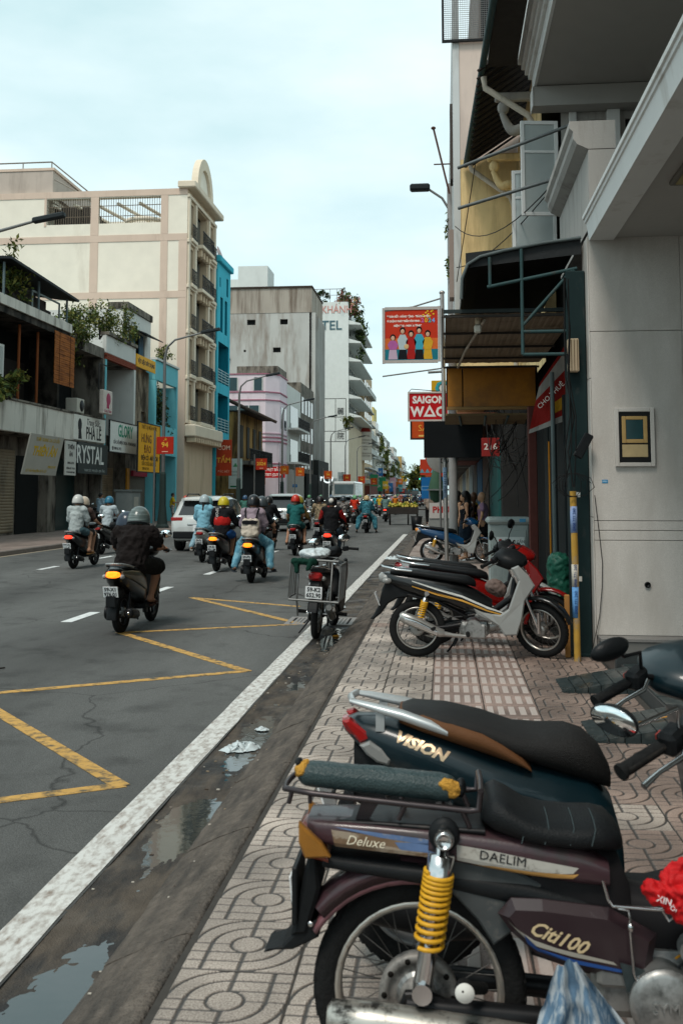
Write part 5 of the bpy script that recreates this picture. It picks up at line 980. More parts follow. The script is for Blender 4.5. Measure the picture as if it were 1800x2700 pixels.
fl = [6.4, 9.4, 12.4, 15.4, 18.4]; holes = []
for k, z in enumerate(fl):
    hgt = 2.5; holes += [(.55, z + .35, 1.6, z + 2.4), (2.4, z + .1, 5.4, z + 2.55), (6.2, z + .35, 7.25, z + 2.4)]
b = MB(); b.wall((0, y0, 0), (0, 1, 0), (0, 0, 1), (1, 0, 0), 7.8, Hc, holes, .5, 0, 0, 1); b.build('front_wall', [w_ston, dark_in], t)
for z in fl:
    for (ya, yb) in ((.55, 1.6), (2.4, 5.4), (6.2, 7.25)):
        boxpart('balcony', t, (.002, y0 + ya - .15, z - .25), (.55 if yb - ya > 2 else .3, y0 + yb + .15, z), w_stonl, .03); rail(t, .5 if yb - ya > 2 else .26, y0 + ya - .1, y0 + yb + .1, z, .95)
        if yb - ya > 2:
            for q in range(4): boxpart('corbel', t, (.003, y0 + ya + .2 + q * .75, z - .75), (.35, y0 + ya + .45 + q * .75, z - .26), w_ston, .04)
            boxpart('door', t, (-.49, y0 + ya + .2, z + .1), (-.45, y0 + yb - .2, z + 2.3), pane_m)
        else: boxpart('window_pane', t, (-.3, y0 + ya, z + .35), (-.27, y0 + yb, z + 2.4), pane_m)
    boxpart('string_course', t, (.002, y0 - .05, z + 2.62), (.16, y1 + .05, z + 2.85), w_stonl, .02)
for ya in (.05, 1.75, 5.55, 7.35): boxpart('pilaster', t, (.002, y0 + ya, 6.2), (.13, y0 + ya + .4, 21.0), w_stonl)
boxpart('cornice', t, (-.6, y0 - .35, Hc + .001), (.6, y1 + .3, Hc + .45), w_stonl, .06); boxpart('base_cornice', t, (.0, y0 - .1, 5.3), (.75, y1 + .1, 6.1), w_stonl, .08)
for i in range(15): boxpart('dentil', t, (.1, y0 + .1 + i * .52, 4.95), (.7, y0 + .36 + i * .52, 5.28), w_ston, .03)
b = MB(); out_ = [(2.3 * math.cos(a), Hc + .46 + 2.7 * math.sin(a)) for a in [math.pi * i / 20 for i in range(21)]]; inn = [(1.6 * math.cos(a), Hc + .46 + 1.95 * math.sin(a)) for a in [math.pi * i / 20 for i in range(20, -1, -1)]]
for x0, x1 in ((-.2, .25),):
    for i in range(20): q = [out_[i], out_[i + 1], inn[20 - i - 1], inn[20 - i]]; b.slab([(p[0], p[1]) for p in q], x0, x1, 'x')
b.build('arch_pediment', w_stonl, t); b = MB(); b.slab([(p[0] * .98, p[1]) for p in inn], -.15, .05, 'x'); b.build('arch_panel', w_cream, t)
boxpart('ground_floor', t, (-20, y0 + .02, 0), (-1.2, y1, 5.29), cm('#3a3632', .8)); shutter(t, -1.15, -3.3, -1.6, .1, 4.2, shut_b); boxpart('ground_pillar', t, (-1.19, -.6, 0), (-.3, .4, 5.29), WM('pillar', '#5d564c', '#3a342d')); shutter(t, -1.15, .6, 3.5, .1, 4.0, shut_m)
# ---- blue building
t = bld('blue_building', 'narrow turquoise building with recessed balconies and satellite dish', 72.6)
boxpart('core', t, (-10, -2.2, 0), (-1.7, 2.2, 18.6), w_blue); b = MB(); hh = [(.5, 6.2, 3.9, 9.0), (.5, 9.8, 3.9, 12.8), (1.0, 13.6, 1.8, 16.2), (2.5, 13.6, 3.3, 16.2), (.7, 16.9, 1.0, 17.6), (3.0, 16.6, 3.6, 18.0)]
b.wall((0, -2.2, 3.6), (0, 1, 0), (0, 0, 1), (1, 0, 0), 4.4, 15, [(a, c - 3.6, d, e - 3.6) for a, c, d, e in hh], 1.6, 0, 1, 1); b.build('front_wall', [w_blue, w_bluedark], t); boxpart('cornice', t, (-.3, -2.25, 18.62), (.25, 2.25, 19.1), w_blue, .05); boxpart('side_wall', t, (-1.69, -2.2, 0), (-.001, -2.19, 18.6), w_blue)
for z in (6.2, 9.8, 3.9):
    b = MB()
    for i in range(5): b.box((.02, -1.9, z + .1 + .2 * i), (.05, 1.9, z + .16 + .2 * i))
    for y in (-1.8, -.6, .6, 1.8): b.box((.0, y - .03, z), (.05, y + .03, z + 1.0))
    b.build('railing', cm('#8fb0b4', .5), t)
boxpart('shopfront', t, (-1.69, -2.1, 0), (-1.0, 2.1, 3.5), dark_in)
b = MB(); b.lathe([(0, 0), (.35, .05), (.62, .18), (.6, .2), (.33, .08), (0, .03)], 18, 0, Matrix.Translation((-.8, 1.3, 20.0)) @ Matrix.Rotation(R(70), 4, 'Y') @ Matrix.Rotation(R(0), 4, 'Z')); b.tube([(-.8, 1.3, 18.6), (-.8, 1.3, 20.0)], .05, 6); b.build('satellite_dish', cm('#b9a5a2', .5), t)
sign('shop_sign', 'orange red shop sign with pale letters below the turquoise building', (-15.75, 70.6, 4.25), 1.15, 2.6, cm('#a83c22', .55), [('CƠM', .42, '#e0b8a0', 0, .7, dict(bold=.012)), ('TẤM', .5, '#e0a040', 0, -.2, dict(bold=.012)), ('ĐẶC BIỆT', .2, '#d8a890', 0, -1.0)], rz=0)
sign('menu_sign', 'white and green upright menu board under the orange red sign', (-15.9, 75.4, 3.2), 1.05, 2.3, cm('#c4cbc3', .6), [('Healthy', .2, '#2c5a40', 0, .15), ('Living Smoothie', .13, '#2c5a40', 0, -.1), ('▲', .4, '#4a8a5a', 0, .65), ('▬▬', .4, '#1e6a48', .0, -.95)], rz=0)
# ---- old tiled house
t = bld('tiled_house', 'old low house with dark tiled roof and yellow upper wall', 83.5, x=-16.3)
boxpart('core', t, (-9, -5.5, 0), (-.02, 5.5, 8.2), WM('oldyellow', '#a5824e', '#4f3c26', (.42, .62))); boxpart('shopfront', t, (-.019, -5.3, 0), (.3, 5.3, 3.9), dark_in); boxpart('balcony', t, (-.018, -5.3, 4.0), (1.0, 5.3, 4.3), w_old); rail(t, .95, -5.2, 5.2, 4.3, 1.0)
for y in (-4, -1.3, 1.4, 4.1): boxpart('shutter_window', t, (-.019, y - .5, 4.6), (.06, y + .5, 7.2), cm('#3d3a34', .7))
b = MB()
for i in range(22): y = -5.6 + i * .52; b.tube([(1.3, y, 8.1), (-3.5, y, 10.4), (-9.2, y, 8.0)], .14, 5)
b.build('roof', mat('tile_dark', '#3a302a', .85, var=.3, sc=3), t); boxpart('roof_board', t, (-9.1, -5.6, 8.21), (1.2, 5.6, 8.3), wood_d)
# ---- pink building with chamfered corner
t = bld('pink_building', 'pale pink three storey building with rose trim and cut corner', 97.0)
pts = [(-9, 0), (-1.2, 0), (0, 1.4), (0, 6), (-9, 6)]; b = MB(); b.slab(pts, 0, 13.6, 'z'); b.build('core', w_pink, t)
for z in (13.5, 11.7, 10.9, 7.6, 7.2, 6.8, 4.6): b = MB(); b.slab([(-9, -.08), (-1.16, -.08), (.09, 1.37), (.09, 6), (-9, 6)], z, z + .11, 'z'); b.build('rose_trim', w_rose if z != 7.6 else cm('#c9aab6', .7), t)
for (xa, xb, z0, z1) in ((-5.3, -4.0, 11.9, 13.2), (-2.4, -1.5, 11.9, 13.2), (-5.0, -1.8, 8.2, 10.4), (-5.0, -1.5, 1.0, 6.2)):
    b = MB(); b.box((xa, -.06, z0), (xb, .01, z1)); w_ = b.build('window', pane_m, t)
    for k in range(4 if xb - xa > 2 else 2): x = xa + (xb - xa) * k / (3 if xb - xa > 2 else 1); boxpart('window_bar', t, (x - .05, -.09, z0), (x + .05, -.061, z1), w_white)
for i, (ya, yb) in enumerate(((2.2, 3.4), (4.2, 5.4))): boxpart('window', t, (-.02, ya, 8.2), (.03, yb, 10.4), pane_m)
sign('rental_banner', 'red banner reading THUÊ MẶT BẰNG on the pink building', (-16.7, 95.6, 3.75), 2.8, 1.08, cm('#b5181c', .6), [('THUÊ MẶT BẰNG', .36, '#e8ddd8', 0, .24, dict(bold=.01, sx=.85)), ('0798377877 (QUYÊN)', .36, '#e8ddd8', 0, -.25, dict(bold=.01, sx=.7))], rz=0)
sign('price_board', 'orange lettered board below the red rental banner', (-17.6, 95.4, 2.85), .85, .6, cm('#b87020', .6), [('ZALO', .22, '#4a2a10', 0, .12), ('24/7', .22, '#4a2a10', 0, -.14)], rz=0)
# ---- white house with balcony, then the stained concrete block and the hotel
t = bld('white_house', 'white narrow house with iron balcony between the pink and the concrete building', 108)
boxpart('core', t, (-9, -4.9, 0), (0, 5, 13.2), w_white)
for z in (5.0, 8.6): boxpart('balcony', t, (.002, -4.5, z - .2), (1.2, 4.5, z), w_white); rail(t, 1.15, -4.4, 4.4, z, 1.1); boxpart('door', t, (.003, -3, z + .05), (.06, 2.5, z + 2.5), pane_m)
boxpart('shopfront', t, (.003, -4.5, 0), (.5, 4.5, 4.2), cm('#a8a39c', .7)); boxpart('roof_room', t, (-6, -2, 13.21), (-1.5, 4, 15.5), w_old)
t = bld('old_block', 'grey white shop block with dark windows before the concrete building', 118.5); boxpart('core', t, (-9, -5.3, 0), (0, 5.9, 14.5), w_old)
for z in (4.6, 7.8, 11): 
    for y in (-4, -1.3, 1.4, 4): boxpart('window', t, (.002, y - .8, z), (.05, y + .8, z + 1.9), pane_m)
boxpart('shopfront', t, (.002, -5, 0), (.6, 5.5, 4.0), dark_in)
t = bld('concrete_building', 'tall stained bare concrete building with vertical fins on its front', 131, x=-16.6)
b = MB(); HH = 28; b.wall((-13, -6.2, 0), (1, 0, 0), (0, 0, 1), (0, -1, 0), 13, HH - 3.2, [(13 - 8.4, 23.3, 13 - 7.3, 24.0), (13 - 4.1, 23.3, 13 - 3.1, 24.0), (13 - 8.8, 19.8, 13 - 8.5, 20.1), (13 - 5, 19.7, 13 - 4.0, 20.35), (13 - 8.6, 15, 13 - 7.6, 15.6)], .4, 0, 0, 1); b.build('side_wall', [w_grey, dark_in], t); boxpart('upper_band', t, (-13, -6.25, HH - 3.19), (0, 5, HH), w_top); boxpart('core', t, (-13, -5.75, 0), (-.3, 5, HH - 3.2), w_grey); boxpart('coping', t, (-13.1, -6.4, HH + .01), (.1, 5.1, HH + .25), cm('#3c342e', .9))
boxpart('front_wall', t, (-.299, -6.2, 0), (-.05, 5, HH - 3.2), mat('dark_front', (.08, .07, .06), .9, var=.4, sc=1))  # front wall behind the fins, dark brown with uneven tone
for i in range(9): boxpart('fin', t, (-.049, -6.1 + i * 1.25, 6), (.45, -5.7 + i * 1.25, HH - 3.2), w_grey)
boxpart('podium', t, (-.048, -6.2, 0), (.9, 5, 5.9), mat('podium_dark', (.03, .032, .03), .7, var=.3))
leaves('wall_plant', 300, (-12.2, -6.5, 19.0), (1.4, .4, 1.6), .22, [leaf[1], wood_d], t, 31)
boxpart('penthouse', t, (-10.5, -2, HH + .3), (-6.5, 3, HH + 4), w_hot)
t = bld('back_building', 'white stepped rooftop block behind the concrete building', 150, x=-24); boxpart('core', t, (-10, -5, 0), (0, 5, 31), w_hot); boxpart('roof_room', t, (-9.5, -4, 31.01), (-6, 3, 34), w_hot)
glass_sign = thing('glasses_sign', 'white outline of spectacles glowing on a dark shop front', 'sign', (-15.5, 127, 3.6)); b = MB()
for y in (-.8, .8): b.tube([(0, y + .62 * math.cos(a), .48 * math.sin(a)) for a in [k * .35 for k in range(19)]], .1, 5, closed=False)
b.tube([(0, -.2, .1), (0, 0, .2), (0, .2, .1)], .08, 5); glass_sign.rotation_euler = (0, 0, R(-60)); b.build('outline', mat('sign_glow', (.8, .9, .9), .4, emit=.8), glass_sign)
t = bld('hotel', 'tall white hotel with overhanging balcony slabs and roof garden', 186, x=-16.3); H2 = 35.2
boxpart('core', t, (-11, -14.5, 0), (-.6, 14, H2), w_hot); boxpart('near_wall', t, (-11, -14.7, 0), (-.02, -14.51, H2), w_hot); boxpart('base_wall', t, (-.599, -14.5, 0), (-.05, 14, 14), WM('hotelbase', '#c2b49c', '#8a7d6a'))
for k in range(6):
    z = 15 + k * 3.25; b = MB(); b.add([(-.6, -14.5, z), (2.1, -14.5, z - .1), (2.1, 14, z - .1), (-.6, 14, z), (-.6, -14.5, z + .9), (2.1, -14.5, z + .12), (2.1, 14, z + .12), (-.6, 14, z + .9)], [(3, 2, 1, 0), (4, 5, 6, 7), (0, 1, 5, 4), (1, 2, 6, 5), (2, 3, 7, 6)]); b.build('balcony_slab', w_hot, t)
    for j in range(7): boxpart('window', t, (-.599, -14 + j * 4, z + .92), (-.5, -11.2 + j * 4, z + 2.9), pane_m)
    for j in range(7): boxpart('air_conditioner', t, (-.45, -11.0 + j * 4, z + 1.0), (.1, -10.2 + j * 4, z + 1.7), cm('#8d8d88', .6))
text('HOTEL', 2.3, cm('#4f6a72', .6), t, (-4.8, -14.73, 31.0), FY, ext=.05, name='hotel_letters', bold=.03); text('ĐỒNG KHÁNH', 1.9, cm('#c48a80', .6), t, (-4.6, -14.73, 33.8), FY, ext=.05, name='roof_letters', sx=.8)
b = MB()
for i in range(9): b.tube([(-10.5 + 1.2 * i, -14.3, H2), (-10.5 + 1.2 * i, -14.3, H2 + 2.4)], .05, 4)
b.tube([(-10.5, -14.3, H2 + 2.4), (-.8, -14.3, H2 + 2.4), (-.8, 10, H2 + 2.4)], .07, 4); b.tube([(-10.5, -14.3, H2 + 1.3), (-.8, -14.3, H2 + 1.3)], .05, 4); b.build('roof_rail', cm('#6f6a66', .6), t)
leaves('bougainvillea', 1100, (-.8, -10, H2 + .4), (2.0, 6, 2.2), .42, [mat('bougain', (.42, .14, .14), .7, var=.3), mat('bougain2', (.36, .2, .13), .7), leaf[1], leaf[0]], t, 41); leaves('hanging_garden', 900, (1.4, -6, H2 - 4.5), (1.2, 6, 4.0), .4, [leaf[1], leaf[0], mat('leaf_dark', (.02, .03, .014), .7)], t, 42); leaves('roof_shrub', 260, (-4.8, -13.5, H2 + 1.0), (1.3, 1, 1.4), .35, [leaf[1]], t, 43)
t = thing('chinese_sign', 'frame with two white panels of Chinese characters on the hotel front', 'sign', (-18.4, 160, 13)); boxpart('panel', t, (1.1, 0, 1.2), (2.6, .2, 2.7), w_hot); boxpart('panel', t, (1.1, 0, -2.8), (2.6, .2, -1.3), w_hot); text('麗', 1.2, ink, t, (1.85, -.05, 1.95), FY); text('院', 1.2, ink, t, (1.85, -.05, -2.05), FY)
b = MB()
for z in (4.1, 1.1, -1.2, -2.9): b.tube([(-.8, .3, z), (2.7, .3, z)], .07, 4)
for x in (1.0, 2.7): b.tube([(x, .3, -2.9), (x, .3, 4.1)], .06, 4)
b.build('frame', iron, t); leaves('creeper', 300, (2.9, 0, -.2), (1.2, .8, 1.6), .26, leaf, t, 51)
t = thing('hotel_sign', 'tall white upright hotel sign with a red sun emblem', 'sign', (-15.6, 200, 12.4)); t.scale = (.55, .55, .42); boxpart('panel', t, (-2.2, 0, -9.5), (2.2, .3, 9.5), cm('#c9c4ba', .6)); b = MB(); b.slab([(1.8 * math.cos(a), 4.2 + 2.4 * math.sin(a)) for a in [math.pi * k / 14 for k in range(15)]], -.1, -.01, 'y'); b.build('emblem', cm('#8d2f28', .6), t)
for i, (s_, sz) in enumerate((('ĐỒNG KHÁNH', .7), ('HOTEL', 1.1), ('CONFERENCE', .8), ('MEETINGS', .8), ('RESTAURANTS', .75), ('BAR', .8), ('WEDDING', .9), ('CENTER', .9))): text(s_, sz, cm('#5a4a44', .6), t, (0, -.05, (8.2, 2.2, .2, -1.2, -3.0, -4.2, -6.2, -7.4)[i]), FY, ext=.02)
# ---- far buildings of the left row, each its own thing
rg = random.Random(17); yy = 201.0
fars = [('cream yellow', '#c0a888', 27, 22), ('pale blue tinted', '#b9c2c2', 16.5, 14), ('white with a yellow top', '#c6c2b4', 19, 12), ('grey leafy', '#8f9388', 14.5, 12), ('white balconied', '#bfc0bb', 17, 16), ('sand coloured', '#b3a58c', 13, 12), ('ash grey', '#9a9a98', 17.5, 18), ('rose grey', '#b09a96', 14.5, 18), ('stone white', '#b9b7b0', 17, 22), ('teal grey', '#88a09c', 13.5, 20), ('ochre', '#b0925e', 15.5, 24), ('bluish white', '#b0babb', 13.5, 26)]
for k, (nm, c, h, d) in enumerate(fars):
    y0 = yy; yy += d; t = thing('far_building', '%s building far down the left-hand row' % nm, 'building', (-16.3 + rg.uniform(-.6, 1.2), y0, 0), 0, 'far buildings of the left-hand row'); m_ = mat('far_' + c[1:], c, .85, var=.08, sc=.5, dirt='#6d675f', dsc=(.5, .5, .12), damt=(.5, .75))
    boxpart('wall', t, (-9, 0, 0), (0, d - .05, h), m_)
    for z in [4 + 3.1 * i for i in range(int((h - 3) / 3.1))]:
        boxpart('balcony', t, (.002, .4, z - .25), (rg.choice([.6, 1.0, 1.3]), d - .5, z + rg.choice([0, .5, .8])), mat('far_light', '#aeb0ac', .8))
        for q in range(max(2, int(d / 5))): boxpart('window', t, (.003, .8 + q * d / max(2, int(d / 5)), z + .9), (.05, .8 + q * d / max(2, int(d / 5)) + d / max(2, int(d / 5)) * .6, z + 2.5), pane_m)
    for q in range(3): boxpart('window', t, (-7.5 + q * 2.6, -.05, h - 5 + q % 2), (-6 + q * 2.6, -.002, h - 2.6), pane_m)
    if k == 2: boxpart('yellow_top', t, (-7, .5, h + .01), (-.5, d - .5, h + 3.5), cm('#c9b878', .8))
    boxpart('shopfront', t, (.002, .3, 0), (1.2, d - .4, 3.4), cm(rg.choice(['#2a2c2e', '#3a2a26', '#26343a', '#5a2f28']), .8))
    for q in range(2):
        bc = rg.randrange(8); bz = rg.uniform(4.2, 8); sign('blade_sign', '%s blade sign, %s one on the %s far building' % (('red', 'yellow', 'blue', 'white', 'green', 'orange', 'pink', 'teal')[bc], ('lower', 'upper')[q], nm), (-15.2 + rg.uniform(-.3, 1.2), y0 + d * (.2 + .5 * q), bz * (.6 if q == 0 else 1)), rg.uniform(1.0, 2.0), rg.uniform(1.2, 3.0), cm(('#a8342a', '#b8942a', '#2a5f8f', '#b9bab6', '#2f7a55', '#b0602a', '#b08a94', '#3f8a90')[bc], .6), [('Q5', .7, '#e0dcd4' if bc != 3 else '#303438', 0, 0)], rz=0, group='blade signs of the far buildings')
    if k in (2, 3, 5, 8): leaves('balcony_plants', 220, (1.2, d * .5, h * .6), (1.2, d * .4, h * .3), .5, leaf, t, 60 + k)
# ================================================================== the two bikes in the foreground
import bmesh
from mathutils.bvhtree import BVHTree
def bvh(o): return BVHTree.FromPolygons([v.co.copy() for v in o.data.vertices], [tuple(p.vertices) for p in o.data.polygons])
def project(o, targets, eps=.0012, side=-1):
    """lay a flat decal (already placed in the parent frame) on the side of its bodywork"""
    mw = Matrix.LocRotScale(o.location, o.rotation_euler, o.scale); tr = [bvh(t) for t in targets]; me = o.data
    for v in me.vertices:
        p = mw @ v.co; best = None
        for t in tr:
            h = t.ray_cast(Vector((p.x, side * 1.0, p.z)), Vector((0, -side, 0)))
            if h[0] is not None and (best is None or h[0].y * side > best * side): best = h[0].y
        v.co = (p.x, (best if best is not None else p.y) + side * eps, p.z)
    o.location = (0, 0, 0); o.rotation_euler = (0, 0, 0); me.update(); return o
def decal(name, poly, m_, parent, targets, eps=.001, cuts=4):
    bm = bmesh.new(); vs = [bm.verts.new((x, 0, z)) for x, z in poly]; bm.faces.new(vs); bmesh.ops.triangulate(bm, faces=bm.faces[:])
    bmesh.ops.subdivide_edges(bm, edges=bm.edges[:], cuts=cuts, use_grid_fill=True)
    me = bpy.data.meshes.new(name); bm.to_mesh(me); bm.free(); me.materials.append(m_); o = link(name, me, parent); return project(o, targets, eps)
def side_text(s, size, m_, parent, targets, x, z, ang, eps=.002, **k):
    o = text(s, size, m_, parent, (x, 0, z), (R(90), -ang, 0), ext=0, **k)
    bm = bmesh.new(); bm.from_mesh(o.data); bmesh.ops.triangulate(bm, faces=bm.faces[:]); bmesh.ops.subdivide_edges(bm, edges=bm.edges[:], cuts=2, use_grid_fill=True); bm.to_mesh(o.data); bm.free()
    return project(o, targets, eps)
# ---- dark teal scooter
teal = mat('teal_paint', (.003, .013, .018), .34, spec=.3, var=.25, sc=3, coat=.3, dirt=(.03, .035, .034), dsc=(5, 5, 9), damt=(.56, .8))
def nudge(t, d):
    for o in kids(t):
        for k, (dx, dz) in d.items():
            if o.name.startswith(k): o.location = (o.location.x + dx, o.location.y, o.location.z + dz); break
def make_vision():
    t = thing('scooter', 'dark teal scooter with brown and black seat parked second from the camera', 'scooter', (-.10, 3.6, 0), 0); wb = 1.26; Rr = .265
    grey_rim = mat('grey_rim', (.2, .2, .2), .4, metal=.5, var=.2)
    wheel(t, 0, Rr, .095, 'cast', None, grey_rim)
    b = MB(); b.sx([(-.12, .13, .2, .36, .035), (0, .13, .17, .4, .05), (.2, .12, .18, .38, .055), (.5, .05, .2, .36, .07)], 14); b.build('engine', blackm, t)
    b = MB(); b.sx([(.2, -.15, .17, .27, .04), (.1, -.155, .165, .29, .058), (-.14, -.16, .21, .335, .06), (-.2, -.16, .23, .325, .05)], 16, 2.2); b.build('exhaust', blackm, t)
    b = MB(); b.sx([(-.275, 0, .845, .885, .045), (-.23, 0, .80, .90, .085), (-.12, 0, .72, .897, .125), (.05, 0, .63, .865, .152), (.24, 0, .55, .80, .17), (.42, 0, .46, .765, .177), (.55, 0, .38, .73, .17), (.63, 0, .33, .66, .15), (.66, 0, .3, .55, .12)], 24, 2.5); body = b.build('body', teal, t)
    b = MB(); b.sx([(-.24, 0, .60, .84, .055), (-.1, 0, .52, .75, .085), (.1, 0, .45, .7, .10), (.3, 0, .4, .6, .12)], 16, 3); b.build('inner_mudguard', blackp, t)
    b = MB(); b.sx([(-.31, 0, .38, .44, .05), (-.28, 0, .4, .55, .07), (-.22, 0, .5, .66, .065)], 14, 3); b.build('mudflap', blackp, t); plate(t, (-.325, 0, .58), R(-20), '59-C3', '407.82')
    b = MB(); b.sx([(-.085, 0, .89, .925, .07), (-.04, 0, .875, .938, .115), (.08, 0, .85, .93, .14), (.2, 0, .82, .905, .15), (.31, 0, .775, .87, .156), (.40, 0, .745, .868, .156), (.49, 0, .715, .872, .148), (.55, 0, .695, .855, .132), (.6, 0, .68, .81, .108), (.63, 0, .67, .75, .07)], 24, 2.5); seat = b.build('seat', mat('seat_black_grain', (.012, .011, .0105), .6, spec=.25, var=.3, sc=8, bump=.35, bsc=260, br=.1), t)
    b = MB(); b.sx([(-.08, 0, .872, .928, .104), (.0, 0, .845, .932, .142), (.1, 0, .815, .918, .159), (.2, 0, .785, .892, .167), (.27, 0, .765, .852, .169), (.33, 0, .75, .80, .169), (.36, 0, .743, .757, .16)], 24, 2.3); b.build('seat_panel', mat('brown_vinyl', (.12, .052, .022), .55, var=.2, sc=9, bump=.25, bsc=240), seat)
    rail = MB()
    for s in (-1, 1): rail.sx([(-.262, s * .075, .948, .962, .014), (-.2, s * .092, .932, .955, .024), (-.08, s * .11, .90, .935, .028), (.02, s * .13, .872, .908, .026), (.075, s * .142, .858, .88, .015)], 14, 2.6)
    rail.tube([(-.25, -.08, .953), (-.265, 0, .955), (-.25, .08, .953)], .013, 8); rail.box((-.17, -.11, .86), (-.14, -.08, .92)); rail.box((-.17, .08, .86), (-.14, .11, .92)); rail.build('grab_rail', mat('silver_rail', (.52, .54, .54), .35, metal=.5, var=.1, sc=12), t)
    b = MB(); b.sx([(-.292, 0, .868, .892, .04), (-.275, 0, .845, .894, .065), (-.22, 0, .80, .86, .08)], 18, 3); tl = b.build('tail_light', red_l, t)
    for s in (-1, 1):
        b = MB(); b.slab([(-.288, .895), (-.262, .902), (-.205, .862), (-.19, .835), (-.225, .822), (-.262, .862)], s * .05, s * .102, 'y', 0, .008); b.build('side_lens', red_l, tl)
        b = MB(); b.slab([(-.225, .82), (-.19, .834), (-.15, .81), (-.118, .775), (-.125, .755), (-.165, .765), (-.2, .79)], s * .06, s * .128, 'y', 0, .008); b.build('turn_signal', glassy, tl)
    gold = mat('gold_letter', (.62, .44, .28), .3, metal=.6, var=.05)
    side_text('VISION', .046, gold, t, [body], -.01, .822, R(-19), .003, sx=1.25, shear=.35, bold=.0022, name='lettering')
    b = MB(); b.sx([(.6, 0, .24, .31, .15), (.8, 0, .24, .30, .18), (.98, 0, .25, .36, .17)], 12, 3.5); b.build('floorboard', blackp, t)
    rings = [[(x - .02 - .05 * q * q, hw * q, z) for q in (-1, -.5, 0, .5, 1)] + [(x + .06 - .09 * q * q, hw * q * .98, z) for q in (1, .5, 0, -.5, -1)] for (x, z, hw) in ((1.02, .28, .12), (1.03, .4, .18), (1.01, .6, .225), (.98, .76, .22), (.95, .88, .15))]
    b = MB(); b.loft(rings); b.build('leg_shield', teal, t)
    b = MB(); b.tube([(.3, .08, .24), (.2, .2, .1), (.14, .25, .01)], .011, 8); b.build('stand', blackm, t)
    S, hb = front_end(t, wb, .89, 1.04, Rr, .09, 'cast', R(-45), dict(fender=teal, fork=blackm, mir_h=.14, mir_w=.30, mir_x=.02, mir_s=(.037, .074), mir_rz=.5), 0)
    b = MB(); b.sx([(x + .04, y, a - .04, c - .04, w) for x, y, a, c, w in [(.73, 0, 1.07, 1.11, .05), (.78, 0, 1.03, 1.13, .13), (.86, 0, 1.01, 1.15, .16), (.96, 0, 1.01, 1.14, .15), (1.04, 0, 1.02, 1.10, .1)]], 20, 2.4); xf(b, S).build('handlebar_cowl', teal, t)
    b = MB(); b.ell((1.03, 0, 1.04), (.06, .12, .05), 0, 14); xf(b, S).build('headlight', glassy, t)
    nudge(t, {'body': (.02, -.042), 'inner_mud': (.02, -.04), 'seat': (.02, -.036), 'grab_rail': (.03, -.04), 'tail_light': (.03, -.045), 'lettering': (.02, -.042)})
make_vision()
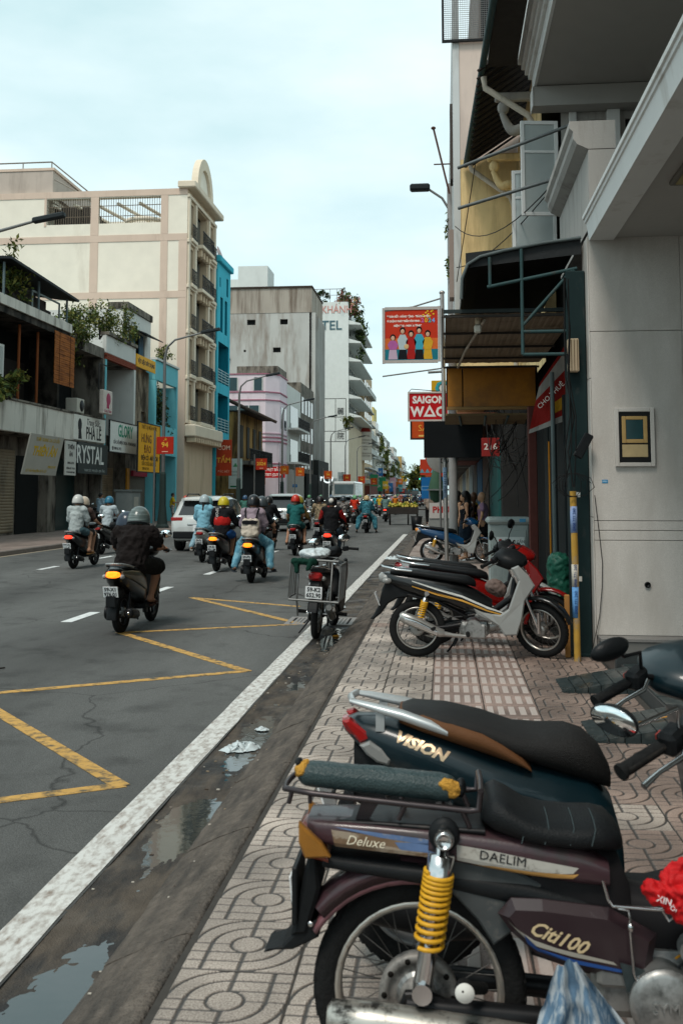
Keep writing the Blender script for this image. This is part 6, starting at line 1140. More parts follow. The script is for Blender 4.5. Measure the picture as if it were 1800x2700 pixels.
# ---- worn maroon underbone bike right in front of the camera
maroon = mat('maroon_paint', (.05, .024, .029), .38, var=.3, sc=4, coat=.35, dirt=(.035, .027, .026), dsc=(9, 9, 14), damt=(.5, .66), bump=.05, bsc=120)
pinkm = mat('faded_maroon', (.17, .07, .08), .4, var=.25, sc=9, coat=.3, dirt=(.06, .035, .035), dsc=(20, 20, 20), damt=(.5, .7))
def make_daelim():
    t = thing('motorbike', 'worn maroon underbone motorbike with yellow shock spring nearest the camera', 'motorbike', (-.08, 2.86, 0), 0); wb = 1.2; Rr = .29
    T = Matrix.Translation((0, 0, Rr)) @ RX
    wheel(t, 0, Rr, .068, 'wire', None, mat('rusty_chrome_rim', (.5, .46, .41), .3, metal=.75, var=.25, sc=24, dirt=(.16, .075, .035), dsc=(22, 22, 22), damt=(.55, .72)), hub=.06)
    b = MB(); b.lathe([(.105, .02), (.108, .052), (.10, .058), (.085, .058), (.082, .045), (.05, .045), (.05, .06), (0, .06)], 32, 0, T); dr = b.build('brake_drum', mat('dusty_alloy', (.26, .24, .22), .6, metal=.4, var=.3, sc=30, dirt=(.08, .075, .07), dsc=(30, 30, 30), damt=(.45, .65)), t)
    for i in range(10):
        a = 2 * math.pi * i / 10; b = MB(); b.lathe([(.008, .0585), (.008, .0605), (0, .0605)], 10, 0, T @ Matrix.Translation((.092 * math.cos(a), .092 * math.sin(a), 0))); b.build('drum_hole', cm('#15120f', .8), dr)
    # swingarm, exhaust, pegs
    b = MB()
    for s in (-1, 1):
        b.tube([(-.03, s * .095, Rr - .005), (.1, s * .095, Rr - .012), (.42, s * .085, Rr - .03), (.5, s * .08, Rr - .03)], [.026, .027, .03, .03], 12); b.slab([(-.06, .26), (-.035, .32), (.02, .325), (.11, .29), (.1, .255), (-.03, .25)], s * .095 - .012, s * .095 + .012, 'y', 0, .004)
    b.build('swingarm', blackm, t)
    b = MB(); b.tube([(.17, -.08, .33), (.12, -.2, .385)], .016, 10); b.tube([(.12, -.2, .385), (.12, -.236, .39)], .024, 14); fp = b.build('footpeg', rubber, t)
    b = MB(); b.lathe([(0, .0), (.0225, 0), (.0245, .003), (.0235, .006), (0, .0075)], 20, 0, Matrix.Translation((.12, -.236, .39)) @ RX); b.lathe([(.0, .008), (.003, .008)], 6, 1, Matrix.Translation((.115, -.236, .396)) @ RX)
    b.build('peg_end', [cm('#d9d6cf', .5), ink], fp)
    b = MB(); b.sx([(-.235, -.145, .235, .295, .03), (-.225, -.145, .22, .312, .044), (-.1, -.145, .21, .31, .05), (.2, -.14, .185, .28, .048), (.32, -.135, .195, .265, .035), (.42, -.12, .2, .24, .02), (.62, -.09, .19, .225, .018)], 20, 2.1); b.build('exhaust', mat('stained_exhaust', (.5, .47, .42), .35, metal=.75, var=.2, sc=9, dirt=(.05, .045, .04), dsc=(14, 14, 24), damt=(.5, .62)), t)
    shock(t, (.072, -.135, .735), (.012, -.13, .345), .031, spring_y, 12, .0062)
    shock(t, (.072, .135, .735), (.012, .13, .345), .031, spring_y, 12, .0062)
    b = MB(); b.ell((.072, -.12, .732), (.042, .02, .046), 0, 16); b.tube([(.072, -.1, .732), (.072, -.172, .732)], .024, 16); b.build('shock_mount', blackp, t)
    b = MB(); b.lathe([(.022, 0), (.022, .006), (.017, .006), (.016, .001), (0, .001)], 18, 0, Matrix.Translation((.072, -.172, .732)) @ RX); b.build('mount_ring', chrome, t)
    # tail
    b = MB(); b.sx([(-.30, 0, .765, .798, .07), (-.27, 0, .73, .80, .085), (-.1, 0, .717, .797, .095), (.07, 0, .704, .79, .105), (.25, 0, .68, .778, .115), (.42, 0, .66, .757, .12), (.5, 0, .655, .72, .11)], 20, 4.5); cowl = b.build('rear_cowl', maroon, t)
    b = MB(); b.sx([(-.29, 0, .788, .796, .07), (-.1, 0, .785, .80, .085), (.18, 0, .775, .795, .10)], 12, 4); b.build('cowl_top', blackm, t)
    b = MB(); b.sx([(-.325, 0, .72, .77, .05), (-.31, 0, .69, .785, .086), (-.24, 0, .685, .70, .088)], 14, 4); tl = b.build('tail_light', mat('old_red_lens', (.16, .03, .015), .25, coat=.3, var=.3, sc=20), t)
    for s in (-1, 1): b = MB(); b.slab([(-.318, .80), (-.255, .745), (-.232, .71), (-.30, .705), (-.318, .745)], s * .085, s * .112, 'y', 0, .006); b.build('turn_signal', mat('old_amber', (.28, .12, .02), .35, var=.35, sc=22, coat=.3), tl)
    for n_, poly, c in (('decal_band', [(-.232, .752), (.0, .735), (.03, .733), (.03, .694), (-.222, .707)], mat('decal_bronze', (.16, .10, .06), .45, var=.4, sc=18, dirt=(.30, .24, .18), dsc=(14, 14, 30), damt=(.52, .6))),
                        ('decal_blue', [(-.225, .756), (.03, .737), (.03, .722), (-.1, .735)], mat('decal_blue', (.10, .16, .30), .45, var=.3, sc=15, dirt=(.3, .28, .26), dsc=(20, 20, 40), damt=(.55, .66))),
                        ('decal_blue', [(-.06, .725), (.03, .727), (.03, .696), (-.04, .699)], MATS.get('decal_blue') or cm('#5578a8', .5)),
                        ('decal_silver', [(.105, .727), (.2, .716), (.3, .70), (.42, .683), (.405, .668), (.3, .662), (.2, .672), (.105, .686)], mat('decal_silver', (.42, .40, .36), .4, var=.15, sc=30, dirt=(.2, .18, .15), dsc=(40, 40, 40), damt=(.55, .7))),
                        ('decal_gold', [(.2, .676), (.3, .668), (.4, .666), (.42, .668), (.405, .655), (.3, .654), (.14, .676)], cm('#b98a4e', .45))):
        dc = decal(n_, [(x, z + .028) for x, z in poly], c, t, [cowl], .0012 + (.0008 if 'blue' in n_ or 'gold' in n_ else 0), 3); dc.location.z -= .052 if n_ != 'decal_band' else 0
    side_text('Deluxe', .036, cm('#e8dcc4', .4), t, [cowl], -.14, .751, R(-3), .003, shear=.35, name='lettering').location.z = -.054
    side_text('DAELIM', .033, ink, t, [cowl], .225, .725, R(-7), .003, sx=1.1, name='lettering').location.z = -.052
    b = MB(); b.sx([(-.26, 0, .66, .70, .07), (0, 0, .63, .685, .085), (.3, 0, .58, .66, .10), (.5, 0, .5, .62, .10)], 14, 3); b.build('under_cowl', blackp, t)
    # mudguard sweeping back over the tyre
    b = MB(); b2 = MB(); b3 = MB()
    def ring(a, rr, hw, th):
        o = Vector((math.cos(a), 0, math.sin(a))); p = Vector((0, 0, Rr)) + o * rr
        return [(p.x, -hw, p.z), tuple(p + o * th * .75 + Vector((0, -hw * .82, 0))), tuple(p + o * th), tuple(p + o * th * .75 + Vector((0, hw * .82, 0))), (p.x, hw, p.z), tuple(p + o * (th - .006) + Vector((0, hw * .7, 0))), tuple(p + o * (th - .004)), tuple(p + o * (th - .006) + Vector((0, -hw * .7, 0)))]
    b.loft([ring(R(62 + i * 7), Rr + .035 + .001 * i, .068, .05) for i in range(12)]); mg = b.build('rear_mudguard', maroon, t)
    b2.loft([ring(R(70 + i * 7), Rr + .026 + .001 * i, .072, .022) for i in range(12)]); b2.build('mudguard_lip', pinkm, mg)
    b3.slab([(-.285, .70), (-.265, .56), (-.30, .44), (-.345, .435), (-.33, .5), (-.305, .62)], -.07, .07, 'y', 0, .01); b3.slab([(-.275, .475), (-.27, .43), (-.34, .395), (-.405, .39), (-.42, .385), (-.37, .405), (-.33, .445)], -.06, .06, 'y', 0, .006); b3.build('mudflap', blackp, t)
    b = MB(); b.box((-.34, -.085, .47), (-.325, .085, .62), 0, .004, Matrix.Rotation(R(0), 4, 'Y')); b.build('plate_holder', blackp, t); plate(t, (-.344, 0, .545), R(-6), '54-K3', '880.12', .12, .085)
    b = MB(); b.ell((-.29, -.072, .47), (.008, .004, .008)); b.build('rivet', chrome, t)
    b = MB(); b.slab([(.02, .66), (.2, .66), (.33, .6), (.28, .5), (.2, .44), (.16, .5), (.08, .58)], -.085, -.06, 'y', 0, .006); b.slab([(.02, .66), (.2, .66), (.33, .6), (.28, .5), (.2, .44), (.16, .5), (.08, .58)], .06, .085, 'y', 0, .006); b.build('frame_plate', mat('frame_grey', (.06, .065, .066), .6, var=.4, sc=14, dirt=(.12, .115, .105), dsc=(18, 18, 18), damt=(.55, .7)), t)
    # lower side cover with lettering
    for s in (-1, 1):
        b = MB(); b.slab([(x - .005, z + .0) for x, z in [(.215, .535), (.25, .575), (.33, .575), (.5, .56), (.62, .50), (.60, .40), (.53, .385), (.4, .405), (.31, .44), (.25, .49)]], s * .085, s * .135, 'y', 0, .022); sc_ = b.build('side_cover', mat('maroon_dark', (.03, .017, .02), .35, var=.35, sc=5, coat=.3), t)
        if s < 0: near = sc_
    decal('decal_silver', [(x - .0, z + .026) for x, z in [(.232, .50), (.25, .485), (.3, .455), (.36, .437), (.5, .41), (.51, .402), (.4, .418), (.315, .438), (.29, .445)]], cm('#9a948a', .45), t, [near], .0012, 3)
    decal('decal_blue', [(x - .0, z + .026) for x, z in [(.275, .468), (.31, .435), (.4, .412), (.525, .392), (.52, .385), (.4, .402), (.31, .424), (.285, .44)]], cm('#274a86', .45), t, [near], .002, 3)
    side_text('Citi100', .05, cm('#c9b28c', .45), t, [near], .36, .49, R(-19), .003, shear=.4, bold=.0012, name='lettering')
    # rack with torn roll pad
    rk = MB(); y = .095
    for s in (-1, 1):
        rk.tube([(-.385, s * .05, .85), (-.37, s * .08, .858), (-.3, s * y, .852), (-.05, s * y, .832), (.12, s * y, .82), (.145, s * y, .822), (.15, s * y, .87)], .0085, 8); rk.tube([(-.05, s * y, .832), (-.07, s * .09, .79)], .007, 8); rk.tube([(.1, s * y, .82), (.12, s * .09, .775)], .007, 8); rk.tube([(-.31, s * .09, .85), (-.31, s * .09, .825)], .006, 6)
    rk.tube([(-.385, -.05, .85), (-.39, 0, .848), (-.385, .05, .85)], .0085, 8); rk.tube([(.15, -y, .87), (.152, 0, .872), (.15, y, .87)], .0085, 8); rk.tube([(-.36, -.08, .855), (-.37, -.08, .82)], .007, 6)
    for x in (-.25, -.1, .05): rk.tube([(x, -y, .845 - .06 * (x + .25)), (x, y, .845 - .06 * (x + .25))], .006, 6)
    rk.slab([(-.17, .83), (-.12, .83), (-.17, .745), (-.2, .745)], -.06, -.05, 'y'); rk = rk.build('carrier_rack', mat('rack_black', (.045, .035, .037), .35, metal=.5, var=.3, sc=20), t)
    pad_ = organic('roll_pad', [('c', (-.315, -.06, .895), .034, (.055, -.06, .868), .036), ('c', (-.3, -.03, .893), .03, (.04, -.03, .868), .032), ('e', (-.14, -.055, .905), (.05, .02, .014))], mat('pad_vinyl', (.03, .05, .052), .33, var=.25, sc=9, bump=.3, bsc=150), rk, .008, .012, .0009, 30)
    foam = mat('torn_foam', (.55, .28, .05), .9, var=.3, sc=60, bump=.6, bsc=200)
    organic('torn_foam', [('e', (-.335, -.07, .905), (.02, .022, .017)), ('e', (-.325, -.062, .918), (.014, .018, .014))], foam, rk, .005, .01, .004, 60)
    organic('torn_foam', [('e', (.075, -.085, .872), (.022, .014, .024)), ('e', (.055, -.09, .885), (.018, .01, .016))], foam, rk, .005, .01, .004, 60)
    organic('torn_flap', [('e', (-.345, -.055, .922), (.012, .016, .014))], blackp, rk, .005, .01, .002, 60)
    organic('torn_flap', [('e', (.098, -.07, .872), (.014, .022, .026))], blackp, rk, .005, .01, .002, 60)
    # seat: hump at the back, dished saddle
    b = MB(); b.sx([(.155, 0, .77, .80, .06), (.17, 0, .76, .84, .105), (.195, 0, .745, .852, .122), (.23, 0, .735, .835, .13), (.275, 0, .725, .806, .134), (.33, 0, .718, .792, .136), (.40, 0, .712, .788, .135), (.455, 0, .71, .792, .128), (.495, 0, .705, .787, .112), (.52, 0, .705, .765, .085), (.53, 0, .71, .74, .05)], 24, 2.6); seat = b.build('seat', vinyl, t)
    for x in (.27, .33, .395, .45):
        b = MB(); hw = .136; b.tube([(x - .012, -hw + .002, .74), (x, -hw * .9, .778), (x, -hw * .55, .793), (x, 0, .795)], .0016, 5); b.build('seam', cm('#3a4446', .6), seat)
    b = MB(); b.sx([(.3, 0, .40, .70, .08), (.45, 0, .36, .69, .09), (.53, 0, .34, .68, .085), (.56, 0, .36, .6, .07)], 16, 4); b.sx([(.5, 0, .42, .60, .07), (.7, 0, .40, .56, .075), (.9, 0, .48, .7, .08)], 14, 3); b.build('centre_body', mat('matt_black', (.014, .013, .014), .5, var=.3, sc=12), t)
    # engine
    b = MB(); b.box((.45, -.11, .19), (.8, .11, .36), 0, .03); b.tube([(.62, -.16, .265), (.62, .16, .265)], .085, 28); b.tube([(.76, 0, .34), (.95, 0, .40)], .065, 16); b.lathe([(.088, 0), (.088, .01), (.07, .018), (0, .02)], 28, 0, Matrix.Translation((.62, -.16, .265)) @ RX)
    for i in range(7): b.tube([(.79 + .02 * i, 0, .352 + .006 * i), (.797 + .02 * i, 0, .354 + .006 * i)], .085, 16)
    b.box((.46, -.13, .28), (.58, -.1, .36), 0, .012); b.v = [(x, y, z + .085) for x, y, z in b.v]; en = b.build('engine', alu, t)
    b = MB(); b.tube([(.70, -.14, .47), (.70, -.1, .47)], .034, 20); b.tube([(.70, -.145, .47), (.70, -.139, .47)], .018, 16); b.build('filler_cap', alu, en)
    text('SYM', .038, alu, en, (.62, -.183, .347), (R(90), 0, 0), ext=.003, name='lettering')
    b = MB()
    for pts in ([(.66, -.11, .44), (.75, -.1, .5), (.85, -.06, .62)],): b.tube(pts, .003, 6)
    b.build('cable', cm('#b07818', .5), t)
    b = MB()
    for k in range(4): b.tube([(.6 + .05 * k, -.09 + .02 * k, .40), (.66 + .04 * k, -.12, .42 - .02 * k), (.78, -.1 + .03 * k, .5), (.88, -.05, .68)], .004, 6)
    b.build('cables', blackp, t)
    # bag hook of bent wire hanging below the seat
    b = MB(); b.tube([(.475, -.16, .60), (.487, -.163, .555), (.497, -.165, .54), (.62, -.165, .536), (.65, -.165, .55)], .0045, 8); b.tube([(.51, -.165, .535), (.535, -.166, .532), (.54, -.166, .51), (.538, -.166, .50)], .0035, 6); b.tube([(.538, -.166, .495), (.545, -.166, .38), (.552, -.166, .36), (.56, -.166, .375)], .0035, 6); b.ell((.54, -.166, .49), (.008, .008, .012)); b.tube([(.62, -.166, .535), (.635, -.167, .51), (.647, -.167, .52), (.64, -.167, .535)], .0035, 6); b.build('bag_hook', chrome, t)
    b = MB(); b.slab([(.515, .44), (.575, .425), (.59, .375), (.53, .37)], -.15, -.145, 'y'); b.build('label_plate', mat('grid_plate', (.03, .04, .042), .4, var=.4, sc=60), t)
    for s in (-1, 1):
        b = MB(); b.slab([(.85, .25), (.93, .3), (1.0, .6), (.95, .9), (1.02, .92), (1.12, .7), (1.05, .4), (.98, .22)], s * .12, s * .2, 'y', 0, .02); b.build('leg_shield', maroon, t)
    S, hb = front_end(t, wb, .82, 1.02, Rr, .078, 'wire', R(-45), dict(fender=maroon, mir_h=.085, mir_w=.31, mir_x=-.05, mir_s=(.043, .068), mir_rz=-1.45, mstem=chrome), 0)
    b = MB(); b.sx([(.73, 0, 1.0, 1.03, .06), (.78, 0, .94, 1.06, .15), (.88, 0, .92, 1.06, .16), (.99, 0, .93, 1.03, .1)], 18, 2.5); xf(b, S).build('handlebar_cowl', blackp, t)
    b = MB(); b.ell((.96, 0, .98), (.06, .1, .06), 0, 14); xf(b, S).build('headlight', glassy, t)
    nudge(t, {'rear_cowl': (.0, -.052), 'cowl_top': (0, -.052), 'tail_light': (0, -.052), 'decal_band': (0, -.056), 'under_cowl': (0, -.05), 'carrier': (.02, -.032), 'seat': (.015, -.02), 'bag_hook': (.0, .045), 'rear_mudguard': (0, -.025)})
make_daelim()
b = organic('shopping_bag', [('e', (0, 0, 0), (.05, .06, .05)), ('e', (-.06, -.01, -.025), (.055, .05, .035), (0, .5, 0)), ('e', (.06, -.01, .01), (.06, .06, .05)), ('e', (.02, -.02, -.06), (.06, .05, .05)), ('c', (0, 0, .05), .02, (.03, 0, .075), .012)], mat('red_bag', (.50, .012, .014), .5, var=.4, sc=14, bump=.3, bsc=40), None, .0055, .016, .013, 22, loc=(.565, 2.66, .655), label='bright red plastic bag hanging from the nearest motorbike at the right edge', cat='bag')
b.scale = (.72, .72, .72)
for (x, z, s_, ch) in ((-.05, -.03, .03, 'XIN'), (-.02, -.055, .022, 'ÒI'), (.05, -.01, .02, 'O I')): text(ch, s_, cm('#e6dada', .4), b, (x, -.062 if x < 0 else -.07, z), (R(80), .3, 0), ext=.003, name='lettering')
b = MB(); n = 26; V_ = []      # rag: a folded cloth sheet hanging over the peg
for q in range(n + 1):
    for p in range(n + 1):
        u, v = p / n, q / n; sp = .035 + .14 * v; x = (u - .42) * sp * 2.1 + .04 * v; z = -.24 * v + .03 * math.sin(u * 3.1); y = .03 * math.sin(u * 17 + v * 2) * (.3 + v) + .012 * noise.noise((u * 6, v * 6, 1)) - .02 * v
        V_.append((x, y, z + .012 * noise.noise((u * 5, v * 4, 3))))
b.add(V_, [(q * (n + 1) + p, q * (n + 1) + p + 1, (q + 1) * (n + 1) + p + 1, (q + 1) * (n + 1) + p) for q in range(n) for p in range(n)], 0, True)
b.build('rag', mat('plaid_rag', (.10, .17, .25), .85, var=.5, sc=30, dirt=(.36, .40, .43), dsc=(38, 38, 6), damt=(.47, .56)), None, (.29, 2.60, .46), None, 'blue plaid rag draped over the footrest of the nearest motorbike', 'rag')
# ================================================================== PEOPLE
skin_m = [mat('skin_a', (.36, .19, .12), .55, var=.12, sc=9), mat('skin_b', (.28, .14, .085), .55, var=.12, sc=9)]
hair_m = mat('hair_black', (.012, .010, .009), .45, var=.3, sc=40)
def fabric(c, r=.9, pat=None, psc=(30, 30, 30)):
    nm = 'fab_%s_%s' % (c.strip('#'), (pat or '').strip('#'))
    return mat(nm, c, r, var=.16, sc=7, bump=.35, bsc=14, spec=.2, **(dict(dirt=pat, dsc=psc, damt=(.48, .54)) if pat else {}))
POSES = {
 'ride': dict(pel=(.40, 0, .86), ch=(.46, 0, 1.20), nk=(.50, 0, 1.41), hd=(.535, 0, 1.545), sh=(.475, .175, 1.355), el=(.60, .275, 1.12), wr=(.79, .305, 1.035), hp=(.40, .095, .86), kn=(.80, .165, .80), an=(.72, .15, .36), toe=(.87, .16, .31)),
 'pillion': dict(pel=(.10, 0, .92), ch=(.13, 0, 1.25), nk=(.15, 0, 1.455), hd=(.175, 0, 1.59), sh=(.13, .165, 1.40), el=(.22, .23, 1.16), wr=(.36, .16, 1.02), hp=(.10, .095, .91), kn=(.44, .22, .80), an=(.30, .25, .42), toe=(.44, .27, .37)),
 'stand': dict(pel=(0, 0, .93), ch=(.0, 0, 1.22), nk=(.0, 0, 1.43), hd=(.02, 0, 1.565), sh=(.0, .175, 1.38), el=(.01, .235, 1.12), wr=(.08, .25, .90), hp=(0, .09, .92), kn=(.03, .10, .50), an=(.0, .10, .09), toe=(.14, .12, .04)),
}
def person(label, loc, rz, pose, shirt, legs, opt=None, group=None, vox=.02, lean=0):
    o = opt or {}; J = {k: Vector(v) for k, v in POSES[pose].items()}
    for k, v in o.get('j', {}).items(): J[k] = Vector(v)
    t = thing('person', label, 'person', loc, 0, group, rot=(lean, 0, rz)); sk = skin_m[o.get('skin', 0)]; g = o.get('girth', 1.0)
    def mir(v, s): return Vector((v.x, v.y * s, v.z))
    def jj(k, s):
        k2 = k + ('_r' if s < 0 else '_l'); return Vector(J[k2]) if k2 in J else mir(J[k], s)
    B = [('e', J['hd'], (.098, .078, .122)), ('c', J['nk'] - Vector((.01, 0, .05)), .055, J['hd'] - Vector((.01, 0, .05)), .05), ('c', J['pel'], .13 * g, J['ch'], .125 * g), ('e', J['hd'] + Vector((.095, 0, -.01)), (.022, .014, .022))]
    for s in (-1, 1):
        S, E, W, Hp, K, A, T = (jj(k, s) for k in ('sh', 'el', 'wr', 'hp', 'kn', 'an', 'toe'))
        B += [('e', J['hd'] + Vector((-.005, s * .078, -.005)), (.02, .01, .03)), ('c', J['ch'] + Vector((0, 0, .1)), .07, S, .055), ('c', S, .05 * g, E, .04 * g), ('c', E, .04 * g, W, .027), ('c', Hp, .085 * g, K, .057 * g), ('c', K, .056 * g, A, .035), ('c', A, .036, T, .03), ('c', A, .036, A + (A - T) * .25 + Vector((0, 0, -.02)), .03)]
    organic('body', B, sk, t, vox, .035)
    for s in (-1, 1):     # hands: palm and five bent fingers
        W, E = jj('wr', s), jj('el', s); d = (W - E).normalized(); side = Vector((-d.y, d.x, 0)).normalized() * s; dn = d.cross(side).normalized(); dn = dn if dn.z < 0 else -dn
        b = MB(); b.ell(tuple(W + d * .04), (.04, .034, .022), 0, 10)
        for q in range(4):
            r0 = W + d * .07 + side * (.026 - .0175 * q); L = (.034, .038, .036, .028)[q]; b.tube([r0, r0 + d * L, r0 + d * (L * 1.25) + dn * L * .8, r0 + d * L * .7 + dn * L * 1.5], [.0095, .009, .0085, .007], 6)
        r0 = W + d * .02 - side * .0 + side * -.03; b.tube([r0 + side * .06, r0 + side * .075 + d * .03 + dn * .012, r0 + side * .062 + d * .055 + dn * .03], [.011, .0095, .0075], 6); b.build('hand', sk, t)
    # shirt
    f = o.get('loose', .018); C = [('c', J['pel'] + Vector((0, 0, .0)), .145 * g + f, J['ch'], .14 * g + f), ('c', J['ch'], .14 * g + f, J['nk'] - Vector((.0, 0, .12)), .10 * g + f)]
    for s in (-1, 1):
        S, E, W = (jj(k, s) for k in ('sh', 'el', 'wr')); C += [('c', J['ch'] + Vector((0, s * .04, .12)), .085 * g + f * .6, S, .062 * g + f * .6)]
        if o.get('sleeve', 'short') == 'long': C += [('c', S, .062 * g + f * .6, E, .05 * g + f * .7), ('c', E, .05 * g + f * .7, W - (W - E) * .08, .034 + f * .6)]
        elif o.get('sleeve') != 'none': C += [('c', S, .062 * g + f * .6, S.lerp(E, .62), .055 * g + f * .8)]
    if o.get('hood'): C += [('e', J['nk'] + Vector((-.085, 0, -.03)), (.06, .12, .07)), ('c', J['nk'] + Vector((0, .09, .0)), .04, J['nk'] + Vector((0, -.09, .0)), .04)]
    if o.get('skirt'): C += [('c', J['pel'] + Vector((0, 0, -.05)), .17 * g, J['pel'] + Vector((.1, 0, -.3)), .2 * g)]
    organic('shirt', C, shirt, t, vox, .03, o.get('wr', .012), 10)
    # trousers or shorts
    D = [('e', J['pel'], (.15 * g, .17 * g, .13 * g))]
    for s in (-1, 1):
        Hp, K, A = (jj(k, s) for k in ('hp', 'kn', 'an')); lw = o.get('legw', 1.0)
        if o.get('legs', 'long') == 'long': D += [('c', Hp, .10 * g, K, .075 * g * lw), ('c', K, .075 * g * lw, A + Vector((0, 0, .03)), .055 * lw)]
        else: D += [('c', Hp, .105 * g, Hp.lerp(K, o.get('short', .7)), .092 * g)]
    organic('trousers', D, legs, t, vox, .03, .008, 9)
    for s in (-1, 1):
        A, T = jj('an', s), jj('toe', s); d = (T - A); d.z = 0; d.normalize(); up_ = Vector((0, 0, 1)); b = MB(); c_ = A.lerp(T, .5); c_.z = min(A.z, T.z) - .035
        Mx = Matrix.Translation(c_) @ Matrix.Rotation(math.atan2(d.y, d.x), 4, 'Z'); b.sx([(-.13, 0, -.012, .012, .03), (-.1, 0, -.015, .014, .042), (.03, 0, -.012, .012, .042), (.11, 0, -.01, .012, .05), (.15, 0, -.008, .01, .025)], 12, 3, 0, True, Mx); b.sx([(.02, 0, .01, .06, .045), (.05, 0, .01, .062, .05), (.08, 0, .01, .055, .05)], 12, 2.5, 0, True, Mx); b.build('shoe', o.get('shoe', cm('#1b1b1c', .6)), t)
    hd = J['hd']
    if o.get('helmet'):
        b = MB(); Mh = Matrix.Translation(hd + Vector((-.005, 0, .015))) @ Matrix.Rotation(o.get('htilt', .1), 4, 'Y'); R1, R2, R3 = o.get('hs', (.148, .128, .15))
        b.lathe([(1, -.55), (1.03, -.52), (1.05, -.3), (1.04, -.05), (.97, .3), (.8, .62), (.55, .86), (.25, .98), (0, 1.0)], 22, 0, Mh @ Matrix.Diagonal((R1, R2, R3, 1))); h_ = b.build('helmet', o['helmet'], t)
        b = MB(); b.lathe([(1.045, -.56), (1.065, -.56), (1.065, -.44), (1.045, -.44)], 22, 0, Mh @ Matrix.Diagonal((R1, R2, R3, 1)), True, True); b.build('helmet_rim', o.get('hrim', cm('#16171a', .5)), h_)
        b = MB(); b.sx([(R1 * .7, 0, -.02, -.0, .1), (R1 * 1.1, 0, -.03, -.018, .095), (R1 * 1.45, 0, -.045, -.037, .06)], 12, 3, 0, True, Mh); b.build('visor', o.get('visor', cm('#101113', .3)), h_)
        b = MB(); b.tube([tuple(hd + Vector((.02, s * .085, -.06))) for s in (1,)] + [tuple(hd + Vector((.06, .03, -.135))), tuple(hd + Vector((.06, -.03, -.135))), tuple(hd + Vector((.02, -.085, -.06)))], .006, 5); b.build('strap', ink, h_)
    hl = o.get('hair', 'short')
    if hl == 'short': organic('hair', [('e', hd + Vector((-.03, 0, .02)), (.095, .087, .115)), ('e', hd + Vector((.0, 0, .06)), (.09, .085, .075))], hair_m, t, vox, .02)
    elif hl == 'tail': organic('hair', [('e', hd + Vector((-.03, 0, .01)), (.095, .087, .11)), ('c', hd + Vector((-.10, 0, -.03)), .04, J['nk'] + Vector((-.15, 0, -.14)), .03), ('e', hd + Vector((.0, 0, .06)), (.09, .085, .075))], hair_m, t, vox, .02, .004, 30)
    elif hl == 'long': organic('hair', [('e', hd + Vector((-.02, 0, .03)), (.11, .105, .125)), ('c', hd + Vector((-.05, 0, .0)), .11, J['nk'] + Vector((-.1, 0, -.16)), .09)], hair_m, t, vox, .03, .008, 24)
    b = MB()
    for s in (-1, 1): b.ell(tuple(hd + Vector((.088, s * .032, .008))), (.008, .013, .007), 0, 8)
    b.build('eyes', ink, t); b = MB(); b.ell(tuple(hd + Vector((.09, 0, -.055))), (.008, .024, .006), 0, 8); b.build('mouth', cm('#7a3a34', .5), t)
    return t
N_ = R(90)       # heading up the street
def hx(c, r=.35, **k): return mat('helm_' + c.strip('#'), c, r, var=.12, sc=6, coat=.3, **k)
bk = lambda c, r=.3: mat('paint_' + c.strip('#'), c, r, var=.2, sc=4, coat=.6, spec=.35)
dark_b = bk('#0c0d0e')
# --- 1 dark shirted rider, closest
P1 = (-4.11, 12.55, -.13)
scooter('olive black scooter with lit amber tail lamp under the dark-shirted rider', P1, N_ - .02, bk('#0e0f0e'), dict(tail='ambon', plate=('59-X1', '976.01'), w=.17), lod=0)
b = MB(); sc1 = bpy.data.objects['scooter.001']; b.sx([(-.3, -.10, .76, .80, .02), (-.1, -.165, .68, .80, .02), (.15, -.186, .60, .77, .018), (.4, -.18, .52, .68, .016), (.5, -.165, .5, .56, .01)], 14, 2.4); b.sx([(-.3, .10, .76, .80, .02), (-.1, .165, .68, .80, .02), (.15, .186, .60, .77, .018), (.4, .18, .52, .68, .016), (.5, .165, .5, .56, .01)], 14, 2.4); b.build('side_trim', mat('olive_gold', '#57503f', .3, metal=.3, var=.15, sc=4, coat=.5), sc1)
person('heavy rider in a black brown T-shirt and grey green helmet, nearest on the road', P1, N_ - .02, 'ride', fabric('#171110'), fabric('#14130f'), dict(skin=1, girth=1.24, loose=.032, helmet=hx('#6f7a78', .3, dirt='#4c5654', dsc=(2, 2, 30), damt=(.4, .5)), hs=(.162, .145, .165), wr=.02, legs='short', short=.95, htilt=.25, hair='none', shoe=cm('#3a2018', .7), j=dict(hd=(.58, -.02, 1.42), nk=(.51, 0, 1.30), ch=(.44, 0, 1.11), sh=(.48, .215, 1.24), pel=(.36, 0, .84), kn=(.80, .22, .78), el=(.62, .30, 1.06))), vox=.016)
b = MB(); b.sx([(.0, 0, 0, .02, .05), (.04, 0, -.03, .03, .08)], 8); 
t = thing('spare_helmet', 'dark blue spare helmet peeping out behind the nearest rider', 'helmet', (-4.33, 13.4, 1.24)); b = MB(); b.lathe([(1, -.55), (1.05, -.3), (1.04, -.05), (.97, .3), (.8, .62), (.5, .88), (0, 1.0)], 20, 0, Matrix.Diagonal((.15, .15, .16, 1))); b.build('shell', hx('#1e2a3a', .3), t); b = MB(); b.tube([(0, 0, -.1), (.05, 0, -.4)], .03, 6); b.build('hanger', ink, t)
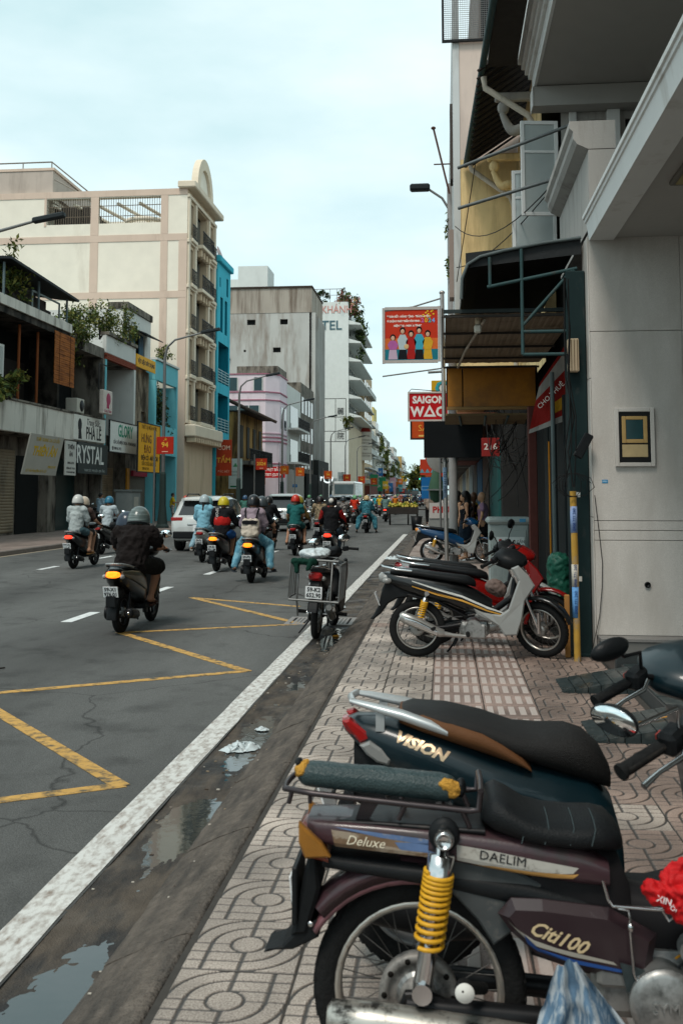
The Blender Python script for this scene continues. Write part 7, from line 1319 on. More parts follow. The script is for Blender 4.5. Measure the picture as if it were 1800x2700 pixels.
# --- 2 girl in pale hoodie behind driver
P2 = (-8.75, 23.1, -.13)
scooter('black scooter with red tail lamp carrying the couple with white helmets', P2, N_ - .05, dark_b, dict(tail='redon', plate=('59-U2', '111.67')))
person('pillion rider in a pale grey hoodie, denim shorts and white helmet', P2, N_ - .05, 'pillion', fabric('#9fa5a4'), fabric('#41565c'), dict(sleeve='long', hood=1, legs='short', short=.6, helmet=hx('#b5b3ae', .4), hair='none', shoe=cm('#7d5a34', .6), loose=.024), vox=.02)
person('driver in a brown T-shirt and cream helmet in front of the pale hoodie', P2, N_ - .05, 'ride', fabric('#4a3a35'), fabric('#2c2a28'), dict(helmet=hx('#b3a28f', .4), hair='none', legs='short', shoe=cm('#55504a', .6)))
P2b = (-10.0, 28.6, -.13)
scooter('dark scooter of the blue helmeted rider beyond the pale hoodie couple', P2b, N_ - .05, dark_b, dict(plate=('59-B1', '204.11')))
person('rider in a white shirt and blue helmet beyond the pale hoodie couple', P2b, N_ - .05, 'ride', fabric('#a3acb0'), fabric('#3a3a3c'), dict(helmet=hx('#20617a', .4), hair='none', legs='short'))
# --- 3 light blue hoodie on white scooter
P3 = (-6.25, 25.6, -.13)
scooter('white and red tailed scooter under the light blue hoodie', P3, N_, bk('#a9a9a4'), dict(plate=('59-P2', '128.81'), front=dict(mirror=1)))
person('pillion rider in a light blue hoodie and pale jeans with a ponytail', P3, N_, 'pillion', fabric('#78a9ba'), fabric('#7d9aa6'), dict(sleeve='long', hood=1, helmet=hx('#97a3a6', .4), hair='tail', loose=.03, legw=1.2, j=dict(an=(.16, .33, .38), toe=(.3, .36, .34)), shoe=cm('#a8a39c', .7)))
person('driver with a pale teal helmet hidden in front of the light blue hoodie', P3, N_, 'ride', fabric('#9aa0a0'), fabric('#34373a'), dict(helmet=hx('#6fa0a4', .4), hair='none', sleeve='long'))
# --- 4 yellow helmet
P4 = (-5.17, 22.55, -.13)
scooter('dark brown scooter with lit amber lamp under the yellow helmeted rider', P4, N_ - .06, bk('#160f0c'), dict(tail='ambon', plate=('59-S2', '931.88')))
p4 = person('rider in a black jacket with a red band and a yellow helmet', P4, N_ - .06, 'ride', fabric('#131316'), fabric('#1f4f8a'), dict(sleeve='long', legs='short', short=.8, helmet=hx('#b9a51c', .35), hair='none', skin=1, loose=.03, girth=1.1))
organic('red_band', [('c', (.43, 0, 1.11), .199, (.44, 0, 1.135), .199)], fabric('#a51c18'), p4, .018, .01, .004, 10); text('SPORT', .09, cm('#c9c4c0', .7), p4, (.30, .09, 1.30), (R(90), R(90), R(-90)), ext=.03)
# --- 5 backpack girl
P5 = (-3.85, 19.85, -.13)
scooter('black scooter with lit amber lamp carrying the cream backpack', P5, N_ - .03, dark_b, dict(tail='ambon', plate=('59-P3', '191.07'), pz=.5), lod=0)
person('pillion rider in a dusty pink hoodie and blue jeans with a black helmet', P5, N_ - .03, 'pillion', fabric('#8f7f88'), fabric('#4f7f92', pat='#6f9aa8', psc=(9, 9, 4)), dict(sleeve='long', hood=1, helmet=hx('#15171a', .3), hair='none', loose=.028, legw=1.35, j=dict(kn=(.38, .29, .74), an=(.12, .36, .3), toe=(.26, .42, .24)), shoe=cm('#30343a', .7)), vox=.018)
person('driver in a dark navy T-shirt and grey helmet in front of the pink hoodie', P5, N_ - .03, 'ride', fabric('#181d22'), fabric('#17171a'), dict(helmet=hx('#3a4246', .4), hair='none', legs='short', j=dict(kn=(.8, .25, .78), hd=(.55, -.09, 1.56), el=(.62, .33, 1.12))))
t = thing('backpack', 'cream canvas backpack with black flap worn by the pink hoodie rider', 'backpack', P5, N_ - .03)
organic('bag', [('c', (-.13, .1, .98), .08, (-.09, .1, 1.2), .075), ('c', (-.13, -.1, .98), .08, (-.09, -.1, 1.2), .075), ('c', (-.14, 0, .97), .09, (-.1, 0, 1.2), .08)], fabric('#b7ab9c'), t, .016, .03, .01, 12)
b = MB(); b.sx([(-.2, 0, 1.16, 1.225, .15), (-.12, 0, 1.16, 1.255, .155), (-.04, 0, 1.2, 1.25, .15)], 12, 4); b.build('flap', fabric('#121316'), t)
for s in (-1, 1): b = MB(); b.tube([(-.05, s * .1, 1.24), (.0, s * .13, 1.42), (.08, s * .135, 1.47), (.2, s * .14, 1.4)], .016, 6); b.build('strap', fabric('#121316'), t)
# --- 6..: further riders
def duo(p, rz, sl, body, pl, kw=None, riders=(), name='scooter'):
    k = dict(plate=pl); k.update(kw or {}); scooter(sl, p, rz, body, k)
    for r_ in riders: person(r_[0], p, rz, r_[1], r_[2], r_[3], r_[4], vox=.024)
duo((-4.3, 28.7, -.13), N_, 'brown black scooter of the teal shirted pillion', bk('#1c1210'), ('59-F1', '110.91'), {}, [
  ('pillion in a teal T-shirt with red helmet and shoulder strap', 'pillion', fabric('#1f5a58'), fabric('#24504f'), dict(helmet=hx('#b02a18', .3), hair='none', legs='short', j=dict(an=(.2, .26, .38), toe=(.34, .28, .34)))),
  ('driver in a tan jacket and olive helmet ahead of the teal shirt', 'ride', fabric('#7d6438'), fabric('#2a2a2a'), dict(sleeve='long', helmet=hx('#8a8030', .4), hair='none', j=dict(hd=(.5, -.06, 1.55))))])
duo((-2.84, 24.7, -.13), N_ - .02, 'dark grey scooter with red lamp under the black and red jacket', bk('#101315'), ('59-T1', '720.45'), dict(tail='redon', eng=blackm, rail=blackm), [
  ('rider in a black jacket with red sleeves and a black round logo helmet', 'ride', fabric('#101013'), fabric('#3d4c58'), dict(sleeve='long', helmet=hx('#131316', .35), hair='none', loose=.03, girth=1.1))])
pr = [o for o in bpy.data.objects if o.get('label', '').startswith('rider in a black jacket with red sleeves')][0]
for s in (-1, 1): organic('red_sleeve', [('c', (.475, s * .2, 1.33), .082, (.60, s * .28, 1.12), .072), ('c', (.60, s * .28, 1.12), .072, (.77, s * .303, 1.045), .05)], fabric('#8f1d1a'), pr, .022, .03, .008, 10)
b = MB(); b.lathe([(0, 0), (.06, 0), (.06, .005)], 16, 0, Matrix.Translation((.535 - .155, 0, 1.6)) @ Matrix.Rotation(R(-80), 4, 'Y')); b.build('logo_disc', cm('#c9c4bc', .5), pr)
duo((-4.35, 34.5, -.13), N_, 'dark motorbike with red lamp of the camouflage clad rider', dark_b, ('59-N1', '500.16'), dict(tail='red'), [
  ('rider with a tan camouflage backpack and black helmet', 'ride', fabric('#8a7860', pat='#4f4a3a', psc=(14, 14, 14)), fabric('#5b5440', pat='#2f2e22', psc=(14, 14, 14)), dict(sleeve='long', helmet=hx('#1c1517', .4), hair='none'))])
duo((-5.5, 30.5, -.13), N_ - .05, 'dark scooter of the rider all in black beside the white car', dark_b, ('59-D2', '318.20'), {}, [
  ('rider all in black turning his head beside the white car', 'ride', fabric('#0f1012'), fabric('#111214'), dict(sleeve='long', helmet=hx('#17181a', .4), hair='none', loose=.035))])
duo((-4.1, 40.2, -.13), N_, 'dark scooter of the rider in a floral shirt', dark_b, ('59-L1', '662.07'), {}, [
  ('rider in a black and white floral shirt with grey helmet', 'ride', fabric('#1b1b1e', pat='#8d8580', psc=(22, 22, 22)), fabric('#1d1d20'), dict(helmet=hx('#2f383c', .35), hair='none', girth=1.1))])
duo((-5.3, 58.9, -.13), N_, 'dark scooter of the rider in a bright orange red vest', dark_b, ('59-E1', '318.86'), {}, [
  ('rider in a bright orange red jacket with green helmet', 'ride', fabric('#b8301a'), fabric('#15171a'), dict(sleeve='long', helmet=hx('#5f9a6a', .4), hair='none'))])
duo((-3.55, 45.5, -.13), N_, 'small black motorbike of the rider in a blue patterned dress', dark_b, ('59-K1', '909.31'), {}, [
  ('rider in a blue teal patterned dress with foot on the road', 'ride', fabric('#1f4a58', pat='#3f7a86', psc=(18, 18, 18)), fabric('#1f4a58', pat='#3f7a86', psc=(18, 18, 18)), dict(sleeve='long', helmet=hx('#b49a70', .5), hair='none', loose=.05, girth=1.15, legw=1.6, j=dict(an=(.3, .42, .2), toe=(.45, .46, .05), kn=(.6, .34, .62))))])
duo((-3.75, 64, -.13), N_, 'black scooter with two red lamps under the grey green shirt', dark_b, ('59-C1', '117.50'), dict(tail='redon'), [
  ('rider in a grey green T-shirt with black helmet', 'ride', fabric('#5a7370'), fabric('#3a3a38'), dict(helmet=hx('#1b1c1e', .4), hair='none', girth=1.2))])
duo((-5.15, 80, -.13), N_, 'pale scooter of the rider in a yellow numbered shirt', bk('#8f9694'), ('59-A1', '220.22'), {}, [
  ('rider in a yellow sports shirt and yellow helmet', 'ride', fabric('#b99a2a'), fabric('#2f4a5a'), dict(helmet=hx('#b99a1c', .4), hair='none'))])
duo((-4.2, 86, -.13), N_, 'dark scooter of the rider in an orange shirt', dark_b, ('59-A2', '303.12'), {}, [
  ('rider in an orange shirt and cream helmet', 'ride', fabric('#b5651d'), fabric('#3a3530'), dict(helmet=hx('#a89a7c', .4), hair='none'))])
duo((-6.0, 88, -.13), N_, 'dark scooter of the rider in a cyan shirt', dark_b, ('59-A3', '411.09'), {}, [
  ('rider in a bright cyan shirt', 'ride', fabric('#1f8f9c'), fabric('#2a2d30'), dict(helmet=hx('#8d9496', .4), hair='none'))])
duo((-10.9, 41, -.13), N_ - .04, 'dark scooter of the white shirted rider left of the white car', dark_b, ('59-M1', '770.10'), {}, [
  ('rider in a white shirt with a red and white helmet left of the white car', 'ride', fabric('#b9c0c4'), fabric('#2a2d30'), dict(helmet=hx('#b0402a', .4), hair='none', girth=1.15))])
# crowd further down the road: one bike and rider per head
cols = ['#2a2c30', '#6b6f70', '#8d8f8c', '#37506a', '#7a4a3a', '#a07c84', '#3f6a60', '#9a8a64', '#20242a', '#54606a', '#a9a9a4', '#5a2a2a']; hcols = ['#a9a6a0', '#1c1d20', '#a85a52', '#7d8a8c', '#b08a80', '#5f9a6a', '#2a4a6a', '#b0b0ac']
protoS = bpy.data.objects.get('scooter.012'); rg = random.Random(23)
sc_p = scooter('far scooter in the crowd of traffic', (-8, 60, -.13), N_, bk('#0d0e10'), dict(plate=('', '')), group='scooters in the far traffic')
pp = [person('far helmeted rider in the crowd of traffic', (-8, 60, -.13), N_, 'ride', fabric(c), fabric('#25282c'), dict(helmet=hx(hcols[i]), hair='none', sleeve='long' if i % 2 else 'short'), 'riders in the far traffic', .034) for i, c in enumerate(cols[:4])]
trS = tree(sc_p); trP = [tree(p) for p in pp]; spots = []
tries = 0
while len(spots) < 46 and tries < 4000:
    tries += 1; y = 50 + 190 * rg.random() ** 1.3; x = rg.uniform(-11.2, -2.6)
    if y < 75 and -6.5 < x: continue
    if abs(x + 11.3) < 2.2 and y > 96 and y < 130: continue
    if any(abs(x - a) < 1.1 and abs(y - c) < 2.6 for a, c in spots + [(-5.3, 58.9), (-3.75, 64), (-5.15, 80), (-4.2, 86), (-6, 88), (-7.6, 48), (-6.4, 62)]) : continue
    if abs(x + 7.6) < 1.7 and y < 56: continue
    if abs(x + 6.2) < 1.6 and 58 < y < 67: continue
    spots.append((x, y))
cn = ['charcoal', 'mid grey', 'light grey', 'navy', 'brown', 'mauve', 'sea green', 'khaki', 'black', 'slate', 'off white', 'maroon']; hn = ['cream', 'black', 'coral', 'silver', 'pink', 'green', 'blue', 'white']
combo = [(a, c) for a in range(12) for c in range(8)]; rg.shuffle(combo)
for i, (x, y) in enumerate(sorted(spots, key=lambda q: q[1])):
    rz = N_ + rg.uniform(-.06, .06); a = i % 4; ci, hi = combo[i]; who = 'far rider in %s top and %s helmet amid the traffic' % (cn[ci], hn[hi])
    if i == 0: sc_p.location = (x, y, -.13); sc_p['label'] = 'scooter under the ' + who
    else: copy_tree(trS, (x, y, -.13), rz, 'scooter under the ' + who)
    sw = {'fab_%s_' % cols[a].strip('#'): fabric(cols[ci]), 'helm_' + hcols[a].strip('#'): hx(hcols[hi])}
    copy_tree(trP[a], (x, y, -.13), rz, who, None, sw)
for p in pp:
    for o in [p] + kids(p) + [q for c in kids(p) for q in kids(c)]: bpy.data.objects.remove(o)
# pedestrians
person('man in a yellow T-shirt and chequered shorts looking at his phone on the far pavement', (-16.0, 58.0, 0), R(20), 'stand', fabric('#c2a01c'), fabric('#5a6068', pat='#b9b9b4', psc=(20, 20, 20)), dict(skin=1, legs='short', short=.9, j=dict(el=(.03, .23, 1.12), wr=(.24, .12, 1.15))))
person('person in a pale blue shirt walking past the dark shop doorway', (-15.4, 43.8, 0), R(60), 'stand', fabric('#8fa5b2'), fabric('#26292c'), dict(hair='short'))
wm = person('woman in a beige blouse and black trousers walking away under a conical hat', (-.84, 55, 0), N_, 'stand', fabric('#8f8074'), fabric('#121214'), dict(sleeve='long', legw=1.3, j=dict(kn_l=(.1, .09, .5), an_l=(.05, .09, .1), toe_l=(.19, .1, .05), an_r=(-.06, -.1, .1), toe_r=(.07, -.11, .05), el=(.02, .22, 1.14), wr=(.22, .16, 1.1))))
b = MB(); b.lathe([(.25, -.02), (.255, 0), (.1, .1), (0, .16), (0, .145), (.1, .085)], 20, 0, Matrix.Translation((.0, 0, 1.64)) @ Matrix.Rotation(.1, 4, 'Y')); b.build('conical_hat', mat('straw', '#b09a62', .8, var=.15, sc=30), wm)
# shop mannequins
def mannequin(label, loc, rz, top, bottom, wig, dark=False, **o):
    t = thing('mannequin', label, 'mannequin', loc, rz, 'mannequins outside the clothes shop'); sk = mat('mannequin_tan', '#5a3d2c', .35, var=.05) if dark else mat('mannequin_beige', '#b0876a', .35, var=.05)
    J = {k: Vector(v) for k, v in POSES['stand'].items()}; B = [('e', J['hd'], (.095, .075, .12)), ('c', J['nk'] - Vector((0, 0, .05)), .045, J['hd'] - Vector((0, 0, .05)), .045), ('c', J['pel'], .11, J['ch'] - Vector((0, 0, .08)), .10), ('c', J['ch'] - Vector((0, 0, .08)), .1, J['ch'] + Vector((.02, 0, .05)), .12), ('e', J['hd'] + Vector((.09, 0, -.01)), (.022, .013, .022)), ('e', J['hd'] + Vector((.07, 0, -.07)), (.035, .035, .04))]
    for s in (-1, 1):
        S, E, W, Hp, K, A, T = (Vector((J[k].x, J[k].y * s * .93, J[k].z)) for k in ('sh', 'el', 'wr', 'hp', 'kn', 'an', 'toe')); B += [('c', J['ch'] + Vector((0, 0, .1)), .06, S, .05), ('c', S, .045, E, .034), ('c', E, .034, W, .024), ('c', W, .025, W + Vector((.02, 0, -.1)), .018), ('c', Hp, .08, K, .052), ('c', K, .052, A, .032), ('c', A, .034, T, .026)]
    organic('figure', B, sk, t, .016, .03)
    organic('top', [('c', J['pel'] + Vector((0, 0, .05)), .125, J['ch'] - Vector((0, 0, .05)), .125), ('c', J['ch'], .14, J['ch'] + Vector((.0, 0, .08)), .12), ('c', J['ch'] + Vector((0, .13, .12)), .05, J['ch'] + Vector((0, -.13, .12)), .05)] + ([('c', Vector((0, s * .165, 1.37)), .06, Vector((.0, s * .205, 1.25)), .058) for s in (-1, 1)] if o.get('sleeve') else []), top, t, .016, .02, .006, 14)
    organic('skirt', [('c', J['pel'] + Vector((0, 0, .02)), .13, J['pel'] - Vector((0, 0, .22)), .165), ('c', J['pel'] - Vector((0, 0, .1)), .15, J['pel'] - Vector((0, 0, o.get('sl', .3))), .17)], bottom, t, .018, .03, .008, 12)
    if wig: organic('wig', [('e', J['hd'] + Vector((-.03, 0, .03)), (.115, .11, .125)), ('c', J['hd'] + Vector((-.06, 0, 0)), .1, J['nk'] + Vector((-.08, 0, -wig)), .085)], hair_m, t, .018, .03, .01, 20)
    b = MB(); b.lathe([(.18, 0), (.18, .02), (.02, .03), (.02, .1)], 18, 0); b.build('stand', chrome, t)
mannequin('mannequin with black bob wig and dark sleeveless top nearest the road', (.33, 25.3, 0), R(200), fabric('#0f1114'), fabric('#101216'), .05)
mannequin('mannequin with long wavy black wig and navy dress', (.52, 25.0, 0), R(190), fabric('#12161d'), fabric('#15222e'), .2, sl=.36)
mannequin('bald brown mannequin with a yellow printed black dress', (.76, 25.6, 0), R(170), fabric('#15130f', pat='#b59a1c', psc=(5, 5, 4)), fabric('#141416'), 0, True)
mannequin('bald beige mannequin in a lilac T-shirt and black shorts', (.95, 25.0, 0), R(175), fabric('#8a6f86'), fabric('#101012'), 0, False, sleeve=1, sl=.2)
# ================================================================== PARKED BIKES ON THE PAVEMENT
white_p = bk('#8b8b88', .3); red_p = bk('#7a0f0c', .22); blue_p = bk('#0e3f66', .22)
st = [(.03, .022, cm('#c9c9c4', .4)), (.0, .016, cm('#0f0f10', .4)), (-.022, .02, cm('#b9862f', .4)), (-.05, .012, cm('#0f0f10', .4))]
u1 = underbone('black and silver underbone motorbike with gold stripes parked side-on', (-.28, 10.25, 0), 0, bk('#0b0c0d'), white_p, dict(stripes=st, exh=mat('silver_exh', (.4, .39, .37), .35, metal=.7, var=.25, sc=9), plate=('59-H1', '284.16'), tail=glassy, front=dict(mirror=0)), R(-32))
underbone('red underbone motorbike with black seat parked behind the silver striped one', (-.12, 11.05, 0), .03, red_p, red_p, dict(plate=('59-V1', '617.03'), cowl=red_p, ff=red_p, front=dict(mirror=0)), R(-20), lod=1)
u3 = underbone('white and black underbone motorbike parked third in the row', (-.2, 11.95, 0), -.02, bk('#8f9290', .3), white_p, dict(plate=('59-T2', '080.75'), cowl=blackp, front=dict(mirror=1, mir_h=.2, mir_w=.33)), R(-25), lod=1)
underbone('blue underbone motorbike with chrome rims beside the banner pole', (-.3, 23.9, 0), 0, blue_p, white_p, dict(plate=('52-F4', '551.28'), tail=amb_l, cowl=blue_p, rim=chrome, front=dict(mir_h=.22)), R(-20), lod=1)
crumple('plastic_bag', 'white plastic bag tied on the tail of the third parked motorbike', 'plastic bag', (-.62, 11.95, .86), .11, plastic_w, 8)
organic('rag_bag', [('e', (0, 0, 0), (.1, .07, .08)), ('e', (.05, 0, -.04), (.08, .07, .07))], mat('grey_bag', '#6a5a54', .6, var=.3, sc=20), None, .012, .02, .008, 20, loc=(.52, 10.72, .66), label='crumpled grey brown bag on the step of the red motorbike', cat='bag')
# bike with the rack standing on the edge line
PR = (-1.57, 12.25, -.13); rb = underbone('old dark motorbike with steel side racks parked on the edge line', PR, N_ - .02, blackp, blackp, dict(plate=('', ''), coil=chrome, front=dict(mir_h=.14, mir_w=.2)), R(25), lod=1, lean=.06)
for o in kids(rb):
    if o.name.startswith('number_plate'):
        for q in kids(o): bpy.data.objects.remove(q)
        bpy.data.objects.remove(o)
plate(rb, (-.42, 0, .60), R(-6), '59-K2', '652.90', .2, .145)
steel = mat('dull_steel', (.16, .16, .155), .45, metal=.6, var=.25, sc=20)
for s in (-1, 1):
    b = MB(); y0, y1 = s * .2, s * .3; z0, z1 = .50, .98
    for x in (-.38, .12): b.tube([(x, y0, z0), (x, y1, z0 + .02), (x, y1, z1 - .04), (x, y0, z1)], .012, 8)
    for k in range(5): x = -.38 + .5 * k / 4; b.tube([(x, y1, z0 + .02), (x, y1, z1 - .04)], .009, 6)
    for z in (z0 + .02, z1 - .04): b.tube([(-.4, y1, z), (.14, y1, z)], .011, 6)
    b.build('side_rack', steel, rb)
b = MB(); b.tube([(-.4, -.3, .5), (-.4, .3, .5)], .014, 8); b.tube([(-.4, -.27, .98), (-.4, .27, .98)], .014, 8); b.tube([(-.4, -.2, .5), (-.4, -.2, .98), (.1, -.2, .985), (.1, .2, .985), (-.4, .2, .98), (-.4, .2, .5), (-.25, .2, .3)], .012, 8); b.build('cross_rack', steel, rb)
organic('sack', [('e', (0, 0, 0), (.26, .17, .05)), ('e', (-.08, .05, .02), (.16, .13, .05)), ('e', (.12, -.06, .02), (.14, .12, .05))], plastic_w, None, .014, .03, .012, 14, loc=(-1.57, 12.15, .90), rot=(0, 0, N_), label='flat white sack strapped on top of the rack bike', cat='sack')
organic('green_cloth', [('c', (-.12, 0, 0), .035, (.12, .02, -.01), .04), ('c', (-.1, 0, 0), .03, (-.08, -.02, -.12), .025), ('c', (.1, 0, 0), .03, (.05, -.02, -.09), .025)], fabric('#0a3026'), None, .012, .02, .008, 22, loc=(-1.66, 11.82, .84), label='dark green cloth knotted on the back of the rack bike', cat='cloth')
# black bikes parked on the far pavement
for k, (x, y, lab) in enumerate(((-14.6, 41.2, 'black scooter parked nearest on the far pavement'), (-14.9, 43.6, 'black scooter parked second on the far pavement'))): scooter(lab, (x, y, 0), R(150), dark_b, dict(plate=('', '')), R(20), group='scooters on the far pavement')
t = thing('utility_cabinet', 'grey utility cabinet with notices on the far pavement', 'cabinet', (-15.0, 46.5, 0)); boxpart('body', t, (-.4, -.7, 0), (.4, .7, 1.75), cm('#7d8280', .5), .03); boxpart('notice', t, (.402, -.35, .9), (.41, .35, 1.5), cm('#a9a69c', .6)); boxpart('roof', t, (-.45, -.75, 1.752), (.45, .75, 1.85), cm('#6a706e', .5))
# electric cabinet on the near pavement
t = thing('electric_cabinet', 'grey electric cabinet with red lightning bolt warning notice', 'cabinet', (.95, 15.2, 0)); cab = mat('cabinet_grey', '#97a09d', .5, var=.1, sc=6, dirt='#4a504e', dsc=(3, 3, .8), damt=(.5, .75))
boxpart('body', t, (-.29, -.2, 0), (.29, .25, 1.18), cab, .015); boxpart('roof', t, (-.33, -.25, 1.182), (.33, .3, 1.29), cab, .04); boxpart('door', t, (-.25, -.215, .1), (.25, -.201, 1.1), cab, .006)
boxpart('notice', t, (-.19, -.222, .6), (.22, -.2155, 1.0), cm('#c8cecb', .6))
for i, (s_, z) in enumerate((('CẤM LẠI GẦN!', .93), ('CÓ ĐIỆN', .83), ('NGUY HIỂM', .74), ('CHẾT NGƯỜI', .66))): text(s_, .062 if i == 0 else .05, ink, t, (.06, -.2235, z), FY, ext=.0008, sx=.85)
b = MB(); b.slab([(-.15, .97), (-.11, .97), (-.135, .86), (-.1, .87), (-.16, .66), (-.145, .79), (-.175, .78)], -.2245, -.2225, 'y'); b.build('lightning_bolt', cm('#9c1d1d', .5), t)
for (z, x) in ((1.24, .15),): boxpart('sticker', t, (x, -.253, z - .02), (x + .09, -.2505, z + .03), cm('#4f8fb5', .6))
# ================================================================== CARS AND BUSES
car_glass = mat('car_glass', (.018, .022, .024), .05, var=.2, spec=.7)
def car(name, label, loc, rz, paint, rails=True, cat='car', Lx=4.3, Hs=1.0, plate_t=('51H', '732.10')):
    t = thing(name, label, cat, loc, rz); S = [(-2.15, .78, .42, .70, .74, .70), (-2.12, .86, .38, .95, 1.02, .82), (-2.02, .89, .34, 1.02, 1.10, .84), (-1.78, .90, .30, 1.05, 1.60, .66), (-1.5, .91, .28, 1.04, 1.67, .66), (-.6, .91, .28, 1.02, 1.70, .66), (.15, .91, .28, 1.0, 1.64, .64), (.85, .90, .28, .98, 1.12, .78), (1.1, .90, .28, .96, 1.03, .80), (1.85, .86, .32, .82, .92, .76), (2.1, .74, .36, .66, .72, .62), (2.15, .66, .4, .6, .66, .55)]
    def ring(q):
        x, w_, zs, zb, zt, wt = q; zt = .28 + (zt - .28) * Hs if zt > 1.2 else zt
        return [(x, -w_ * .85, zs), (x, -w_, zs + .1), (x, -w_, zb), (x, -wt - .02, max(zb + .01, zt - .07)), (x, -wt * .85, zt), (x, 0, zt + .015), (x, wt * .85, zt), (x, wt + .02, max(zb + .01, zt - .07)), (x, w_, zb), (x, w_, zs + .1), (x, w_ * .85, zs)]
    rings = [ring(q) for q in S]; b = MB(); b.loft(rings); b.build('body', paint, t)
    def gl(nm, idx, cols, shrink=.1, off=.012):
        a, c = rings[idx[0]], rings[idx[1]]; q = [Vector(a[cols[0]]), Vector(a[cols[1]]), Vector(c[cols[1]]), Vector(c[cols[0]])]; m_ = sum(q, Vector()) / 4; n_ = (q[1] - q[0]).cross(q[3] - q[0]).normalized(); o_ = m_ - Vector((0, 0, .9)); n_ = n_ if n_.dot(o_) > 0 else -n_
        q = [p.lerp(m_, shrink) + n_ * off for p in q]; bb = MB(); bb.add([tuple(p) for p in q] + [tuple(p - n_ * .02) for p in q], [(0, 1, 2, 3), (4, 5, 1, 0), (5, 6, 2, 1), (6, 7, 3, 2), (7, 4, 0, 3)]); return bb.build(nm, car_glass, t)
    gl('rear_window', (2, 3), (4, 6), .06); gl('windscreen', (6, 7), (4, 6), .06)
    for cs in ((2, 3), (7, 8)):
        gl('side_window', (4, 5), cs, .08); gl('side_window', (5, 6), cs, .08)
    for s in (-1, 1):
        b = MB(); b.box((-2.13, s * .5, .93), (-1.98, s * .885, 1.05), 0, .02); b.build('tail_light', red_l, t)
        b = MB(); b.box((1.95, s * .45, .68), (2.13, s * .75, .8), 0, .02); b.build('headlight', glassy, t)
        if rails: b = MB(); b.tube([(-1.5, s * .58, 1.62 * Hs + .03), (-1.3, s * .58, 1.76 * Hs), (0, s * .58, 1.76 * Hs), (.15, s * .58, 1.63 * Hs + .03)], .02, 6); b.build('roof_rail', blackp, t)
        b = MB(); b.sx([(.62, s * .97, 1.02, 1.14, .07), (.7, s * .98, 1.0, 1.16, .09), (.78, s * .97, 1.02, 1.14, .06)], 10, 3); b.build('wing_mirror', paint, t)
        for x in (-1.35, 1.35):
            T = Matrix.Translation((x, s * .80, .33)) @ RX; b = MB(); b.lathe([(.2, -.11), (.3, -.115), (.33, -.08), (.335, 0), (.33, .08), (.3, .115), (.2, .11)], 24, 0, T, True, True); wo = b.build('wheel', rubber, t); b = MB(); b.lathe([(0, -.1), (.21, -.1), (.21, .1), (0, .1)], 20, 0, T); b.build('rim', alu, wo)
    b = MB(); b.box((-2.2, -.8, .40), (-2.1, .8, .62), 0, .03); b.build('rear_bumper', blackp, t); b = MB(); b.box((-2.165, -.35, .80), (-2.13, .35, .86), 0, .01); b.build('chrome_strip', chrome, t)
    b = MB(); b.sx([(-2.05, 0, 1.56 * Hs, 1.60 * Hs, .6), (-1.8, 0, 1.58 * Hs, 1.665 * Hs, .64)], 10, 4); b.build('roof_spoiler', paint, t); plate(t, (-2.165, 0, .72), 0, *plate_t, .34, .2)
    return t
car('car', 'white sport utility car with roof rails behind the light blue hoodie', (-7.45, 32.3, -.13), N_ - .02, bk('#b9bcba', .2))
car('car', 'silver people carrier ahead of the riders with dark rear window', (-7.6, 48.6, -.13), N_, bk('#8f9694', .22), False, 'car', 4.6, 1.06)
car('car', 'dark green black car half hidden beyond the floral shirted rider', (-6.3, 63, -.13), N_, bk('#14201f', .2), False)
for k, (x, y, c, nm) in enumerate(((-8.8, 130, '#a9aeb0', 'pale grey'), (-6.0, 150, '#9a4a30', 'rust red'), (-9.5, 175, '#b0b4b4', 'whitish'), (-4.4, 190, '#5a6468', 'slate'))): car('car', '%s car far away in the traffic' % nm, (x, y, -.13), N_, bk(c, .25), False)
def bus(label, loc, w_, h, L, paint, win):
    t = thing('bus', label, 'bus', loc, N_); b = MB(); b.box((0, -w_ / 2, .35), (L, w_ / 2, h), 0, .16); b.build('body', paint, t)
    b = MB(); b.slab([(-w_ * .42, h * .55), (w_ * .42, h * .55), (w_ * .44, h * .9), (-w_ * .44, h * .9)], -.02, .0, 'x'); b.build('rear_window', win, t)
    for i in range(6):
        for s in (-1, 1): b = MB(); b.box((.5 + i * L / 6.6, s * (w_ / 2 + .012), h * .55), (.4 + (i + .9) * L / 6.6, s * (w_ / 2 - .02), h * .86)); b.build('side_window', win, t)
    for s in (-1, 1):
        b = MB(); b.box((-.03, s * w_ * .3, .8), (.02, s * w_ * .46, 1.15)); b.build('tail_light', red_l, t)
        for x in (1.6, L - 2): T = Matrix.Translation((x, s * (w_ / 2 - .16), .45)) @ RX; b = MB(); b.lathe([(0, -.14), (.45, -.14), (.45, .14), (0, .14)], 18, 0, T); b.build('wheel', rubber, t)
    b = MB(); b.box((-.06, -w_ * .46, .38), (.02, w_ * .46, .7), 0, .03); b.build('bumper', blackp, t); plate(t, (-.03, 0, 1.25), 0, '51B', '467.38', .5, .3); return t
bus('white coach with wide rear window in the left lane', (-11.2, 112, -.13), 2.5, 3.2, 11, bk('#b9bcba', .3), mat('coach_glass', (.09, .13, .14), .1, var=.4, sc=1))
bus('teal green minibus far down the road', (-6.2, 205, -.13), 2.3, 2.75, 8, bk('#1f6470', .4), car_glass)
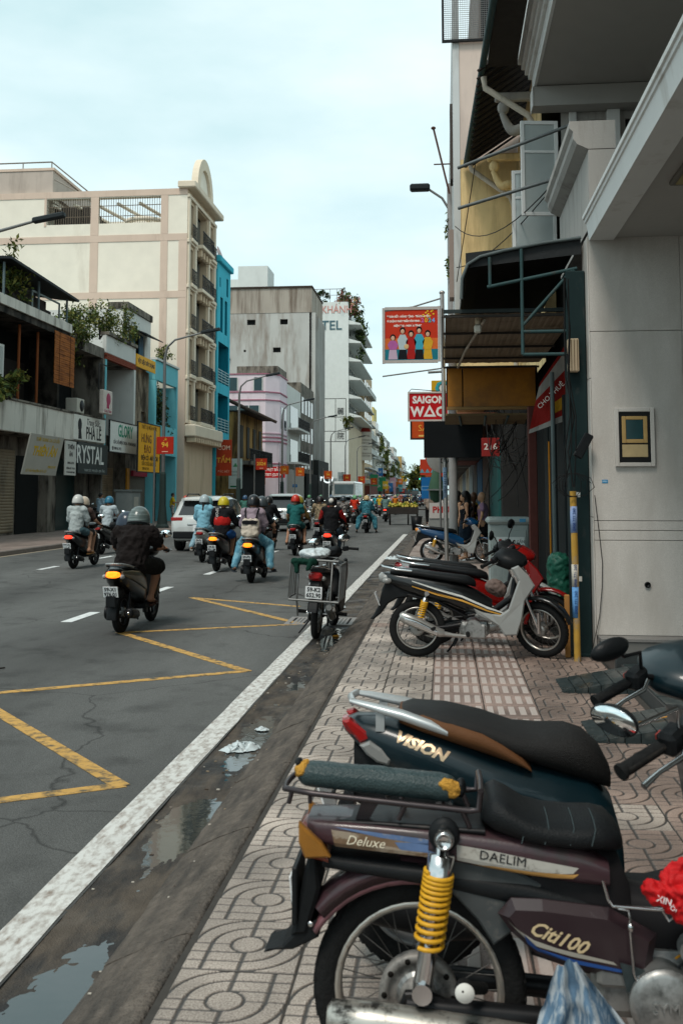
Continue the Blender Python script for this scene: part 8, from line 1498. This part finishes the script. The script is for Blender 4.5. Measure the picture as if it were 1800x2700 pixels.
# fruit cart
t = thing('fruit_cart', 'wooden three wheeled cart piled with yellow green fruit by the kerb', 'cart', (-2.35, 58, -.13)); boxpart('tray', t, (-.85, -.7, .62), (.85, .7, 1.0), wood_d, .02); boxpart('handle', t, (.86, -.5, .85), (1.5, -.44, .9), wood_d); boxpart('handle', t, (.86, .44, .85), (1.5, .5, .9), wood_d)
for x in (-.75, .3): T = Matrix.Translation((x, -.6, .32)) @ RX @ Matrix.Rotation(R(90), 4, 'Y') ; b = MB(); b.lathe([(.26, -.04), (.32, -.03), (.32, .03), (.26, .04)], 18, 0, Matrix.Translation((x, -.62, .32)) @ Matrix.Rotation(R(90), 4, 'Y'), True, True); b.tube([(x, -.62, .02), (x, -.62, .62)], .03, 6); b.build('wheel', rubber, t)
for (x, y) in ((-.8, .6), (.8, .6), (.8, -.6)): boxpart('leg', t, (x - .04, y - .04, 0), (x + .04, y + .04, .62), wood_d)
b = MB(); rg = random.Random(2)
for i in range(170): r_ = rg.random(); b.ell((rg.uniform(-.8, .8), rg.uniform(-.65, .65), 1.05 + .25 * rg.random() * (1 - abs(rg.uniform(-1, 1)))), (.08, .08, .07), rg.randrange(3), 6)
b.build('fruit_pile', [cm('#a8963c', .6), cm('#6f7a2a', .6), cm('#c9b65a', .6)], t, kind='stuff')
t = thing('litter_bin', 'black bucket standing on the kerb near the fruit cart', 'bucket', (-1.25, 45.5, 0)); b = MB(); b.lathe([(.2, 0), (.26, .62), (.24, .62), (.19, .03), (0, .03)], 18); b.build('bucket', blackp, t); boxpart('lid_rim', t, (-.27, -.02, .6), (.27, .02, .64), blackp)
# ================================================================== STREET FURNITURE
lampm = mat('lamp_steel', (.17, .17, .165), .5, metal=.5, var=.15, sc=4)
def street_lamp(label, loc, side=1):
    t = thing('street_lamp', label, 'street lamp', loc, 0, 'street lamps along the left kerb'); b = MB(); b.tube([(0, 0, 0), (0, 0, 8.3), (side * .12, 0, 8.85), (side * .5, 0, 9.2), (side * 1.9, 0, 9.55)], [.11, .07, .055, .05, .04], 10); b.build('pole', lampm, t)
    b = MB(); b.lathe([(.34, 0), (.34, .08), (.26, .2), (.17, 1.1), (.15, 2.6), (.11, 2.7)], 8, 0, None, False); b.build('pedestal', mat('pedestal_green', (.03, .045, .042), .55, var=.2), t); b = MB(); b.box((side * 1.8, -.12, 9.47), (side * 2.75, .12, 9.62), 0, .03, Matrix.Translation((0, 0, 0))); b.v = [(x, y, z + (abs(x) - 1.8) * .17) for x, y, z in b.v]; b.build('lamp_head', cm('#2b3032', .5), t); return t
for k, y in enumerate((27.3, 47.5, 65.5, 83.5, 101.5, 120, 138, 157)): street_lamp('grey street lamp on a green pedestal, %s of the left-hand row' % ('first', 'second', 'third', 'fourth', 'fifth', 'sixth', 'seventh', 'eighth')[k], (-13.6, y, 0))
t = thing('wall_lamp', 'street lamp head on a bracket at the right-hand facade', 'street lamp', (.22, 24.3, 0)); b = MB(); b.tube([(0, 0, 0), (0, 0, 9.3)], [.11, .08], 10); b.build('pole', mat('conc_pole', (.3, .29, .28), .8), t); b = MB(); b.tube([(0, 0, 8.6), (-.2, 0, 8.95), (-.55, 0, 9.2)], .03, 8); b.build('bracket', lampm, t); b = MB(); b.box((-1.0, -.12, 9.15), (-.5, .12, 9.32), 0, .04); b.build('lamp_head', cm('#24292b', .5), t); b = MB(); b.tube([(-.02, -.2, 9.0), (-.4, -.4, 10.6)], .025, 6); b.tube([(-.4, -.2, 9.75), (.0, -.2, 9.75)], .018, 5); b.ell((-.4, -.4, 10.6), (.06, .06, .04)); b.build('antenna', cm('#5a4038', .7), t)
b = MB(); rg = random.Random(8); leaves('climber', 120, (-.05, -.2, 7.0), (.2, .3, 1.0), .07, leaf, t, 71)
# banner pole with the red poster
t = thing('banner_pole', 'steel pole holding a square red festival poster for 2024', 'banner', (.05, 23.35, 0)); b = MB(); b.tube([(0, 0, 0), (-.03, 0, 3.0), (-.055, 0, 6.35)], .05, 14); b.ell((-.056, 0, 6.38), (.07, .07, .05)); b.build('pole', mat('pole_steel', (.36, .33, .31), .35, metal=.8, var=.2, sc=5), t)
b = MB(); b.tube([(-.06, 0, 6.25), (-.75, 0, 6.05), (-1.45, 0, 5.95)], .02, 8); b.tube([(-.05, 0, 4.58), (-1.47, 0, 4.4)], .018, 8); b.tube([(-.05, 0, 4.5), (-.4, 0, 4.48)], .03, 6); b.build('arms', lampm, t)
pf = mat('poster_frame', (.42, .37, .34), .5, metal=.4, var=.15)
for a, c in (((-1.47, -.03, 4.70), (-1.41, .03, 6.03)), ((-.16, -.03, 4.74), (-.10, .03, 6.06)), ((-1.409, -.03, 5.98), (-.161, .03, 6.05)), ((-1.409, -.03, 4.71), (-.161, .03, 4.78))): boxpart('poster_frame', t, a, c, pf)
po = boxpart('poster', t, (-1.408, -.012, 4.782), (-.162, .012, 5.978), mat('poster_red', '#b8321c', .6, var=.12, sc=2))
boxpart('poster_water', t, (-1.408, -.016, 4.782), (-.162, -.0125, 5.04), cm('#1d6f7e', .6)); boxpart('poster_glow', t, (-1.408, -.0155, 5.041), (-.162, -.0125, 5.3), cm('#c8622c', .6))
for k, (s_, sz, z) in enumerate((('"ĐOÀN KẾT - NĂNG ĐỘNG - TRÁCH NHIỆM,', .062, 5.82), ('VÌ QUẬN 5 PHÁT TRIỂN VĂN MINH -', .06, 5.71), ('HIỆN ĐẠI - NGHĨA TÌNH"', .06, 5.6))): text(s_, sz, cm('#e6dcd4', .5), t, (-1.36 if k < 2 else -1.2, -.014, z), FY, 'LEFT', .002, sx=.8 if k < 2 else .95, bold=.003)
for i, (ch, c) in enumerate(zip('2024', ('#c0609a', '#d8a030', '#3aa0a0', '#7a9ad0'))): text(ch, .135, cm(c, .5), t, (-.52 + .085 * i, -.0175, 5.72), FY, ext=.002, bold=.006)
for (dx, dz) in ((0, 0), (.06, .05), (.12, .02), (.19, .08), (.1, .09), (.16, -.02), (.24, .02), (.05, -.04), (.22, .11)): b = MB(); b.ell((-.50 + dx, -.016, 5.85 + dz), (.028, .004, .024), 0, 8); b.build('blossom', cm('#d8a52c', .6), t)
for k, (x, hgt, dress, top, hairc) in enumerate(((-1.22, .47, '#b8a0b4', '#a85a96', '#15100e'), (-.99, .62, '#15171c', '#a9b8bc', '#15100e'), (-.79, .55, '#a3201c', '#a3201c', '#15100e'), (-.6, .63, '#15171c', '#3a9ab0', '#15100e'), (-.40, .55, '#c89a2c', '#c89a2c', '#15100e'))):
    b = MB(); hgt *= 1.2; b.slab([(x - .11, 4.80), (x + .11, 4.80), (x + .075, 5.08), (x - .075, 5.08)], -.0205, -.0165, 'y'); b.build('figure_skirt', cm(dress, .6), t); b = MB(); b.slab([(x - .08, 5.03), (x + .08, 5.03), (x + .125, 4.80 + hgt * .62), (x + .06, 4.80 + hgt * .79), (x - .06, 4.80 + hgt * .79), (x - .125, 4.80 + hgt * .62)], -.0235, -.021, 'y'); b.build('figure_top', cm(top, .6), t)
    b = MB(); b.ell((x, -.021, 4.80 + hgt * .93), (.068, .004, .078), 0, 12); b.build('figure_hair', cm(hairc, .6), t); b = MB(); b.ell((x, -.0245, 4.80 + hgt * .89), (.046, .004, .056), 0, 12); b.build('figure_face', cm('#c9a088', .6), t)
b = MB(); b.ell((-.9, -.026, 5.1), (.06, .004, .06), 0, 10); b.build('bouquet', cm('#c9a878', .6), t)
for z, h in ((1.55, .7), (2.45, .35)): b = MB(); b.lathe([(.0535, z), (.0535, z + h)], 12, 0, Matrix.Translation((-.02, 0, 0))); s_o = b.build('paper_sticker', cm('#8fa3b8' if z < 2 else '#a39c94', .7), t); text('0908 661 027', .09, cm('#20304a', .6), s_o, (-.02, -.056, z + h / 2), (R(90), R(-90), 0), ext=.0005)
# signs hanging over the right-hand pavement
sign('shop_sign', 'red square sign with white letters SAIGON WAO', (-.44, 29.5, 4.22), 1.12, .78, cm('#b0161c', .5), [('SAIGON', .29, '#ddd6d2', .02, .19, dict(bold=.012, sx=.9)), ('W△O', .40, '#ddd6d2', .0, -.17, dict(bold=.016, sx=.9))], rz=0, frame=cm('#b9b0aa', .5))
b = MB(); b.tube([(-.6, 0, .4), (-.5, 0, .52), (.3, 0, .45)], .012, 5); o_ = b.build('hanger', iron, [q for q in bpy.data.objects if q.get('label', '').endswith('SAIGON WAO')][0])
sign('shop_sign', 'yellow and blue sign with a round teal badge beside the red SAIGON sign', (.05, 32, 5.0), .85, .55, cm('#c2951c', .5), [('O', .62, '#2f97a0', -.05, .0, dict(bold=.03)), ('●', .4, '#d0cfc8', -.05, .0)], rz=0)
sign('shop_sign', 'blue strip reading BẾP below the yellow badge sign', (.05, 32, 4.56), .85, .3, cm('#1c5a86', .5), [('BẾP', .24, '#d0b030', -.1, 0, dict(bold=.006))], rz=0)
sign('shop_sign', 'big black panel seen from behind hanging across the pavement', (.22, 22.9, 2.88), 1.34, .84, mat('black_panel', (.006, .007, .008), .8, var=.3, sc=3), [], rz=0)
sign('shop_sign', 'orange red hanging sign behind the black panel', (-.52, 33, 3.85), 1.05, .75, cm('#b8481c', .5), [('SALE', .3, '#e0a040', 0, -.05), ('▬▬▬', .2, '#e0b060', 0, -.28)], rz=0, frame=iron)
sign('poster', 'small red festival poster on the pole beyond the black panel', (-.42, 38, 2.65), .95, .6, cm('#b03a24', .6), [('2024', .16, '#d8c08a', .1, .18), ('▲▲▲▲▲', .2, '#5f8f9c', 0, -.15)], rz=0)
t = sign('parking_sign', 'blue direction signboard with a bus symbol beside the kerb', (-.52, 52, 1.95), 1.3, 1.1, cm('#1b5f96', .5), [('▭', .7, '#7fa8c4', -.3, .05), ('◀ ▶', .3, '#7fa8c4', .3, 0)], rz=0); b = MB(); b.tube([(.5, .1, -1.95), (.5, .1, .9)], .04, 8); b.build('post', lampm, t)
t = sign('no_parking_sign', 'round red and blue no parking sign on an orange board', (-.45, 50, 3.0), .95, 1.0, cm('#a84a34', .6), [], rz=0); b = MB(); b.lathe([(0, 0), (.36, 0), (.36, .01)], 24, 0, Matrix.Translation((0, -.005, -.08)) @ RX); b.build('blue_disc', cm('#1f5f9c', .5), t); b = MB(); b.lathe([(.3, .012), (.4, .012), (.4, .0), (.3, .0)], 24, 0, Matrix.Translation((0, -.006, -.08)) @ RX, False, True); b.box((-.28, -.022, -.1), (.28, -.016, -.06), 0, 0, Matrix.Translation((0, 0, -.08)) @ Matrix.Rotation(R(45), 4, 'Y') @ Matrix.Translation((0, 0, .08))); b.build('red_ring', cm('#a83a30', .5), t); boxpart('green_board', t, (-.1, -.03, .35), (.45, -.001, .72), cm('#1d4a34', .6))
t = thing('round_sign', 'round white shop sign reading MÌ behind the banner pole', 'sign', (-.05, 30.5, 2.75)); b = MB(); b.lathe([(0, 0), (.46, 0), (.48, .03), (.46, .06), (0, .06)], 28, 0, RX); b.build('disc', cm('#b3aca4', .6), t); text('MÌ', .3, ink, t, (.12, -.065, .15), FY, bold=.004); text('GÀ', .26, ink, t, (.12, -.065, -.12), FY)
t = thing('food_cart', 'grey street food cart with a red lettered panel and folded green umbrella', 'cart', (-.15, 33, 0)); boxpart('body', t, (-.35, -.4, .25), (.45, .6, 1.05), cm('#7d7f7c', .4), .02); boxpart('panel', t, (-.33, -.43, .85), (.43, -.401, 1.35), cm('#b3ada8', .5)); text('PHỞ', .28, cm('#a02020', .5), t, (.05, -.435, 1.12), FY, bold=.008); boxpart('roof', t, (-.4, -.45, 1.75), (.5, .65, 1.8), cm('#6a706e', .5))
for x in (-.33, .43): boxpart('roof_post', t, (x - .015, -.39, 1.05), (x + .015, -.36, 1.749), steel)
for x in (-.25, .35): b = MB(); b.lathe([(0, -.03), (.14, -.03), (.14, .03), (0, .03)], 16, 0, Matrix.Translation((x, -.3, .14)) @ Matrix.Rotation(R(90), 4, 'Y')); b.build('wheel', rubber, t)
b = MB(); b.lathe([(.03, 0), (.2, .1), (.26, .5), (.14, 1.0), (.03, 1.25)], 12, 0, Matrix.Translation((-.1, .2, 1.35))); b.build('folded_umbrella', fabric('#3f5a48'), t)
t = thing('plastic_stool', 'red plastic stool on the pavement beyond the mannequins', 'stool', (.55, 29.5, 0)); boxpart('seat', t, (-.16, -.16, .40), (.16, .16, .44), cm('#8f1d1a', .5), .01)
for x in (-.13, .13):
    for y in (-.13, .13): boxpart('leg', t, (x - .02, y - .02, 0), (x + .02, y + .02, .4), cm('#8f1d1a', .5))
t = thing('thin_post', 'thin dark steel post behind the banner pole', 'post', (-.1, 27.5, 0)); b = MB(); b.tube([(0, 0, 0), (0, 0, 3.2)], .03, 8); b.build('shaft', lampm, t); b = MB(); b.lathe([(.2, 0), (.16, .06), (.04, .22), (.03, .24)], 12); b.build('base', blackp, t)
t = thing('traffic_light', 'green traffic light on an arm far ahead over the road', 'traffic light', (-.9, 140, 0)); b = MB(); b.tube([(0, 0, 0), (0, 0, 3.7), (-2.6, 0, 3.8)], .06, 6); b.build('arm', lampm, t); boxpart('housing', t, (-3.2, -.2, 3.6), (-2.2, .2, 3.95), blackp); b = MB(); b.ell((-2.4, -.2, 3.78), (.14, .08, .14), 0, 12); b.build('green_lamp', mat('green_lit', (.05, .7, .5), .3, emit=2.5), t)
# banners and boards on posts along the left pavement
for k, (y, x, w_, h, z, c, s_) in enumerate(((46.0, -13.1, .82, .82, 3.93, '#a82a1c', '94'), (70, -12.9, .8, .8, 3.76, '#a8301c', '2024'), (81, -13.0, .7, .7, 3.6, '#b0541c', '94'), (92, -13.3, .8, .8, 3.7, '#b0501c', '94'), (112, -13, .9, .9, 3.8, '#b04a1c', '94'), (134, -13, 1, 1, 3.8, '#a83a1c', '94'), (158, -13, 1.1, 1.1, 3.9, '#a83a1c', '94'), (186, -13, 1.2, 1.2, 4, '#a8401c', '94'))):
    t = sign('street_banner', 'red street banner with gold figures on a post, %s along the left kerb' % ('first', 'second', 'third', 'fourth', 'fifth', 'sixth', 'seventh', 'eighth')[k], (x, y, z), w_, h, cm(c, .6), [(s_, h * .4, '#d8a53c', 0, .02, dict(bold=.01)), ('☭', h * .28, '#d8a53c', 0, h * .32), ('▬▬▬', h * .12, '#e0c8b0', 0, -h * .35)], rz=0, cat='banner', group='red banners along the left kerb'); b = MB(); b.tube([(-w_ / 2 - .1, .05, -z), (-w_ / 2 - .1, .05, h / 2 + .3)], .05, 8); b.build('post', lampm, t)
for k, (x, y, z, w_, h, c, s_, lab) in enumerate(((-15.0, 146, 4.1, 1.0, 1.5, '#c0c4c0', '10', 'white upright sign reading 10 near the coach'), (-15.6, 103.8, 2.5, .6, .32, '#2a6a9c', 'ATM', 'small blue ATM sign by the white house'), (-14.3, 130, 2.9, .8, 1.6, '#b3bab8', '☰', 'white upright board left of the coach roof'), (-15.0, 145.8, 2.7, 1.0, .7, '#9a4a3c', 'PHỞ', 'rust red shop board under the sign reading 10'))): sign('shop_sign', lab, (x, y, z), w_, h, cm(c, .6), [(s_, h * .5, '#26282a' if k % 2 == 0 else '#c9cfd0', 0, 0)], rz=0)
# trees closing the far end of the street
def street_tree(label, loc, h, rad, seed):
    t = thing('street_tree', label, 'tree', loc, 0, 'trees at the far end of the street'); b = MB(); b.tube([(0, 0, 0), (.2, 0, h * .4), (0, .1, h * .75)], [.35, .25, .12], 8); rg = random.Random(seed)
    for i in range(6): a = rg.uniform(0, 6.3); b.tube([(0, 0, h * .45), (rad * .6 * math.cos(a), rad * .6 * math.sin(a), h * .8)], [.14, .05], 6)
    b.build('trunk', wood_d, t); leaves('crown', 1500, (0, 0, h * .78), (rad, rad, h * .3), .55, leaf, t, seed)
for k, (x, y, h, r_) in enumerate(((-3.2, 150, 4.8, 1.5), (-2.1, 170, 5.2, 1.9), (-7, 300, 8, 4), (-1.4, 135, 4.2, 1.3), (-2, 330, 9.5, 5), (-10, 420, 12, 5), (4, 300, 9, 4))): street_tree('%s leafy tree at the far end of the street' % ('small nearer kerbside', 'broad kerbside', 'olive central', 'short pavement', 'tall hazy', 'distant left', 'distant right')[k], (x, y, 0), h, r_, 80 + k)
